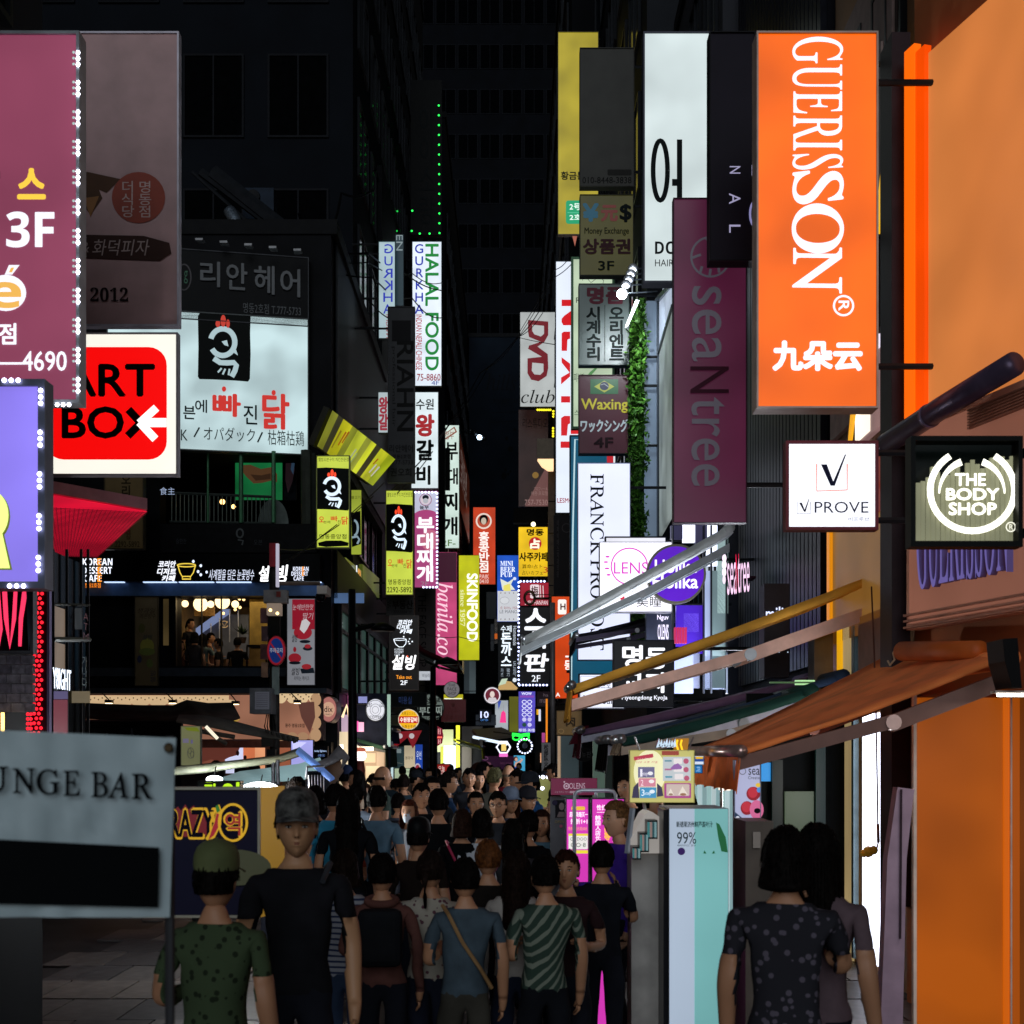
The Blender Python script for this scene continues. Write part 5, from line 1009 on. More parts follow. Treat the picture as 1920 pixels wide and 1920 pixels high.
# dark ribbed zone fittings
db = thing('utility_box', 'dark grey box with tiny white lettering on the ribbed dark wall', 'box', W(1455,1280,14.8))
MB().box(*pbox(1433, 1094, 1480, 1270, 14.8, 15.1)).build('case', paint('#3a383e', .5, .2), db)
draw(Plane(1433,1480,14.8,14.8), [T('mili',1436,1138,1468,1164,'#d8e0ff',1.3,b=.05), T('"F:::" .',1435,1210,1478,1224,'#c0d0e8',1.1)], db, .01)
db = thing('utility_box', 'taupe metal cabinet hung on the wall above the green lit shop', 'box', W(1540,1280,14.0))
MB().box(*pbox(1527, 1177, 1562, 1280, 14.0, 14.3)).build('case', paint('#73675c', .5, .2), db)
ns = thing('neon_sign', 'small white and pink neon letters with tree emblem on the dark wall', 'neon sign', W(1390,1120,17.5))
draw(Plane(1365,1420,17.6,17.2), [T('sea',1374,1056,1392,1116,'#f0c8e8',1.4), T('N',1390,1040,1396,1110,'#d8204a',1.2), T('tree',1394,1046,1416,1112,'#f0c8e8',1.4), O(1369,1048,4,7,'#f6dcf2',1.5), O(1369,1060,4.5,8,'#f6dcf2',1.5), O(1369,1074,4,8,'#f6dcf2',1.5), O(1369,1088,3,8,'#f6dcf2',1.3)], ns, .1)
MB().box(*pbox(1366, 1080, 1418, 1084, 17.6, 17.9)).build('rail', paint('#2a1420'), ns)
# white lit panels / glazing behind the maroon sign
wpn = thing('lit_glass_bay', 'pale lit glass bay beside the ivy column', 'shopfront', W(1235,1000,21))
q = Plane(1236, 1262, 24, 21.5)
def qp(x0,y0,x1,y1,nm,mt,off=0,par=None):
    a = q(x0,y1,off); MB().obox(a,q.u,q.n,(q(x1,y1)-q(x0,y1)).dot(q.u),.05,q(x0,y0).z-a.z).build(nm,mt,par or wpn)
qp(1236,566,1262,658,'glass_panel',glow('#b9c6da',.8,.2,True)); qp(1236,664,1262,1005,'glass_panel',glow('#8f9a98',.7,.45,True)); qp(1234,560,1236,1010,'frame',paint('#30363e',.3,.6),.03); qp(1236,658,1262,664,'frame',paint('#30363e',.3,.6),.03)
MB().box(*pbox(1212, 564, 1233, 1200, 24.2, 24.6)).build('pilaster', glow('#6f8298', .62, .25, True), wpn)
MB().tube([W(1233,562,24), W(1262,530,21.5)], .05, 6).build('frame', paint('#4a525c',.3,.6), wpn)
qx = thing('lit_shop_bay', 'bright white and purple lit shop windows below the maroon sign', 'shopfront', W(1330,1200,19))
for (x0_,y0_,x1_,y1_,c_,e_) in ((1258,985,1280,1010,'#3c3a5c',.6),(1281,982,1303,1016,'#e6e9fa',2.6),(1304,982,1326,1030,'#4c4a6c',.6),(1326,985,1345,1060,'#dfe6ff',2.6),(1345,1000,1365,1150,'#a9c4c4',.9),(1322,1070,1332,1290,'#b0c0e8',1.0),(1333,1070,1363,1290,'#7f979c',.7),(1268,1135,1320,1225,'#4a22c8',.9),(1282,1150,1310,1185,'#7a5af0',1.0),(1322,1230,1360,1292,'#6c7a9c',.6),(1264,1225,1300,1300,'#aab6e0',.9),(1300,1212,1312,1290,'#8a93b8',.7)):
    MB().box(*pbox(x0_,y0_,x1_,y1_,18.9,19.0)).build('lit_panel', glow(c_,e_,.3,True), qx)
for px in (1262,1320,1334,1363): MB().box(*pbox(px-1.5,985,px+1.5,1300,18.8,18.88)).build('mullion', paint('#2c3038',.3,.6), qx)
for i in range(9): MB().box(*pbox(1288+8*i,1062-3*i,1296+8*i,1066-3*i,18.6,18.7)).build('lit_slat', glow('#e6eeff',1.3), qx)
shop_light('bay_glow', (2.95, 18.4, 2.6), 200, 1.6, (0,90,0), (.86,.9,1), qx)
for i in range(5): MB().box(*pbox(1265+5*i, 1176, 1268+5*i, 1206, 18.2, 18.3)).build('pink_light', glow('#c02a5a', .9), qx)
draw(Plane(1230,1262,20,20), [T('Nguv',1231,1154,1252,1166,'#f0e8ff',1.4,b=.04), T('OLENS',1232,1172,1252,1200,'#f0e8ff',1.3,b=.04)], qx, .1)
MB().box(*pbox(1212,1148,1264,1230,20.1,20.3)).build('backing', paint('#4a5064'), qx)
# ivy column
iv = thing('ivy_column', 'tall column of hanging green ivy lit white at the top', 'plant', W(1196, 1200, 23.9))
MB().box(*pbox(1186, 600, 1207, 1205, 24.3, 24.5)).build('trellis', paint('#0b120b', .9), iv)
lv = [MB(), MB(), MB()]; rnd = random.Random(3)
for i in range(5200):
    py = 562 + 640*rnd.random(); ww = 17 if py > 620 else 6 + (py-562)*.19
    if 880 < py < 960: ww *= .62
    px = 1194 + (6 if py < 650 else 0)*(650-py)/90 + rnd.gauss(0, ww*.55) + 2*math.sin(py*.06)
    if abs(px-1195) > 22: continue
    c = W(px, py, 23.85 + .35*rnd.random()); s = .035 + .035*rnd.random()
    a = Vector((rnd.gauss(0,1), rnd.gauss(0,.6), rnd.gauss(-.4,1))).normalized(); b_ = a.cross(Vector((rnd.gauss(0,1),rnd.gauss(0,1),rnd.gauss(0,1)))).normalized()
    lv[i % 3].add([c - a*s, c + b_*s*.45, c + a*s, c - b_*s*.45], [(0,1,2,3)])
for k, c_ in enumerate(('#35601c','#234612','#4a7a28')):
    o_ = lv[k].build('leaves', paint(c_, .5, var=.4), iv); o_['kind'] = 'stuff'
# flood lamps over the ivy
fl = thing('floodlight_rack', 'row of five dazzling white floodlights over the ivy column', 'floodlight', W(1190,545,23))
hd = ((1187,505),(1183,515),(1179,525),(1174,535),(1167,550))
for k, (px, py) in enumerate(hd):
    MB().lathe(W(px, py, 22.9-.15*k), [(0,-.05),(.07,-.03),(.09,.03),(.05,.08)], 12).build('head', paint('#c8ccd2', .3, .6), fl, True)
    MB().ball(W(px-1, py+1.5, 22.8-.15*k), .085 if k == 4 else .06, .06, .035 if k < 4 else .085, n=12).build('lamp', glow('#eef6ff', 14 if k == 4 else 8, 0, True), fl, True)
    MB().tube([W(px+4, py, 23-.15*k), W(1232, py-6 if k < 2 else py-4, 23.6)], .012, 5).build('arm', paint('#8a929a', .3, .7), fl)
MB().prism([W(1192,562,23), W(1199,563,23), W(1178,610,23), W(1172,613,23)], (0,.06,0)).build('reflector', glow('#f2f8ff', 1.6, 0, True), fl)
sp_ = bpy.data.lights.new('floodlight_beam', 'SPOT'); sp_.energy = 600; sp_.spot_size = R(80); sp_.spot_blend = .6; sp_.color = (.88,.96,1); sp_.shadow_soft_size = .08
so_ = bpy.data.objects.new('floodlight_beam', sp_); COL.objects.link(so_); so_.location = W(1176,545,22.3); so_.parent = fl; so_.location = W(1176,545,22.3) - ORG[fl.name]
dv = (W(1196,700,24.2) - W(1176,545,22.3)); so_.rotation_euler = dv.to_track_quat('-Z','Y').to_euler()

# ================================================================ awnings
awning('awning', 'grey folding arm awning reaching furthest over the street', (1368,985,18), (978,1196,18), .5, '#d4dad8', val=.3, valcol='#c8ccc8', armcol='#a8b0b4', th=.11, armh=.11, gap=.07, sag=.02)
awning('awning', 'thin black framed awning below the grey one', (1278,1138,20.5), (1080,1190,20.5), 1.6, '#15151c', val=.22, armcol='#3a3444', th=.04)
awning('awning', 'mustard yellow awning with pale pink folding arm', (1650,1072,13), (1072,1284,13), .9, '#f0b040', val=.32, valcol='#d89a30', armcol='#e8b8a4', th=.08, armh=.13, gap=.15, sag=.03)
awning('awning', 'purple grey awning with maroon valance under the black square sign', (1540,1262,14.6), (1090,1368,14.6), 1.2, '#8a6a90', val=.28, valcol='#4a1422', armcol='#a0a4b8', th=.07, armh=.1)
awning('awning', 'navy awning with black valance and grey arm', (1580,1262,13.2), (1140,1386,13.2), 1.4, '#2a3a50', val=.3, valcol='#0a0809', armcol='#a8a4b0', th=.07, armh=.12)
awning('awning', 'dark green awning just behind the orange one', (1520,1290,12.2), (1165,1385,12.2), 1.5, '#1e4038', val=.12, valcol='#6a5a48', armcol='#8a7a68', th=.08, armh=.1)
awning('awning', 'bright orange awning with wavy valance filling the lower right', (1890,1226,9.3), (1388,1408,9.6), 2.6, '#ff8c48', val=.27, valcol='#ff7c30', armcol='#6c4a40', th=.03, rail='#c8a8a0', armh=.12, rise=.24)
rl_ = thing('awning_cassette', 'rolled orange fabric on its cassette above the orange awning', 'awning roll', W(1800,1240,9.3))
MB().tube([wp(1734,1222,.2), wp(1884,1222,.2)], .075, 16).build('roll', paint('#b8581a', .6, var=.15), rl_, True)
MB().prism([W(1880,1198,8.7), W(1908,1196,8.7), W(1916,1290,8.7), W(1898,1290,8.7), W(1884,1240,8.7)], (0,.3,0)).build('end_cap', paint('#0e0d0f', .35), rl_)
MB().tube([wp(1736,1212,.25), wp(1728,1226,.25), wp(1731,1238,.25), wp(1722,1248,.25), wp(1718,1240,.25)], .008, 6).build('tie_cord', paint('#c8b090', .8), rl_, True)
ck = thing('awning_crank', 'thin crank rod hanging down the lit glass of the tan shop', 'crank', W(1650,1590,11.6))
MB().tube([W(1634,1100,11.8), W(1642,1300,11.6), W(1646,1545,11.5)], .007, 6).tube([W(1646,1545,11.5), W(1647,1580,11.5)], .013, 6).tube([W(1647,1578,11.5), W(1644,1592,11.5), W(1632,1598,11.5)], .007, 6).build('rod', paint('#7a4a3c', .4, .5), ck, True)
fw_ = solo(MB().ball(W(1628,1597,11.5), .05, n=8).ball(W(1638,1594,11.5), .04, n=8).ball(W(1620,1600,11.5), .035, n=8).build('flower', paint('#b08a1a', .7)), 'small yellow flower at the end of the crank rod', 'flower')
yl = thing('paper_lantern', 'yellow striped lamp shade at the left corner of the orange awning', 'lamp', W(1275,1415,11))
MB().prism([W(1264,1385,11), W(1292,1384,11), W(1288,1420,11), W(1268,1410,11)], (0,.15,0)).build('shade', glow('#c8881a', .6, .2, True), yl)
for k in (0,1): draw(Plane(1264,1292,10.97,10.97), [Ln('#ffc81e',1.3,3.5,(1270+8*k,1387),(1268+8*k,1396),(1271+8*k,1406),(1276+7*k,1415))], yl, .01)

# ================================================================ lower right things
pst, _ = sign('poster', 'big tilted yellow poster of price boxes with fan pictures', 1180, 1406, 1302, 1505, 9.2, '#cfc878', .78, .03, '#b8b060', .004, [
  O(1218,1448,30,42,'#f2efc0',.9), P('#c03a50',.8,(1188,1419),(1224,1413),(1225,1420),(1189,1426)), T('신상 오픈 기념',1192,1427,1232,1431,'#c03a50',.8), T('1+1 행사',1196,1421,1222,1424,'#f0d8d8',.8), Q(1196,1438,1227,1458,'#77749c',.7), T('1',1200,1442,1204,1456,'#e8e4f0',1), T('step',1204,1448,1214,1456,'#e8e4f0',1), O(1219,1450,5,3.5,'#f0eef4',.9), Q(1197,1459,1229,1475,'#dc8aa0',.8), T('2',1201,1462,1206,1473,'#f6dce4',1), O(1221,1465,5,3.5,'#f6eef0',.9), Q(1199,1476,1230,1496,'#4a9ac8',.8), T('3',1202,1480,1208,1492,'#e8f4fc',1), T('step',1209,1485,1220,1492,'#e8f4fc',1), O(1222,1484,5,3.5,'#e8f2f8',.9),
  P('#4a4464',.5,(1184,1496),(1187,1476),(1196,1466),(1198,1496)), P('#4a4464',.5,(1231,1468),(1240,1476),(1243,1492),(1231,1494)), Q(1240,1408,1272,1416,'#a84a3c',.7), Q(1242,1419,1294,1464,'#c9d0d4',.8), Q(1262,1422,1278,1432,'#e8e0e0',.9), Q(1262,1436,1280,1447,'#e8e0e0',.9), Q(1264,1451,1280,1461,'#e8e0e0',.9), P('#9a6ab0',.8,(1256,1440),(1262,1434),(1270,1431),(1278,1438),(1276,1442),(1258,1443)), O(1285,1427,5,5,'#c05a78',.8), O(1285,1443,5,5,'#c05a78',.8), O(1286,1459,5,5,'#c05a78',.8), Q(1245,1425,1258,1428,'#6a98a8',.8), Q(1245,1441,1258,1444,'#b86a90',.8), Q(1246,1455,1259,1458,'#4a9ab0',.8),
  RR(1244,1468,1294,1496,2,'#b04a90',.8), RR(1248,1470,1291,1492,2,'#d4c0b8',.8), P('#e8dcd0',.9,(1250,1490),(1256,1478),(1262,1490)), P('#e8dcd0',.9,(1270,1490),(1278,1474),(1288,1490)), O(1256,1489,4,2,'#a88a70',.7), O(1279,1489,6,2.4,'#a87a5c',.7)], cat='poster', var=.12)
MB().tube([W(1200,1408,9.2), W(1190,1382,9.4)], .006, 5).tube([W(1290,1408,9.2), W(1300,1382,9.4)], .006, 5).tube([W(1207,1505,9.25), W(1212,1530,9.25)], .012, 6).build('poster_stay', paint('#c8c8c8', .3, .6), pst)
sign('poster', 'pale lilac makeup poster with red compacts beside the dark doorway', 1376, 1425, 1426, 1900, 9.8, '#b4b8da', .85, .04, '#8890a8', .006, [
  Rg(1392,1446,6,6,1,'#2a3040'), T('sea',1403,1441,1424,1453,'#1c2030'), T('Create',1402,1455,1424,1461,'#3a4058'), O(1412,1488,13,13,'#9a1c2c',.7), O(1411,1486,9,10,'#c23040',.8), O(1400,1515,12,13,'#9a1c2c',.7), O(1399,1513,9,10,'#c23040',.8), O(1418,1518,13,18,'#d86a98',.8), O(1421,1472,5,4,'#e0b838',.9), O(1422,1481,4,5,'#4a8ad0',.9), O(1419,1520,6,5,'#16121a'), P('#243a5c',.6,(1377,1522),(1396,1538),(1394,1568),(1378,1564)), O(1382,1534,4,4,'#d8dce8',.9), Ln('#e0b838',.9,2,(1380,1544),(1392,1560))], cat='poster', var=.1)
sign('sticker_sign', 'white and blue parking plate above the aloe box', 1297, 1417, 1320, 1434, 11, '#d8e0f0', 1, .03, '#888', .004, [Q(1302,1419,1319,1428,'#1c4a9a',.9), Q(1304,1419,1318,1423,'#e8b818',.9), T('E',1298,1419,1302,1426,'#111')], cat='plate')
sign('sticker_sign', 'small square blue plate below the parking plate', 1301, 1434, 1317, 1450, 11, '#0f70b8', .9, .03, '#0c5890', .004, [T('卫',1305,1438,1313,1446,'#b8dcf0',1)], cat='plate')
wl_ = thing('lit_wall', 'pale glazed lit wall behind the yellow poster', 'wall panel', W(1330,1600,12))
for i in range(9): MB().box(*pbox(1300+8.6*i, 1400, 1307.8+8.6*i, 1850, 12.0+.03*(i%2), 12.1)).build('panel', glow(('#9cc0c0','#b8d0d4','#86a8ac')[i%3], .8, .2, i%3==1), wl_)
MB().box(*pbox(1354,1456,1370,1482,11.6,11.8)).build('lamp_panel', glow('#ffe8d0', 1.8, 0, True), wl_); MB().box(*pbox(1354,1440,1370,1455,11.6,11.8)).build('vent', paint('#6a7474',.3,.5), wl_)
MB().tube([W(1352,1425,10.5), W(1354,1915,10.5)], .012, 8).build('pole', paint('#c8d0d0',.2,.8), wl_)
ab = thing('display_box', 'white aloe display box with teal face reading 99%', 'display box', W(1310,1600,8.6))
MB().box(*pbox(1255,1516,1366,2030,8.6,9.2)).build('case', paint('#9aa8b4', .5), ab)
MB().box(*pbox(1256,1517,1302,1990,8.57,8.598)).build('face', glow('#b4c4d8', .8, .1, True), ab); MB().box(*pbox(1302.5,1517,1365,1990,8.57,8.598)).build('face', glow('#7fc0c0', .75, .2, True), ab)
draw(Plane(1256,1366,8.57,8.57), [T('新德莱济州鲜芦荟叶汁',1268,1540,1336,1551,'#1c4040',b=.03), T('99%',1269,1560,1305,1582,'#1a3c40'), T('세라마이드 함유',1269,1583,1304,1587,'#3a5a60'), O(1277,1596,7,7,'#3c1c6a',.5), P('#1c6a3c',.6,(1342,1542),(1348,1545),(1360,1570),(1364,1598),(1352,1596),(1346,1570)), P('#1c6a3c',.6,(1318,1600),(1320,1594),(1324,1600),(1334,1600),(1338,1594),(1340,1600))], ab, .01)
MB().box(*pbox(1244,1518,1254,2026,8.65,9.0)).build('mirror_edge', paint('#1c1c20', .3, .5), ab)
dr = thing('display_rack', 'white stepped cosmetics display rack', 'display rack', W(1215,1600,8.9))
MB().prism([W(1184,1600,8.9), W(1184,1575,8.9), W(1208,1528,8.9), W(1216,1522,8.9), W(1224,1523,8.9), W(1243,1536,8.9), W(1243,1600,8.9)], (0,.4,0)).build('panel', glow('#b8b2ac', .6, .15, True), dr)
for k, (x0_,y0_,x1_,y1_) in enumerate(((1214,1538,1233,1573),(1200,1562,1217,1598),(1186,1588,1202,1612))):
    MB().box(*pbox(x0_,y0_,x1_,y1_,8.7,8.88)).build('shelf', paint('#20282a', .3), dr)
    for i in range(4): MB().box(*pbox(x0_+1+(x1_-x0_-2)*i/4,y0_+4,x0_+.2+(x1_-x0_-2)*(i+1)/4,y1_-3,8.64,8.69)).build('product', glow(('#3c8a8c','#a88a84','#2c5a60','#8ab0b4')[i], .5), dr)
MB().tube([W(1176,1600,9), W(1186,1515,9)], .02, 6).build('strut', paint('#a8b4c4',.3,.5), dr)
MB().prism([W(1184,1600,8.95), W(1243,1600,8.95), W(1243,2006,8.95), W(1184,2006,8.95)], (0,.35,0)).build('base', paint('#a9a5a0', .5), dr)
ol = thing('sign', 'dark magenta lens shop board above pink posters', 'sign', W(1075,1492,10.8))
MB().box(*pbox(1033,1459,1120,1491,10.8,10.9)).build('case', paint('#4a1430', .5), ol); MB().box(*pbox(1033.5,1459.5,1119.5,1490.5,10.77,10.798)).build('face', glow('#7d2248', .5, .15, True), ol)
draw(Plane(1033,1120,10.77,10.77), [Rg(1062,1474,4.6,5,2,'#c0a4b4',.7), O(1062,1474,2,2,'#c0a4b4',.7), O(1058,1466,1.5,1.5,'#c0a4b4',.7), T('OLENS',1067,1468,1097,1479,'#c0a4b4',.7), T('오늘 뭐하고 놀지',1040,1483,1066,1487,'#9a7a8a',.6), Q(1068,1483,1090,1487,'#a88898',.6)], ol, .01)
bd = thing('display_stand', 'grey poster stand with small portrait photo left of the pink posters', 'poster stand', W(1045,1600,10.8))
MB().box(*pbox(1032,1494,1062,1902,10.85,10.95)).build('panel', paint('#5a5a60', .5), bd)
draw(Plane(1032,1062,10.85,10.85), [Q(1041,1500,1062,1533,'#17161c'), O(1053,1512,5,7,'#6a5a5c',.3), P('#5a4c50',.25,(1044,1532),(1048,1522),(1058,1522),(1061,1532)), O(1040,1505,5,5,'#2a2440'), T('OPEN',1040,1538,1058,1543,'#8a7a4a'), O(1052,1549,3,3,'#a84a6a')], bd, .01)
sign('poster_stand', 'magenta poster with Chinese lines and white round cornered panel', 1060, 1496, 1105, 1932, 10.2, '#d83ab8', .95, .08, '#4a4450', .01, [
  RR(1071,1512,1097,1519,3,'#e8b83c',1), T('超级美瞳买一',1068,1522,1102,1532,'#ffe8f6',1.2,b=.03), T('打折1+1',1070,1535,1101,1545,'#ffe8f6',1.2,b=.05), T('凭券满30元减200元',1065,1550,1101,1557,'#f6a878',1.1), RR(1066,1563,1102,1592,2,'#e8e4e0',1), Q(1066,1563,1102,1567,'#e8d83c',1), Q(1066,1594,1102,1600,'#e8d83c',1), T('ODDOO',1069,1570,1100,1576,'#8a9090'), T('OO·8',1070,1580,1098,1588,'#5a8a70')], cat='poster stand', var=.05)
sign('poster_stand', 'magenta poster with white vertical Chinese line behind the purple jacket woman', 1108, 1496, 1172, 1926, 10.3, '#d83ab8', .95, .08, '#4a4450', .01, [
  T('性价',1119,1509,1136,1519,'#ffe8f6',1.2,b=.03), Ln('#ffe8f6',1.2,1,(1119,1523),(1136,1523)), V('韩国人店长推荐',1116,1529,1126,1594,'#ffe8f6',1.2,b=.03), V('同等',1133,1545,1144,1575,'#f6b83c',1.2,b=.04), V('价格',1133,1578,1144,1600,'#f6b83c',1.2,b=.04)], cat='poster stand', var=.05)
pr = thing('pipe_rail', 'white bent pipe rail standing before the magenta posters', 'rail', W(1075,1600,9.9))
MB().tube([W(1077,1949,9.9), W(1077,1500,9.9), W(1078,1489,9.9), W(1083,1484,9.9), W(1092,1482,9.9), W(1140,1482,9.9), W(1150,1484,9.9), W(1154,1490,9.9), W(1155,1520,9.9), W(1155,1949,9.9)], .014, 10).tube([W(1117,1482,9.9), W(1117,1495,9.9)], .01, 8).build('tube', paint('#c3c8d4', .3, .3), pr, True)
sign('sign', 'brown board with a black meat character left of the maroon valance', 1043, 1332, 1091, 1379, 19.2, '#5a4218', .45, .1, '#2c2010', .01, [T('肉',1062,1343,1078,1362,'#181008',b=.04), Rg(1052,1371,5,4,1,'#7a6038')])
roundsign('round_sign', 'small black oval hanging board with grey script', 1095, 1415, 13, 15, '#0c0c0d', 0, '#17171a', [T('메뉴판',1082,1409,1108,1420,'#38383a')], rx=17, th=.05)
sd = thing('doorway_front', 'pale green shop doorway glass under the awnings', 'shopfront', W(1110,1600,16.5))
for k, (x0_,y0_,x1_,y1_,c_,e_) in enumerate(((1046,1380,1051,1460,'#c8a888',.6),(1052,1380,1085,1730,'#3c4c50',.45),(1086,1380,1092,1730,'#20282c',0),(1112,1383,1134,1730,'#5c7266',.55),(1135,1383,1148,1730,'#2c3834',.2),(1062,1432,1078,1640,'#a88478',.35),(1192,1387,1222,1404,'#a89a88',.9),(1160,1380,1176,1398,'#c8a880',.7),(1225,1385,1262,1402,'#9ab4c4',.9),(1150,1395,1180,1730,'#0c0c10',0))):
    MB().box(*pbox(x0_,y0_,x1_,y1_,16.5+.02*k,16.6+.02*k)).build('panel', glow(c_,e_,.25,True) if e_ else paint(c_), sd)
cs = thing('cosmetic_bag_rack', 'silver foil bags hanging over the yellow poster', 'goods', W(1245,1400,10.5))
for k in range(7): MB().prism([W(1230+5*k,1402-3*(k%2),10.5), W(1238+5*k,1400,10.5), W(1236+5*k,1384+2*(k%3),10.5)], (0,.08,0)).build('foil_bag', paint('#b8c8d4', .15, .8), cs)
pc = thing('curtain', 'pale pink folded curtain leaning by the dark doorway', 'curtain', W(1690,1600,9.8))
MB().prism([W(1650,1950,9.8), W(1664,1610,9.8), W(1683,1476,9.8), W(1715,1480,9.8), W(1712,1500,9.8), W(1700,1610,9.8), W(1692,1950,9.8)], (0,.12,0)).build('cloth', paint('#a48a9c', .8, var=.2), pc)
MB().tube([W(1690,1480,9.78), W(1688,1760,9.78)], .008, 5).build('cord', paint('#3a2c34'), pc)
dk = thing('dark_doorway', 'dark shop opening with green tinted stock behind the orange awning', 'shopfront', W(1500,1600,13.5))
for k, (x0_,y0_,x1_,y1_,c_,e_) in enumerate(((1400,1300,1600,1800,'#0a0d0d',0),(1428,1430,1445,1465,'#2c8ad0',.9),(1448,1425,1468,1790,'#14241f',.25),(1472,1484,1526,1560,'#56664e',.4),(1530,1400,1548,1790,'#12302a',.3),(1492,1275,1528,1284,'#a8d89a',1.2),(1444,1278,1560,1281,'#4c6a44',.7),(1445,1400,1500,1404,'#203a30',.3))):
    MB().box(*pbox(x0_,y0_,x1_,y1_,13.6-.04*k,13.65-.04*k)).build('panel', glow(c_,e_,.3,e_>.5) if e_ else paint(c_), dk)
mb_ = thing('mailbox_cabinet', 'taupe cabinet beside the makeup poster', 'cabinet', W(1420,1600,9.0)); MB().box(*pbox(1398,1540,1450,2002,9.0,9.5)).build('case', paint('#5a5048', .5), mb_); MB().box(*pbox(1412,1560,1426,1590,8.97,8.999)).build('plate', paint('#8a8078', .3, .5), mb_)
# ================================================================ poles, cables, stalls
up_ = thing('utility_pole', 'grey utility pole carrying boxes and a no parking disc', 'utility pole', W(514,1602,24))
MB().tube([W(516,1640,24), W(514,1020,24)], .085, 12).build('shaft', paint('#2c2a28', .6, .2, .5), up_, True)
MB().box(*pbox(505,1018,522,1062,23.8,23.95)).build('banner_plate', paint('#8c1a28', .4), up_); MB().box(*pbox(517,1019,522,1100,23.7,23.79)).build('light_strip', glow('#c8c4d8', .7), up_)
MB().box(*pbox(494,1106,538,1130,23.7,23.9)).build('notice_board', paint('#6a6868', .5), up_); MB().box(*pbox(518,1109,526,1119,23.66,23.69)).build('emblem', paint('#6a2a24'), up_)
MB().box(*pbox(500,1131,526,1153,23.6,23.8)).build('lamp_box', glow('#8a7a6c', .6, .4), up_); MB().ball(W(507,1144,23.5),.03,n=8).ball(W(520,1150,23.5),.03,n=8).build('bulb', glow('#ffd890', 3), up_)
MB().box(*pbox(503,1155,524,1192,23.7,23.85)).build('speaker', paint('#101010'), up_)
for k in range(4): MB().box(*pbox(488+k%2*2,1140+34*k,502,1168+34*k,23.8,23.85)).build('flyer', paint(('#6a4a4c','#5a4448','#6a4444','#7a5c48')[k], .7, var=.4), up_)
MB().box(*pbox(468,1290,508,1338,23.4,23.9)).build('control_box', paint('#5a5c60', .5, .2, .4), up_); draw(Plane(468,508,23.4,23.4), [Q(478,1297,505,1330,'#8a8a94')]+[Ln('#5a5a66',0,.8,(481,1301+4*i),(502,1301+4*i)) for i in range(7)], up_)
MB().box(*pbox(510,1250,523,1302,23.75,23.8)).build('sign_plate', paint('#6c7a76', .5, var=.4), up_)
MB().box(*pbox(500,1405,516,1450,23.7,23.95)).build('meter_box', paint('#1a1a1c', .4), up_)
MB().box(*pbox(490,1375,512,1400,23.7,23.95)).build('junction_box', paint('#2a2724', .5), up_)
for k in range(5): MB().tube([W(500+3*k,1340,23.8), W(496+5*k,1362,23.7), W(504+3*k,1385,23.8)], .012, 5).build('cable', paint('#111'), up_)
MB().tube([W(516,1094,24), W(600,1094,24)], .035, 8).build('camera_arm', paint('#6a5a50', .4, .4), up_)
MB().box(*pbox(594,1098,613,1113,23.8,24.3)).build('camera_case', paint('#a09890', .4), up_); MB().ball(W(601,1119,24),.09,n=12).build('camera_dome', paint('#0a0a0c', .1), up_, True)
np_, _ = roundsign('round_sign', 'round blue no parking disc with red rim and slash on the pole', 518, 1220, 28, 23.5, '#163a8c', .32, '#8c1a28', [Rg(518,1220,15,25,3.5,'#a01c2c',.45), Ln('#a01c2c',.45,3,(506,1204),(530,1238)), T('주차금지',506,1215,530,1224,'#b8c0d0',.5,b=.02)], rx=18, th=.03)
for (lab, p0, p1, r, dd) in (('tall black street lamp post left of the street centre', (662,1640), (660,1105), .1, 26), ('black street lamp post with flat lamp head in mid street', (811,1600), (812,1250), .1, 34)):
    lp_ = thing('street_lamp', lab, 'street lamp', W(p0[0], p0[1], dd)); MB().tube([W(*p0, dd), W(*p1, dd)], r, 12, .07).build('post', paint('#0a0b0d', .4, .4), lp_, True)
    if dd == 34:
        MB().lathe(W(838,1243,34), [(0,.16),(.12,.12),(.3,.03),(.28,-.03),(0,-.04)], 16).build('lamp_head', paint('#0c0c0e', .4, .4), lp_, True); MB().tube([W(812,1251,34), W(826,1240,34), W(840,1242,34)], .035, 8).build('arm', paint('#0c0c0e', .4, .4), lp_)
    else:
        MB().tube([W(660,1182,26), W(700,1172,26), W(716,1178,26)], .05, 8).build('arm', paint('#0a0b0d', .4, .4), lp_)
        MB().lathe(W(718,1180,26), [(0,.14),(.12,.11),(.24,.02),(.22,-.03),(0,-.03)], 16).build('lamp_head', paint('#0c0c0e', .4, .4), lp_, True)
# overhead cables
def cable(lab, pts, r=.012, sag=0):
    c0 = [W(*p) for p in pts]; out = []
    for i in range(len(c0)-1):
        for k in range(8):
            t = k/8; p = c0[i].lerp(c0[i+1], t); p.z -= sag*math.sin(math.pi*t); out.append(p)
    out.append(c0[-1]); solo(MB().tube(out, r, 5).build('cable', paint('#08090b', .5)), lab, 'cable', 'overhead cables')
cable('thick black cable running from the dark building across the green and blue sign', [(560,458,30),(690,474,31),(760,514,40),(830,545,46)], .02, .1)
cable('second overhead cable just below the thick one', [(560,462,30),(690,492,31),(772,512,40),(830,530,46)], .014, .15)
cable('third overhead cable crossing the blue letters', [(560,466,30),(700,520,31),(772,558,40),(830,596,46)], .018, .2)
cable('cable dipping behind the dark vertical sign', [(690,560,31),(730,598,33),(765,620,36)], .014, .05)
cable('long diagonal cable rising to the grey club sign', [(735,918,34),(830,812,45),(900,700,50),(968,635,52),(1010,585,53)], .018, .1)
cable('parallel diagonal cable beside the one rising to the club sign', [(745,925,34),(840,800,45),(915,690,50),(972,632,52),(1018,586,53)], .014, .15)
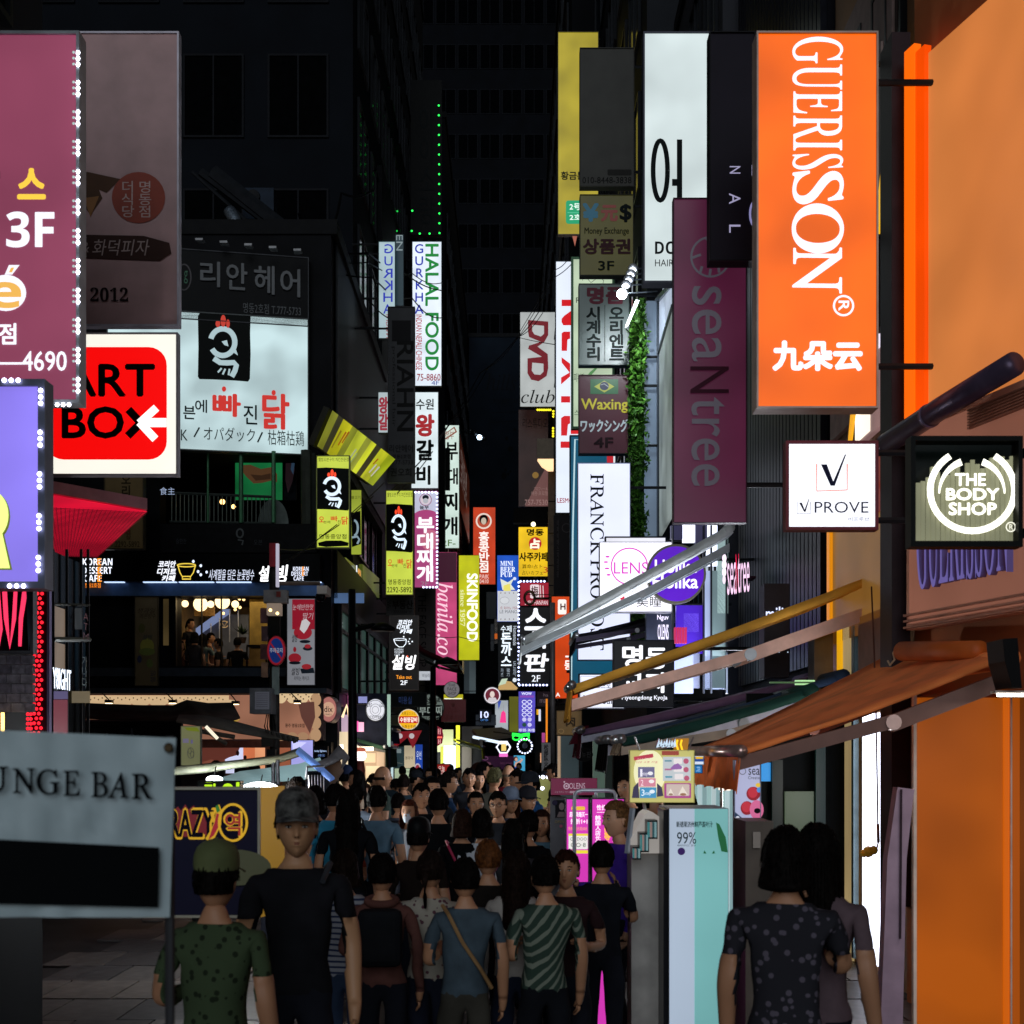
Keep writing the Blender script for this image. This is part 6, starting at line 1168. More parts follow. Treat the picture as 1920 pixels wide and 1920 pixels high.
cable('cable pair end slanting over the top of the red lettered sign', [(972,632,52),(1040,520,39.6),(1078,488,39.6)], .012, .05)
cable('upper cable slanting over the top of the red lettered sign', [(972,626,52),(1040,506,39.6),(1064,488,39.6)], .012, .05)
cable('thin cables from the club sign to the red lettered sign', [(970,632,55),(1040,646,39.6)], .012, .02)
cable('cable looping in front of the dark upper wall on the left', [(560,400,30),(590,450,31),(625,420,31),(640,362,31),(700,356,31)], .03, .12)
cable('cable crossing the lime rooster sign diagonally', [(520,1062,24),(600,1008,26),(700,930,29)], .01, .05)
cable('second cable crossing the lime rooster sign', [(520,1058,24),(610,1000,26),(720,905,32)], .01, .05)
cable('cable from the pole top to the building corner', [(520,1030,24),(593,1028,26.5)], .012, .03)
cable('cable below the pink sign crossing the street', [(700,1172,30),(780,1182,38),(860,1194,45),(935,1200,60)], .012, .1)
# rooftop clutter of the corner building
ac = thing('air_conditioner', 'boxy outdoor fan unit high on the dark wall above the hair salon sign', 'air conditioner', W(480,400,30.5))
MB().box(*pbox(455,352,513,410,30.5,31)).build('case', paint('#16202c', .5, .2), ac); MB().lathe(W(474,368,30.45), [(0,0),(.15,-.01),(.16,.03)], 18, 'y').build('fan_grille', paint('#080b10', .4), ac)
dp = thing('flexible_duct', 'silver flexible duct above the unlit hair salon sign', 'duct', W(455,452,29))
pts = [W(430,395,29.2), W(440,412,29.1), W(452,432,29), W(458,456,29)]; MB().tube([pts[0].lerp(pts[1],t/4) for t in range(5)]+[pts[1].lerp(pts[3],t/6) for t in range(1,7)], .13, 14).build('duct', paint('#7c8894', .3, .8, .6, 30, .8), dp, True)
ev = thing('sloping_eave', 'dark sloping roof beam rising left above the corner building', 'roof', W(480,440,29.5))
for (a_, b_, r_) in (((376,322),(560,462),.09),((398,322),(585,470),.16),((360,322),(480,430),.04)): MB().tube([W(*a_,29.4), W(*b_,29.8)], r_, 6).build('beam', paint('#23262a', .5, .3), ev)
rf_ = thing('side_eave', 'dark ribbed eave running down the side street above the sloping sign', 'roof', W(640,700,32))
MB().prism([W(584,572,28.8), W(700,772,38), W(703,786,38), W(584,600,28.8)], (-.5,0,0)).build('eave', paint('#3a3b38', .5, .3), rf_)
for i in range(10): MB().prism([W(584+4*i,604+7*i,28.8+.2*i), W(587+4*i,606+7*i,28.9+.2*i), W(587+4*i,760,28.9+.2*i), W(584+4*i,750,28.8+.2*i)], (-.05,0,0)).build('rib', paint('#2c2d2a', .6), rf_)
for i in range(5): cl_ = thing('sign_clip', ['first','second','third','fourth','fifth'][i]+' little white clip lamp on top of the unlit salon sign', 'lamp', W(373+34*i, 447+5*i, 27.9), 'clip lamps on the salon sign'); MB().box(*pbox(366+46*i, 446+5*i, 380+46*i, 450+5*i, 27.7, 27.9)).build('head', paint('#8a8c90', .4), cl_)

# market stalls in the lower left
stl = thing('stall_canopy', 'long tent canopy with pale translucent sheet and blue-lit edge bar', 'stall canopy', W(500,1600,14))
def ribbon(pts, z_up, dy, nm, mt, par, t=.02):
    vs = []; n = len(pts)
    for p, q in pts: vs += [p, q]
    m_ = len(vs); vs += [v + Vector((0, t, -t)) for v in vs[:]]
    fs = [(2*i, 2*i+2, 2*i+3, 2*i+1) for i in range(n-1)] + [(m_+2*i, m_+2*i+1, m_+2*i+3, m_+2*i+2) for i in range(n-1)] + [(2*i, m_+2*i, m_+2*i+2, 2*i+2) for i in range(n-1)] + [(2*i+1, 2*i+3, m_+2*i+3, m_+2*i+1) for i in range(n-1)]
    return MB().add(vs, fs).build(nm, mt, par, True)
ribbon([(W(300,1440,13), W(300,1452,13)), (W(380,1432,13.2), W(380,1446,13.2)), (W(450,1424,13.4), W(450,1436,13.4)), (W(520,1416,13.6), W(520,1428,13.6)), (W(562,1401,13.8), W(564,1414,13.8))], 0, 0, 'front_bar', paint('#5a5c4c', .6, var=.4), stl)
ribbon([(W(561,1400,13.8), W(552,1408,13.8)), (W(595,1428,13.2), W(585,1434,13.2)), (W(627,1457,12.8), W(618,1462,12.8))], 0, 0, 'edge_bar', glow('#5878b8', .55, .4), stl)  # blue light along the tent edge, put in as emission
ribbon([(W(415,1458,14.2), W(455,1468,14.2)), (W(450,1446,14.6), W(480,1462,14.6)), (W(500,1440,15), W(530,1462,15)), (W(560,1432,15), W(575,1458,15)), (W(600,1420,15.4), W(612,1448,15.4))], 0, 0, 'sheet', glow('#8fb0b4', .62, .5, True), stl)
ribbon([(W(530,1466,15.2), W(525,1492,15.2)), (W(570,1450,15.4), W(570,1485,15.4)), (W(610,1432,15.6), W(625,1470,15.6)), (W(632,1405,15.8), W(644,1444,15.8))], 0, 0, 'brown_sheet', paint('#5a4434', .8, var=.4, scale=4), stl)
ribbon([(W(590,1430,14.6), W(598,1440,14.6)), (W(615,1420,14.8), W(622,1430,14.8)), (W(636,1396,15), W(642,1420,15)), (W(655,1418,15), W(640,1440,15))], 0, 0, 'flap', paint('#6c6c70', .6, var=.4), stl)
for a_, b_ in (((512,1420),(516,1640)),((520,1425),(527,1640))): MB().tube([W(*a_,13.6), W(*b_,13.6)], .02, 6).build('pole', paint('#2c2c30', .4, .5), stl)
for k, (px, py, r, e) in enumerate(((488,1481,.11,16),(402,1461,.05,9),(537,1487,.04,5))):
    t_ = thing('stall_lamp', ['dazzling white bulb hanging under the stall sheet','small white bulb over the green lettered board','warm bulb near the clothes rail'][k], 'lamp', W(px,py,13.2))
    MB().ball(W(px,py,13.2), r*(1.7 if k == 0 else 1.6), r, r*.7, n=14).build('bulb', glow('#f2fbff' if k < 2 else '#ffb868', e, 0, True), t_, True); shop_light('bulb_glow', W(px,py+6,13.0), (110,14,16)[k], 0, (0,0,0), ((.9,.97,1),(.9,.97,1),(1,.7,.4))[k], t_); MB().tube([W(px,py,13.2)+Vector((0,0,.05)), W(px+4,py-28,13.3)], .006, 5).build('cord', paint('#111'), t_)
sign('sign', 'dark board with lime Korean lettering under the stall sheet', 370, 1464, 452, 1500, 11.8, '#0b1210', .3, .1, '#1a1f1c', .01, [T('국어',384,1468,450,1498,'#b8e820',1.1,b=.06) if False else T('전',384,1470,404,1496,'#b8e820',1.1,b=.08), T('어',418,1468,448,1498,'#b8e820',1.1,b=.08), T('매운',386,1465,398,1468,'#b8e820',.9)])
sign('sign', 'dark green board with white blackletter script behind the capped man', 484, 1482, 522, 1540, 12.6, '#101c1c', .25, .08, '#1a2424', .01, [T(SI('Arizo'),486,1492,514,1506,'#c0d0cc',.9,b=.04)])
cr_ = thing('clothes_rail', 'rail of striped black track jackets under the stall', 'clothes rail', W(590,1510,13))
MB().tube([W(574,1460,13), W(576,1438,13), W(608,1436,13)], .014, 6).build('rail', paint('#8a8c90', .3, .7), cr_)
for k in range(6): MB().prism([W(573+5.5*k,1452,13), W(578+5.5*k,1446,13), W(583+5.5*k,1452,13), W(584+5.5*k,1498,13), W(572+5.5*k,1496,13)], (0,.3,0)).build('jacket', paint(('#101218','#1a1c22','#0d1420')[k%3], .8, var=.5), cr_); 
for k in range(6): MB().tube([W(579+5.5*k,1453,12.98), W(580+5.5*k,1494,12.98)], .006, 4).build('stripe', paint('#b0b4bc', .6), cr_)
a_ = thing('awning', 'dark brown canvas awning low on the left with frayed edge', 'awning', W(430,1340,17)); vs = []
ribbon([(W(160,1318,17), W(160,1345,16.5)), (W(320,1324,17), W(320,1350,16.5)), (W(350,1312,17), W(360,1345,16.4)), (W(390,1318,17.4), W(410,1358,16.6)), (W(436,1317,17.6), W(450,1344,17))], 0, 0, 'canvas', paint('#241d1a', .9, var=.4), a_)
ribbon([(W(336,1340,15.5), W(330,1352,15.3)), (W(380,1340,15.6), W(400,1362,15.4)), (W(440,1352,15.8), W(445,1372,15.6)), (W(500,1368,16), W(505,1382,15.8)), (W(560,1382,16.2), W(558,1388,16))], 0, 0, 'canvas', paint('#3c3c38', .9, var=.4), a_)
MB().tube([W(340,1365,15.4), W(440,1382,15.6)], .03, 6).tube([W(383,1368,15.4), W(425,1395,15.4)], .025, 6).build('strut', paint('#4a4640', .5, .4), a_)
MB().tube([W(386,1362,15.3), W(408,1385,15.3)], .02, 6).build('tube_light', glow('#e8e0c8', 1.2), a_)
for k in range(6): MB().tube([W(500+10*k,1368+3*k,15.9), W(503+10*k,1378+3*k,15.9)], .02, 5).build('fringe', paint('#2a2a28'), a_)
sign('sign', 'pale olive board with faint drawn flowers hanging under the brown awning', 339, 1361, 377, 1436, 14.6, '#8f9268', .42, .04, '#4a4a3c', .006, [P('#7d8a24',.5,(345,1364),(370,1364),(375,1372),(352,1370)), Q(343,1385,354,1393,'#8a84a0',.4), Q(358,1387,362,1394,'#7a74a0',.4), Rg(358,1412,6,10,1,'#5a5c58'), Rg(356,1408,3,5,1,'#5a5c58'), Rg(361,1415,3,6,1,'#5a5c58')], cat='board', var=.25)
bg = thing('stall_backdrop', 'dark market stall backs with crates below the brown awning', 'stall', W(250,1602,17))
for k, (x0_,y0_,x1_,y1_,c_) in enumerate(((160,1350,340,1640,'#0d0c0d'),(170,1366,200,1400,'#16161a'),(222,1365,246,1400,'#17171b'),(160,1322,340,1348,'#1c1513'),(340,1440,420,1640,'#1a1614'),(160,1349,330,1352,'#5a3a3c'))):
    MB().box(*pbox(x0_,y0_,x1_,y1_,17.4-.06*k,17.5-.06*k)).build('panel', paint(c_, .7, var=.4), bg)
awning('awning', 'dark green awning over the small lit shop behind the tall lamp post', (632,1368,31), (722,1400,30), 3, '#22382c', val=.45, valcol='#2a3a30', armcol='#444', th=.08)
awning('awning', 'small dark blue awning under the white coffee disc', (690,1352,33), (735,1368,32), 2, '#1c2c48', val=.3, armcol='#444', th=.05)
awning('awning', 'bright lime yellow awning over the glowing white shop door', (835,1378,54), (903,1400,46), 5, '#c9c81c', val=.4, armcol='#888', th=.06)
awning('awning', 'maroon awning edge lit by spot lamps beside the brown dessert sign', (786,1212,36), (858,1243,35), 2.5, '#3c1218', val=.1, armcol='#444', th=.1)
# left street-level fronts
def front(name, lab, d, plist, dd=.05):
    t_ = thing(name, lab, 'shopfront', W(plist[0][0], 1602, d))
    for k, (x0_, y0_, x1_, y1_, c_, e_) in enumerate(plist):
        MB().box(*pbox(x0_, y0_, x1_, y1_, d-dd*.4*k, d+dd*.9-dd*.4*k)).build('panel', glow(c_, e_, .35, e_ > .7) if e_ else paint(c_, .6, var=.4), t_)
    return t_
f1 = front('shopfront', 'pink and white lit cosmetics shop beside the tall lamp post', 30.6, [(622,1300,732,1480,'#1c2030',0),(620,1372,660,1480,'#d8c8a8',.8),(640,1340,668,1372,'#b8a0b8',.8),(652,1300,664,1340,'#c868a0',.9),(664,1352,672,1372,'#e858a8',1.1),(672,1354,682,1372,'#f0b0d0',1.1),(664,1398,672,1460,'#f0d8c8',.9),(674,1402,722,1480,'#b09070',.75),(684,1412,704,1430,'#d8b890',.9),(706,1410,720,1450,'#c8a888',.8),(686,1436,712,1470,'#e0c8a0',.8),(672,1306,688,1318,'#9aa0e0',.9),(726,1302,732,1400,'#a8c8b8',.8)])
MB().tube([W(640,1396,30), W(642,1420,30)], .04, 6).tube([W(672,1404,30.2),W(700,1404,30.2)], .05, 6).build('tube_light', glow('#fff0d0', 3, 0, True), f1)
shop_light('shop_glow', W(672,1412,29.8), 18, 1.0, (90,0,0), (1,.85,.65), f1)
t_ = thing('figure_lamp', 'small salmon statue with lit white head in front of the cosmetics shop', 'statue lamp', W(676,1470,29.5))
MB().lathe(W(676,1470,29.5), [(.13,0),(.09,.05),(.1,.3),(.07,.5),(.12,.55)], 14).build('body', paint('#8a4038', .5), t_, True); MB().ball(W(676,1417,29.5), .13, n=14).build('head', glow('#ffe8e8', 2), t_, True); MB().ball(W(676,1406,29.5), .12,.12,.06, n=12).build('cap', glow('#c86a50', .8), t_, True)
MB().tube([W(642,1345,30), W(650,1322,30), W(655,1346,30)], .03, 6).build('star_string', glow('#ffd8a8', 1.5), f1)
f2 = front('shopfront', 'poster covered shopfront under the red pennant', 36.6, [(724,1360,820,1480,'#20242a',0),(726,1390,738,1460,'#5a6068',.5),(738,1400,758,1440,'#2c4044',.6),(758,1398,778,1440,'#c8b898',.8),(740,1441,778,1470,'#b0c0a0',.8),(779,1396,792,1450,'#1c44a8',.8),(733,1400,737,1460,'#c0d8dc',1.0),(744,1404,752,1412,'#8a9a9c',.6)])
draw(Plane(724,800,36.2,36.2), [T('우선',781,1408,790,1424,'#d8e4f8',1), O(783,1440,6,9,'#c0b8c8',.8), O(783,1440,4,6,'#a02a3c',.7), Ln('#7a8078',.5,1,(745,1430),(755,1432)), T('봄맞이',760,1418,774,1424,'#5a4a3c'), T('한정판매',758,1445,776,1449,'#5a6a50')], f2, .02)
f3 = front('shopfront', 'glowing white door with lime yellow frame under the lime awning', 52, [(800,1400,905,1480,'#1c1c20',0),(820,1368,850,1410,'#c8cf9a',.85),(826,1400,832,1456,'#b8b81c',.8),(832,1398,854,1456,'#d8ecff',1.35),(855,1360,862,1460,'#f2ee3a',1.15),(866,1400,884,1456,'#5a5048',.35),(832,1302,868,1312,'#c8c01c',.8),(833,1309,866,1313,'#f4f4d8',1.2)])
shop_light('door_glow', W(843,1420,51.3), 50, 1.5, (90,0,0), (.95,1,.9), f3)
sign('poster_stand', 'red low signboard with white script in front of the lime framed door', 796, 1432, 844, 1480, 40, '#a8201c', .6, .1, '#5a3010', .02, [T('오늘',822,1436,834,1446,'#f0d8d0',1), T('돼지',826,1446,842,1456,'#f0d8d0',1), Q(797,1434,801,1478,'#c8a81c',.8)], cat='signboard')
front('shopfront', 'grey stone wall and dark shops past the lime awning', 66, [(866,1362,905,1410,'#4c4a48',.35),(884,1385,900,1470,'#2a2420',.2),(870,1160,890,1300,'#4a565c',.25),(880,1240,892,1300,'#6a7a80',.3),(892,1340,930,1360,'#3c4450',.3)], .1)
ct = thing('canopy', 'dark flat canopy with long silver tube light in mid street', 'canopy', W(925,1390,48))
MB().prism([W(884,1372,50), W(940,1368,50), W(970,1382,46), W(900,1390,46)], (0,.6,.1)).build('slab', paint('#15181c', .5), ct); MB().tube([W(888,1382,47), W(950,1395,45)], .05, 8).build('tube_light', glow('#c8d8e8', 1.6, 0, True), ct)
# central far signs
sign('sign', 'white and pink vertical poster sign with a hanging pink coat', 928, 1313, 953, 1372, 68, '#b8c0c8', .85, .1, '#5a6068', .01, [P('#3c5ac8',.8,(933,1314),(940,1314),(935,1330)), P('#f03a8a',1.1,(940,1336),(944,1332),(948,1337),(949,1355),(937,1355)), Ln('#a8aab0',.8,1,(944,1322),(944,1333)), Q(930,1370,936,1374,'#2cd85a',1)])
sign('sign', 'purple lit sign showing five rows of white spectacles', 972, 1296, 1004, 1374, 47, '#5a50c8', .95, .2, '#3a3480', .01, [T('WOW',978,1298,997,1303,'#e8e8ff',1.2,b=.03), Q(975,1304,1001,1308,'#8a4ab8',.9), T('眼镜·美瞳',973,1366,1003,1372,'#e8e8ff',1.1)] + sum([[Rg(983,1316+8*i,4,3,1,'#eef0ff',1.2), Rg(993,1316+8*i,4,3,1,'#eef0ff',1.2)] for i in range(4)], []) + [O(983,1349,4,4,'#c8c4f0',1), O(993,1349,4,4,'#c8c4f0',1), O(983,1359,4,4,'#2c5a4c',.6), O(993,1359,4,4,'#c8c4f0',1)])
gn = thing('neon_sign', 'green neon spectacles hung over the street', 'neon sign', W(976,1390,44))
for cx_ in (968,985): MB().tube([W(cx_+6.5*math.cos(R(a)), 1382+4.5*math.sin(R(a))+1, 44) for a in range(0,361,24)], .03, 6).build('neon_ring', glow('#2cff4a', 1.6), gn, True)
MB().tube([W(960,1377,44), W(968,1377.5,44), W(977,1379,44), W(986,1377.5,44), W(993,1377,44)], .06, 6).build('neon_bar', glow('#2cff4a', 1.6), gn); MB().tube([W(925,1372,44), W(1000,1383,44)], .015, 5).build('wire', paint('#222'), gn)
lr = thing('lamp_ring', 'ring of small white lamps round a dark emblem below the green spectacles', 'lit ring', W(984,1413,43.5))
leds(lr, [W(984+13.5*math.cos(R(a)), 1399+13.5*math.sin(R(a)), 43.5) for a in range(0,360,22)], .03, '#d8e0ff', 2.2, 6); MB().ball(W(984,1398,43.6), .09,.05,.1, n=8).build('emblem', paint('#5a606a', .5), lr); MB().tube([W(984+13.5*math.cos(R(a)), 1399+13.5*math.sin(R(a)), 43.6) for a in range(0,361,20)], .018, 5).build('hoop', paint('#333'), lr)
hx = thing('neon_sign', 'white neon hexagon with a yellow drink inside', 'neon sign', W(944,1415,45))
MB().tube([W(944+13*math.cos(R(a)), 1401+12*math.sin(R(a)), 45) for a in range(0,361,60)], .03, 6).build('neon_tube', glow('#e8ecff', 1.4), hx); MB().box(*pbox(940,1395,949,1408,44.9,45)).build('drink', glow('#e8c870', 1.1), hx); MB().box(*pbox(936,1413,952,1419,44.9,45)).build('pink_bar', glow('#f070c8', 1.1), hx)
sign('poster', 'dark plum shop board low in mid street behind the crowd', 903, 1417, 965, 1450, 50, '#3a1438', .4, .1, '#24101e', .01, [Rg(910,1422,5,3,1,'#8a5a80',.6), P('#7a4a60',.5,(908,1446),(914,1428),(920,1430),(926,1448)), T('lens town',938,1428,960,1433,'#6a3a5c',.5)], cat='board')
sign('poster', 'blue poster of a woman with raised arm deep in the street', 963, 1416, 985, 1446, 49, '#4ab0dc', .85, .1, '#2a4a5c', .01, [O(967,1423,4,5,'#6a3030',.5), O(968,1424,2.6,3.4,'#e0b098',.8), P('#e0b098',.8,(964,1440),(966,1430),(972,1428),(978,1424),(973,1420),(981,1424),(976,1431),(974,1446),(966,1446)), P('#3c5ac0',.7,(964,1438),(975,1436),(975,1446),(964,1446))], cat='poster')
sign('banner', 'narrow grey vertical banner with black Chinese characters', 1015, 1392, 1033, 1462, 37, '#6c6c70', .35, .05, '#3a3a3c', .01, [V('松部队火锅',1020,1396,1028,1448,'#141416',b=.04), Q(1018,1450,1032,1453,'#8a2a4a',.6)], cat='banner')
sign('sign', 'tall thin orange lit strip sign by the right hand wall', 1023, 1310, 1027, 1392, 40, '#f08a1c', 1.1, .1, '#7a4a14', .005, [], arm=1.75)
sign('sign', 'dark plum board with thin letters under the dashed lamp sign', 1006, 1296, 1032, 1325, 52, '#241820', .4, .1, '#1a1418', .01, [T('ha',1019,1300,1028,1306,'#7a6a74',.5), T('ma',1012,1311,1024,1318,'#7a6a74',.5)], arm=1.75)
front('shopfront', 'narrow lit shop doors on the right in mid street', 46, [(1003,1326,1040,1470,'#1a1c20',0),(1006,1330,1011,1340,'#f0b020',1.0),(1010,1330,1014,1352,'#d8dcf0',1.1),(1013,1412,1016,1430,'#e8a880',.9),(955,1306,972,1372,'#7a7a18',.5),(1016,1374,1022,1392,'#c850a0',.7)], .1)
front('shopfront', 'greenish dark stock wall between the mid street signs', 72, [(900,1160,934,1300,'#0d1218',0),(920,1170,926,1220,'#3a4048',.2),(912,1110,930,1160,'#20282c',.2),(938,1310,1005,1412,'#15181c',0)], .1)
rp = thing('rain_pipe', 'pale grey pipe running up the right corner in mid street', 'pipe', W(1038,1500,38)); MB().tube([W(1037,1480,38), W(1036,1130,38)], .07, 8).build('pipe', paint('#8a8486', .4, .3), rp, True); MB().tube([W(1046,1480,37), W(1046,1380,37)], .04, 8).build('pipe', paint('#9aa0a4', .4, .3), rp, True)
lb = thing('menu_cart', 'yellow menu board framed by dashed white lamps above the crowd', 'menu board', W(1005,1500,22))
MB().box(*pbox(979,1457,1032,1520,22,22.2)).build('board', glow('#8a8a4c', .6, .5), lb); leds(lb, [W(982+9*k,1457,21.95) for k in range(6)] + [W(980,1460+7*k,21.95) for k in range(4)] + [W(990+9*k,1478,21.95) for k in range(4)], .03, '#dfe4ff', 6, 6)
rb = thing('pennant_lamp', 'small dark red lamp shade hanging left of the yellow sign foot', 'lamp', W(1092,1370,15)); MB().prism([W(1084,1362,15), W(1104,1360,15), W(1102,1392,15), W(1068,1396,15)], (0,.3,0)).build('shade', paint('#4a1220', .8), rb)
# ================================================================ people
SKIN = paint('#a87a5c', .5, var=.08, spec=.35); LIP = paint('#80503e', .5, var=0); DARK = paint('#120d0b', .4, var=0); WHT = paint('#b8b0a8', .3, var=0)
MATS['hairmat'] = None
def hairmat(c): return paint(c, .62, 0, .6, 45, .6, .25)

def sgn(v): return -1 if v < 0 else 1
def head_pt(x, y, z, k=1.0):
    """unit direction -> point on a head, face towards -y"""
    jaw = 1 - (.29 * max(0, -z) ** 1.6)
    X = .075 * x * jaw; Y = .094 * y * (1 - .12 * max(0, -z)); Z = .117 * z
    g = lambda a, s: math.exp(-(a / s) ** 2)
    if y < 0:
        Y *= .95
        nz = g(x, .13)
        br = max(0, min(1, (.22 - z) / .42)) if z > -.24 else max(0, 1 - (-.24 - z) / .09)
        Y -= .023 * nz * br * (br ** .6)
        Y -= .006 * g(abs(x) - .1, .07) * g(z + .2, .06)
        Y += .0095 * g(abs(x) - .4, .17) * g(z - .06, .1)
        Y -= .0045 * g(abs(x) - .38, .3) * g(z - .23, .07)
        Y -= .004 * g(abs(x) - .55, .16) * g(z + .12, .16)
        Y -= .0075 * g(x, .24) * (g(z + .43, .045) + g(z + .54, .05))
        Y += .004 * g(x, .26) * g(z + .485, .022)
        Y -= .008 * g(x, .24) * g(z + .82, .16)
        Y -= .01 * max(0, -z) * g(x, .5)
    else:
        Y *= 1.03
    return Vector((X * k, Y * k, Z * k))
def head_mesh(M, c, nu=40, nv=34, hi=False):
    vs = []; fs = []; mi = []
    for j in range(nv + 1):
        th = math.pi * j / nv
        for i in range(nu):
            ph = 2 * math.pi * i / nu
            x, y, z = math.sin(th) * math.sin(ph), -math.sin(th) * math.cos(ph), math.cos(th)
            # pull columns to the front, where the face is
            ph2 = ph - .45 * math.sin(ph); x, y = math.sin(th) * math.sin(ph2), -math.sin(th) * math.cos(ph2)
            vs.append(head_pt(x, y, z) + c)
    for j in range(nv):
        for i in range(nu):
            fs.append((j*nu+i, (j+1)*nu+i, (j+1)*nu+(i+1)%nu, j*nu+(i+1)%nu))
            th = math.pi * (j + .5) / nv; z = math.cos(th); ph = 2 * math.pi * (i + .5) / nu; ph2 = ph - .45 * math.sin(ph); x = math.sin(th) * math.sin(ph2)
            front = math.cos(ph2) > 0
            mi.append(4 if front and abs(x) < .2 - abs(z + .485) * 1.6 and -.545 < z < -.425 else 0)
    k = len(M.v); M.v += vs; M.f += [tuple(a + k for a in f) for f in fs]; M.mi += mi
    for s in (-1, 1):   # ears, eyes, brows
        M.ball((c.x + s*.0755, c.y + .012, c.z - .002), .008, .019, .03, 10, 0)
        ex, ez = s * .031, .008; ey = -.0785
        M.ball((c.x + ex, c.y + ey, c.z + ez), .0125, .008, .0055, 10, 5)
        M.ball((c.x + ex, c.y + ey - .0035, c.z + ez), .0052, .006, .0052, 8, 3)
        M.tube([(c.x + ex - s*.014, c.y - .083, c.z + .0285), (c.x + ex, c.y - .086, c.z + .0325), (c.x + ex + s*.017, c.y - .0765, c.z + .029)], .0026, 5, mi=3)
        M.tube([(c.x + ex - s*.013, c.y + ey - .003, c.z + ez + .003), (c.x + ex, c.y + ey - .0075, c.z + ez + .0065), (c.x + ex + s*.014, c.y + ey - .001, c.z + ez + .003)], .0016, 4, mi=3)
    for s in (-1, 1): M.ball((c.x + s*.0065, c.y - .103, c.z - .031), .003, .003, .002, 6, 3)

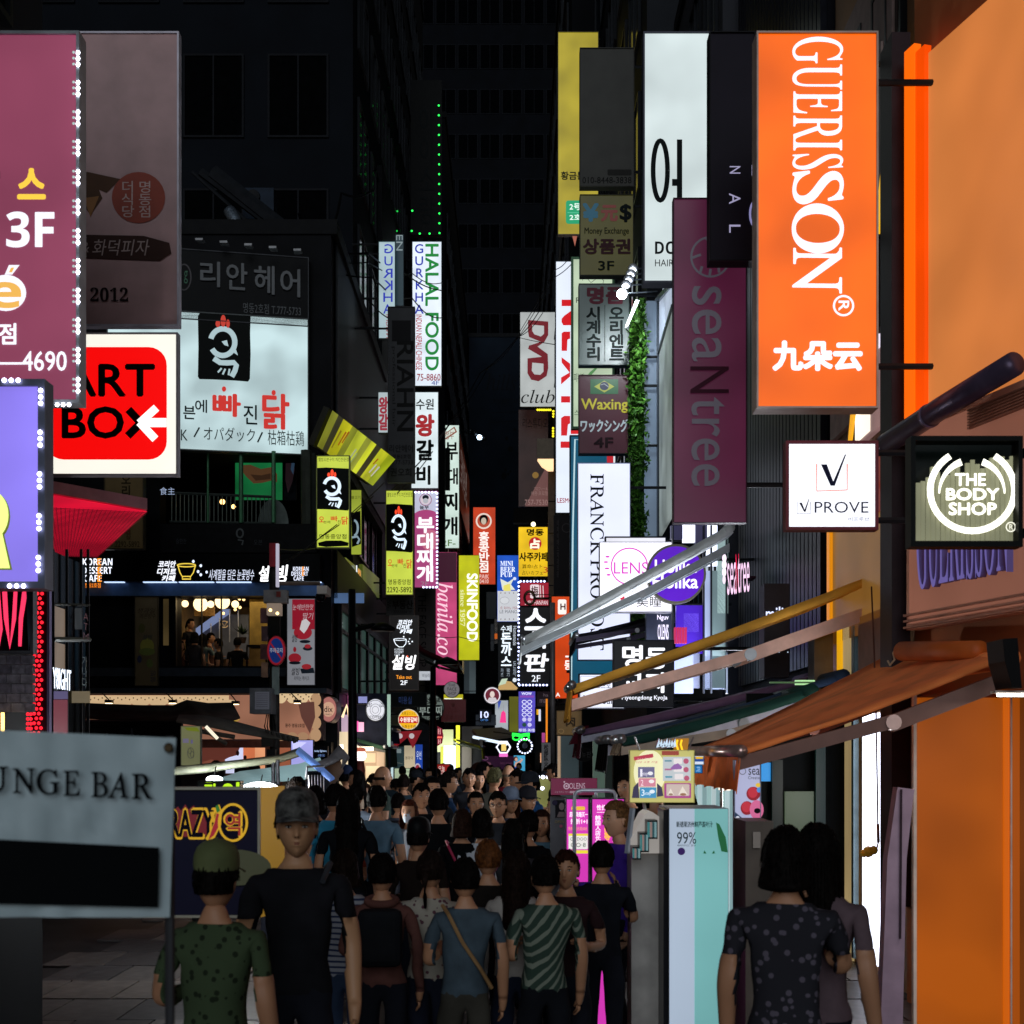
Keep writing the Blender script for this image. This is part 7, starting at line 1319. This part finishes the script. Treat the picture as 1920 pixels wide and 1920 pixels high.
def body_mesh(pose, longs, hi=False, seed=0):
    """one continuous skinned body, 1.65 m, facing -y; materials skin, top, bottom, dark, lips, white, shoes"""
    me = bpy.data.meshes.new('b')
    V_ = [(0,0,.9),(0,.0,1.03),(0,.005,1.2),(0,.008,1.33),(0,.012,1.395),(0,.005,1.475)]; Rd = [(.15,.105),(.125,.095),(.155,.108),(.135,.088),(.052,.052),(.046,.05)]
    E_ = [(0,1),(1,2),(2,3),(3,4),(4,5)]
    arms = {'down': ((.165,0,1.335),(.215,.03,1.08),(.225,-.06,.84),(.222,-.09,.77)), 'bent': ((.165,0,1.335),(.21,.04,1.08),(.15,-.2,1.1),(.12,-.26,1.14)), 'up': ((.165,0,1.335),(.21,-.1,1.12),(.1,-.23,1.3),(.07,-.24,1.38))}
    pl_, pr_ = pose
    hands = []
    for s, pz in ((-1, pl_), (1, pr_)):
        k = len(V_); pts = arms[pz]
        V_ += [(s*p[0], p[1], p[2]) for p in pts]; Rd += [(.056,.056),(.044,.044),(.029,.029),(.03,.018)]
        E_ += [(3,k),(k,k+1),(k+1,k+2),(k+2,k+3)]; hands.append((Vector(V_[k+2]), Vector(V_[k+3]), s))
    for s in (-1, 1):
        k = len(V_); st = .09 * s
        V_ += [(s*.085,0,.84),(s*.088,-.03-st*.6,.47),(s*.088,.03-st,.085),(s*.09,-.12-st,.035)]; Rd += [(.088,.09),(.06,.062),(.042,.045),(.04,.03)]
        E_ += [(0,k),(k,k+1),(k+1,k+2),(k+2,k+3)]
    me.from_pydata(V_, E_, []); o = bpy.data.objects.new('b', me); COL.objects.link(o)
    m = o.modifiers.new('s', 'SKIN'); m.use_smooth_shade = True; m.branch_smoothing = .6
    for i, r in enumerate(Rd): me.skin_vertices[0].data[i].radius = r
    me.skin_vertices[0].data[0].use_root = True
    u = o.modifiers.new('u', 'SUBSURF'); u.levels = 2; u.boundary_smooth = 'PRESERVE_CORNERS'
    dg = bpy.context.evaluated_depsgraph_get(); ev = o.evaluated_get(dg); em = ev.to_mesh()
    M = MB(); M.v = [v.co.copy() for v in em.vertices]; M.f = [tuple(p.vertices) for p in em.polygons]
    for v in M.v:      # cut the cloth edges clean
        for Z_ in ((1.19, .86) if abs(v.x) > .15 else (.9, 1.385)):
            if abs(v.z - Z_) < .017: v.z = Z_
    for p in em.polygons:
        x = sum(M.v[i].x for i in p.vertices)/len(p.vertices); y = p.center.y; z = sum(M.v[i].z for i in p.vertices)/len(p.vertices); arm = abs(x) > .185 and .7 < z < 1.28 or (abs(x) > .06 and y < -.11 and z > 1.0)
        if z > 1.385: q = 0
        elif arm: q = 1 if (longs or z > 1.19) and not (abs(y) > .22 or z < .83) else 0
        elif z > .9: q = 1
        elif z > .1: q = 2
        else: q = 6
        if not arm and z > 1.385 and abs(x) > .075: q = 1
        M.mi.append(q)
    ev.to_mesh_clear(); bpy.data.objects.remove(o); bpy.data.meshes.remove(me)
    for wr, hn, s in hands:      # five fingers rooted inside the palm
        d = (hn - wr).normalized(); side = Vector((0, 1, 0)) if abs(d.z) > .7 else Vector((1, 0, 0)); curl = Vector((-s*.35, 0, 0)) if abs(d.z) > .7 else Vector((0, 0, -.4))
        for f in range(4):
            a = hn + side * (-.024 + .016*f) + d*.005; l = (.062,.072,.068,.052)[f]
            M.tube([a, a + d*l*.45, a + (d + curl).normalized()*l*.8 + d*l*.1, a + (d*.5 + curl).normalized()*l*.55 + d*l*.4], .0085, 6, .0065)
        a = hn - side*.026 - d*.03; M.tube([a, a - side*.018 + d*.02 + curl*.02, a - side*.02 + d*.048 + curl*.04], .0095, 6, .007)
    head_mesh(M, Vector((0, -.012, 1.545)), 64 if hi else 36, 56 if hi else 30)
    top = set(); 
    for f_, q in zip(M.f, M.mi):
        if q in (1, 2): top.update(f_)
    for i in top:      # loose cloth: hanging folds and a straighter outline
        p = M.v[i]; n_ = noise.noise(Vector((p.x*9 + seed, p.y*9, p.z*4))) * .022 + noise.noise(Vector((p.x*22, p.y*22 + seed, p.z*12))) * .009
        k_ = 1.0 + (.1 if .88 < p.z < 1.2 else .03) ; rad = Vector((p.x, p.y, 0))
        if rad.length > .01 and p.z > .86: M.v[i] = Vector((p.x * (k_ if abs(p.x) < .17 else 1), p.y * k_, p.z)) + rad.normalized() * n_
        elif rad.length > .01: M.v[i] = p + rad.normalized() * n_ * .8
    r = bpy.data.meshes.new('body'); r.from_pydata(M.v, [], M.f)
    for i, p in enumerate(r.polygons): p.material_index = M.mi[i]; p.use_smooth = True
    for mm in (SKIN, SKIN, SKIN, DARK, LIP, WHT, DARK): r.materials.append(mm)
    return r
BODY = {(a, b): 0 for a in (('down','down'), ('bent','down'), ('down','bent'), ('up','down')) for b in (0, 1)}
for i, k in enumerate(list(BODY)): BODY[k] = body_mesh(*k, seed=i*3.7)
BODY['hi'] = body_mesh(('down','down'), 0, True)

def hair_mesh(style):
    M = MB(); nu, nv = 44, 26; c = Vector((0, -.012, 1.545)); vs = []; keep = {}
    for j in range(nv + 1):
        th = math.pi * j / nv
        for i in range(nu):
            ph = 2 * math.pi * i / nu; x, y, z = math.sin(th)*math.sin(ph), -math.sin(th)*math.cos(ph), math.cos(th)
            n1 = noise.noise(Vector((x*9, y*9, z*2.5))) * .035 + .02*math.sin(ph*17 + 3*z)
            p = Vector((.078*x, .098*y*(1.04 if y > 0 else .98), .12*z))
            if style in ('bob', 'long', 'wavy'):
                zz = z
                if z < .1: p.x = .078*x/max(.5, math.sin(th))*(1 + .12*min(1, .1 - z)); p.y = .1*y/max(.5, math.sin(th))
                if z < -.1:
                    t = (-.1 - z) / .9; L_ = .1 if style == 'bob' else .36
                    p.z = -.012 - t * L_ * (1.1); w = 1.0 + (.1 if style == 'bob' else .18) * t - (.25 * max(0, t-.7))
                    p.x *= w; p.y = p.y * w + (.02*t if y > 0 else 0)
                    if style == 'wavy': p.x += .012*math.sin(t*16 + i); p.y += .01*math.cos(t*14 + i*.7)
            k = 1.08 + n1
            vs.append(c + p * k if style not in ('bob','long','wavy') or z > -.1 else c + Vector((p.x*k, p.y*k, p.z)))
            # what is face, and so stays bare
            fc = -math.cos(ph)  # -1 front
            if style == 'short': bare = (z < .42 + .08*math.sin(ph*5) and fc < -.25) or (z < -.05 and fc < .15) or z < -.42
            elif style == 'bald': bare = z > .1 or fc < .0 or z < -.3
            else: bare = (z < (.5 if style != 'tied' else .55) and fc < -.48) or (style == 'tied' and ((z < 0 and fc < .1) or z < -.45)) or (style in ('bob','long','wavy') and z > -.97 and False)
            if style in ('long','wavy','bob') and fc < -.48 and z < .5: bare = True
            keep[(j, i)] = not bare
    fs = []
    for j in range(nv):
        for i in range(nu):
            i2 = (i + 1) % nu
            if keep[(j,i)] and keep[(j,i2)] and keep[(j+1,i)] and keep[(j+1,i2)]: fs.append((j*nu+i, (j+1)*nu+i, (j+1)*nu+i2, j*nu+i2))
    M.add(vs, fs)
    # inner side gives the hair its thickness
    M.add([c + (v - c)*.93 for v in vs], [f[::-1] for f in fs])
    rs = random.Random(hash(style) % 97 if False else len(style)*7 + ord(style[0]))
    for q in range(150 if style != 'bald' else 40):      # loose strands break the outline
        i = rs.randrange(nu); j = rs.randint(2, nv//2 if style in ('short','tied','bald') else nv - 8); pts = []
        for t in range(6):
            jj = min(nv - 1, j + t)
            if not keep[(jj, i)]: break
            pts.append(c + (vs[jj*nu + i] - c) * (1.0 + .02 + .035*t/5*rs.random()) + Vector((rs.gauss(0,.0015), rs.gauss(0,.0015), 0)))
        if len(pts) > 2: M.tube(pts, .0045, 3, .001)
    if style == 'tied':
        M.ball((0, .098, 1.56), .03, .03, .034, 12); M.tube([(0,.1,1.56),(0,.135,1.5),(0,.13,1.4),(0,.115,1.33)], .026, 8, .008)
    r = bpy.data.meshes.new('hair'); r.from_pydata(M.v, [], M.f)
    for p in r.polygons: p.use_smooth = True
    r.materials.append(DARK); return r
HAIR = {s: hair_mesh(s) for s in ('short','bob','long','wavy','tied','bald')}
def cap_mesh():
    M = MB(); n = 28; prof = [(1.0,-.0),(1.03,.03),(1.0,.07),(.86,.105),(.6,.128),(.3,.138),(.02,.141)]; vs = []
    for r, h in prof:
        for j in range(n):
            g = 2*math.pi*j/n; vs.append((.084*r*math.sin(g), -.012 - .103*r*math.cos(g), 1.588 + h*.86))
    M.add(vs, [(i*n+j, i*n+(j+1)%n, (i+1)*n+(j+1)%n, (i+1)*n+j) for i in range(len(prof)-1) for j in range(n)])
    vs = []
    for k in range(2):
        for i in range(13):
            a = -1.15 + 2.3*i/12
            vs += [(.085*math.sin(a), -.012 - .1*math.cos(a), 1.594 - .004*k), (.088*math.sin(a), -.02 - .1*math.cos(a) - .075*math.cos(a)**.5*(1 if abs(a) < 1.5 else 0), 1.586 - .014*abs(math.sin(a)) - .004*k)]
    M.add(vs, [(2*i,2*i+1,2*i+3,2*i+2) for i in range(12)] + [(26+2*i,26+2*i+2,26+2*i+3,26+2*i+1) for i in range(12)] + [(2*i+1,26+2*i+1,26+2*i+3,2*i+3) for i in range(12)])
    M.ball((0,-.012,1.709), .008, .008, .005, 8)
    r = bpy.data.meshes.new('cap'); r.from_pydata(M.v, [], M.f)
    for p in r.polygons: p.use_smooth = True
    r.materials.append(DARK); return r
CAP = cap_mesh()
CAMO = paint('#4a4a48', .8, var=.95, scale=28)

def child(name, me, mat, par):
    o = bpy.data.objects.new(name, me); COL.objects.link(o); o.parent = par
    o.material_slots[0].link = 'OBJECT'; o.material_slots[0].material = mat
    return o
PEOPLE = []
RP = random.Random(5)
def person(px, py, d, yaw, hair, hc, top, label, bottom='#1a1c24', cap=None, pose=None, longs=0, mask=None, glasses=0, strap=None, words=None, bag=None, hood=None, hi=0, group='people in the street crowd', skin=None, zfix=None, floor=0, lean=0):
    for k in range(200):      # nearest depth at which the figure has a human height
        z = H + (HY - py) * d / FPX
        if floor or .90 <= z / 1.545 <= 1.14: break
        d += -.05 if z / 1.545 < .90 else .05
    s = z / 1.545 if not floor else 1
    if pose is None: pose = RP.choice((('down','down'), ('bent','down'), ('down','bent'), ('up','down'))) if not hi else ('down','down')
    x = (px - CX) * d / FPX
    rt = thing('person', label, 'person', (x, d, 0 if not floor else z - 1.545), group, R(yaw)); rt.scale = (s*1.0, s*1.0, s)
    if lean: rt.rotation_euler.x = R(lean)
    b = bpy.data.objects.new('body', BODY['hi'] if hi else BODY[(pose, longs)])
    COL.objects.link(b); b.parent = rt
    sk = paint(skin, .5, var=.08, spec=.35) if skin else SKIN
    for i, m in enumerate((sk, (top if not isinstance(top, str) else paint(top, .85, var=.25, scale=10, bump=.3)), paint(bottom, .85), DARK, LIP, WHT, DARK)):
        b.material_slots[i].link = 'OBJECT'; b.material_slots[i].material = m
    if hair: child('hair', HAIR[hair], hairmat(hc), rt)
    if cap: child('cap', CAP, CAMO if cap == 'camo' else paint(cap, .5 if cap == '#0c0e10' else .8, var=.3), rt)
    ORG[rt.name] = Vector()
    if mask: MB().add([(.052*math.sin(a)*w_, -.108*math.cos(a) - .004 + .0*z_, z_) for z_, w_ in ((1.54,1),(1.515,1.1),(1.485,1.05),(1.455,.8)) for a in [(-1.1+.22*i) for i in range(11)]],
            [(j*11+i, j*11+i+1, (j+1)*11+i+1, (j+1)*11+i) for j in range(3) for i in range(10)]).build('mask', paint(mask, .8, var=.1), rt, True)
    if glasses:
        g_ = MB()
        for sx_ in (-1,1): g_.tube([(sx_*.033+.022*math.cos(R(a)), -.113, 1.551+.016*math.sin(R(a))) for a in range(0,361,24)], .0022, 5).tube([(sx_*.055,-.112,1.553),(sx_*.083,-.0,1.553)], .002, 5)
        g_.tube([(-.011,-.113,1.554),(.011,-.113,1.554)], .002, 5); g_.build('glasses', paint('#0d0d0f', .3), rt)
    if strap: MB().tube([(.1,.115,1.36),(.02,.128,1.2),(-.08,.118,1.05),(-.15,.06,.93)], .012, 6).tube([(.1,.115,1.36),(.13,.02,1.4),(.1,-.09,1.34)], .012, 6).build('bag_strap', paint(strap, .6), rt)
    if bag: MB().box((-.13,.12,1.02),(.13,.24,1.36)).build('backpack', paint(bag, .7, var=.4), rt, bevel=.04)
    if hood: MB().tube([(.085*math.sin(a), .02 - .075*math.cos(a) if a else 0, 1.375 + .03*(1-math.cos(a))*.5*-1 + .03) for a in [2*math.pi*i/14 for i in range(15)]], .024, 8).build('hood', paint(hood, .9, var=.3), rt, True)
    if words:
        tx, c_, back, e_ = words; v, f = glyphs(tx, 0, 2); ax, bx = min(p[0] for p in v), max(p[0] for p in v); ay, by = min(p[1] for p in v), max(p[1] for p in v)
        sg = 1 if back else -1; w_, h_ = .2, .05
        MB().add([(-sg*(p[0]-(ax+bx)/2)/(bx-ax)*w_, sg*.128, 1.17 + (p[1]-ay)/(by-ay)*h_) for p in v], f).build('lettering', paint(c_, .7), rt)
    PEOPLE.append((px, py, d))
    return rt
BK = '#0f0c0b'
person(557,1552,6.1,8,'short',BK,'#1a1a1e','man in a grey camouflage cap looking at the camera, nearest face', cap='camo', strap='#33363c', hi=1, skin='#b08462')
person(404,1652,5.4,170,'short',BK,cloth('#3c4a34','#20281c','print'),'person in an olive green cap before the chilli signboard', cap='#5c6440')
person(640,1556,12.6,8,'tied',BK,'#8e3a22','young woman in a rust red tee with white print, hair tied back', words=('PLO','#b8b0a8',0,0))
person(706,1502,12.2,178,'short',BK,'#4f6c80','man seen from behind in a blue grey shirt with dark bag strap', strap='#0f1216')
person(768,1524,13,-15,'long','#4a2418','#8a8f98','woman wearing a white face mask with reddish brown hair', mask='#c4ccd8')
person(628,1500,11.8,160,'short',BK,'#1f7c9c','person in a bright teal tee seen from behind beside the clothes rail')
person(667,1492,15,170,'short',BK,'#8494a6','person in a pale blue grey shirt seen from behind near the tall lamp post')
person(590,1502,12.2,175,'bob',BK,'#15161a','dark bobbed person directly right of the stall jackets')
person(652,1512,11,185,'long',BK,'#0e1014','person with long black hair between the teal tee and the blue grey shirt')
person(716,1457,17,110,'bald','#2a2220','#2c3a34','heavy balding man in a dark green shirt seen in side view')
person(670,1463,18.5,-80,'long',BK,'#b8a088','woman in profile with long black hair beside the tall lamp post')
person(648,1458,19,175,'short',BK,'#1c2c48','person in a navy cap under the stall flap', cap='#16223c')
person(840,1468,16.5,95,'short','#1a1512','#162c48','man with glasses in profile wearing a dark blue top', glasses=1)
person(790,1494,13.6,20,'short',BK,'#0f1014','man looking down in a black tee with a white stripe')
person(812,1480,15.5,15,'long',BK,'#1a1c20','pale faced woman looking up between two dark heads')
person(822,1508,12,180,'short',BK,'#0d0f12','man with short black hair seen from behind in a black tee')
person(866,1545,11.2,176,'bob','#2a1a14','#0b0c0e','woman with brown bobbed hair seen from behind, pink bag strap', strap='#a0244a')
person(904,1545,11.2,190,'bob',BK,'#b0b4bc','woman with black bobbed hair seen from behind in a white top')
person(784,1572,9.6,168,'short',BK,'#1c1512','person in a shiny black leather cap seen from behind', cap='#0c0e10')
person(934,1510,12.8,-12,'short',BK,'#20242a','heavy young man wearing black glasses facing the camera', glasses=1)
person(892,1508,14,10,'tied',BK,'#1a1a20','pale woman with lifted face in front of the bobbed pair')
person(957,1504,14,20,'long','#4a2c20','#3a3f50','woman with auburn fringe and light cap looking sideways', cap='#6c7a90')
person(988,1503,14,35,'short',BK,'#1a2028','man in a dark grey cap with shaded eyes', cap='#25262c')
person(1016,1545,11.6,-12,'wavy','#2c1a14','#4f7284','woman with long wavy brown hair in a light denim shirt', longs=1)
person(962,1566,10.2,182,'long',BK,'#2a2a2e','woman with long straight black hair seen from behind in a grey knit top')
person(990,1548,10.8,172,'tied',BK,'#0b0b0d','woman with a black ponytail wearing a black tee printed in pink', words=('seaNtree','#8a3c78',1,0))
person(880,1460,18.5,5,'short',BK,'#26282e','man with round pale face and dark top facing the camera in the middle')
person(897,1464,19,15,'long',BK,'#20222a','young woman with small pale face right of the round faced man')
person(927,1460,18,150,'short','#5a5638','#6a6a60','person with olive dyed hair and grey striped top')
person(953,1452,20,160,'bald','#6a5a4a','#8a2030','older bald man in a red and white sports top')
person(972,1465,17,-70,'short',BK,'#14161c','man in profile in black beside the dashed menu board')
person(996,1474,16,-60,'short',BK,'#1c4a7c','man in a dark cap and bright blue jacket', cap='#22262e')
person(905,1445,22,110,'short',BK,'#1a1c22','tall man in profile above the crowd in mid street')
person(896,1446,23,60,'long','#3c241c','#1a1c22','woman glancing back beside the tall man in profile')
person(1040,1450,20,-100,'short',BK,'#1c2420','person in a dark striped shirt behind the magenta lens shop board')
person(1158,1537,9.5,-62,'tied','#6a4a2c','#43249a','woman in a purple fleece jacket with dyed blonde brown tied hair', longs=1, skin='#b88c70')
person(1178,1478,12.5,-40,'short',BK,'#101216','dark figure of a man behind the bent pipe rail')
person(1220,1515,11,60,'short',BK,'#3a3c46','man in a grey tee bending behind the yellow price poster')
person(1282,1512,9.8,180,'short',BK,'#2c2e34','person whose dark head top shows above the aloe box')
person(1472,1612,5.5,165,'bob',BK,cloth('#26262c','#55505c','print'),'blurred person with black bobbed hair in the near right, left of the pair')
person(1530,1604,5.8,150,'long',BK,'#5a4a50','blurred woman with long black hair in the near right, right of the pair')
person(915,1612,8.2,178,'short','#5a3418','#1a1614','person with orange brown hair whose head top is at the very front')
person(1062,1632,7.8,-10,'short','#2a140e','#2a1a1c','person with dark red brown hair before the left magenta poster')
person(1128,1612,9.0,170,'short',BK,'#16181e','person with dark hair before the right magenta poster')
person(404,1440,17,150,'short',BK,'#8a5c58','man with dark hair in a dusty pink shirt behind the long stall bar', group='stall customers')
person(452,1448,18,170,'short',BK,'#3a2c2a','left of two dark heads behind the pale stall sheet', group='stall customers')
person(476,1446,18.4,180,'short',BK,'#2a2624','right of two dark heads behind the pale stall sheet', group='stall customers')
person(557,1484,13.2,185,'short',BK,'#15161a','dark head right above the camouflage cap', group='stall customers')
person(646,1630,8.0,176,'bob','#1c1410',cloth('#8a8c94','#2a3450','stripe'),'woman in a navy and grey striped tee seen from behind, foreground left', bag=None, bottom='#2c3a52')
person(716,1640,7.6,182,'short',BK,'#5c3a34','man in a faded brick red hoodie seen from behind, foreground', hood='#5c3a34', bag='#16181c', longs=1)
person(806,1634,8.1,170,'tied','#1e1512',cloth('#9a9488','#5a3a44','print'),'woman with tied hair in a pale printed blouse, foreground middle', bottom='#1e2230')
person(872,1650,7.7,185,'short',BK,'#3c4a54','man in a slate shirt carrying a tan shoulder bag, foreground', strap='#8a6a44', bottom='#3a3832')
person(968,1632,8.0,178,'long','#1a100c','#a09a94','woman with long dark hair in a cream top, foreground right of centre', longs=1, bottom='#22283a')
person(1022,1644,7.7,-170,'short',BK,cloth('#2c3c34','#6c7468','diag'),'man in a green checked shirt, foreground beside the magenta posters', bottom='#15171c')
# guests in the upstairs cafe
for (px, py, d, yaw, hr, hc, tp, lab) in ((357,1171,30.6,60,'tied',BK,'#1a1a1e','waiter in a dark cap standing by the cafe stairs'), (365,1196,30.2,170,'bob',BK,'#2a2a30','guest with black bobbed hair seated left in the upstairs cafe'), (380,1199,30.4,160,'long',BK,'#4a5a5c','guest in a grey green top seated in the upstairs cafe'), (394,1197,30.8,90,'short',BK,'#5a3a30','guest in profile at the middle table of the upstairs cafe'), (410,1208,30.2,-90,'short',BK,'#151515','guest in black seated right of the middle table'), (445,1206,30.2,180,'short',BK,'#101012','guest with back to the window below the potted plant'), (338,1212,30.2,40,'long',BK,'#4a2c24','guest half hidden behind the left window frame')):
    person(px, py, d, yaw, hr, hc, tp, lab, group='guests in the upstairs cafe', floor=1)
# the rest of the crowd
rnd = random.Random(11)
tops = ('#14151a','#1c1e26','#2a2c34','#3c4654','#0e0f12','#4a4a50','#26343c','#5a4a40','#20242c','#6c7078')
SEEN = set()
for row, (d0, n) in enumerate(((13.5,7),(15.5,8),(17.5,9),(20,10),(22.5,11),(25.5,12),(29,12),(33,12),(38,12),(44,12))):
    for i in range(n):
        d = d0 + rnd.uniform(-.6,.6); xl = -2.7 + max(0,(22-d))*.02; xr = .6 if d < 30 else 1.0
        x = xl + (xr-xl)*(i+.5)/n + rnd.uniform(-.12,.12)
        px = CX + x*FPX/d; hz = rnd.uniform(1.46,1.62); py = HY + (H-hz)*FPX/d
        if any(abs(px-a) < 15*14/d*1.3 and abs(py-b_) < 42*14/d for a, b_, c_ in PEOPLE if abs(c_-d) < 5): continue
        hs = rnd.choice(('short','short','short','bob','long','tied')); cp = rnd.random() < .1
        yw = rnd.choice((180,180,170,190,0,15,-20,90,-90)); hc = rnd.choice((BK,BK,'#1a1210','#2c1c14')); ti = rnd.randrange(len(tops))
        lab = 'dark haired pedestrian seen only as a head deep in the packed crowd'
        if d < 25:
            l2 = '%s%s %s hair, %s top, %s, crowd %s' % ('capped, ' if cp else '', 'brown' if hc == '#2c1c14' else 'black', {'short':'short','bob':'bobbed','long':'long','tied':'tied back'}[hs],
                 ('black','dark navy','charcoal','slate blue','jet black','grey','teal grey','brown','dark grey','light grey')[ti], 'seen from behind' if abs(yw) > 100 else 'facing the camera' if abs(yw) < 40 else 'in profile', 'left' if i < n*.34 else 'middle' if i < n*.67 else 'right')
            if l2 not in SEEN: lab = l2; SEEN.add(l2)
        person(px, py, d, yw, hs, hc, tops[ti] if rnd.random() > .3 else cloth(tops[ti], rnd.choice(('#6a6c74','#101114','#7a3a34','#a8a8ac')), rnd.choice(('stripe','print','diag'))), lab, cap='#1c2026' if cp else None, longs=rnd.randint(0,1), bag=rnd.choice((None,None,None,'#1c1e24','#4a2a22')), group='pedestrians in the packed crowd' if lab in SEEN else 'distant pedestrians in the packed crowd')
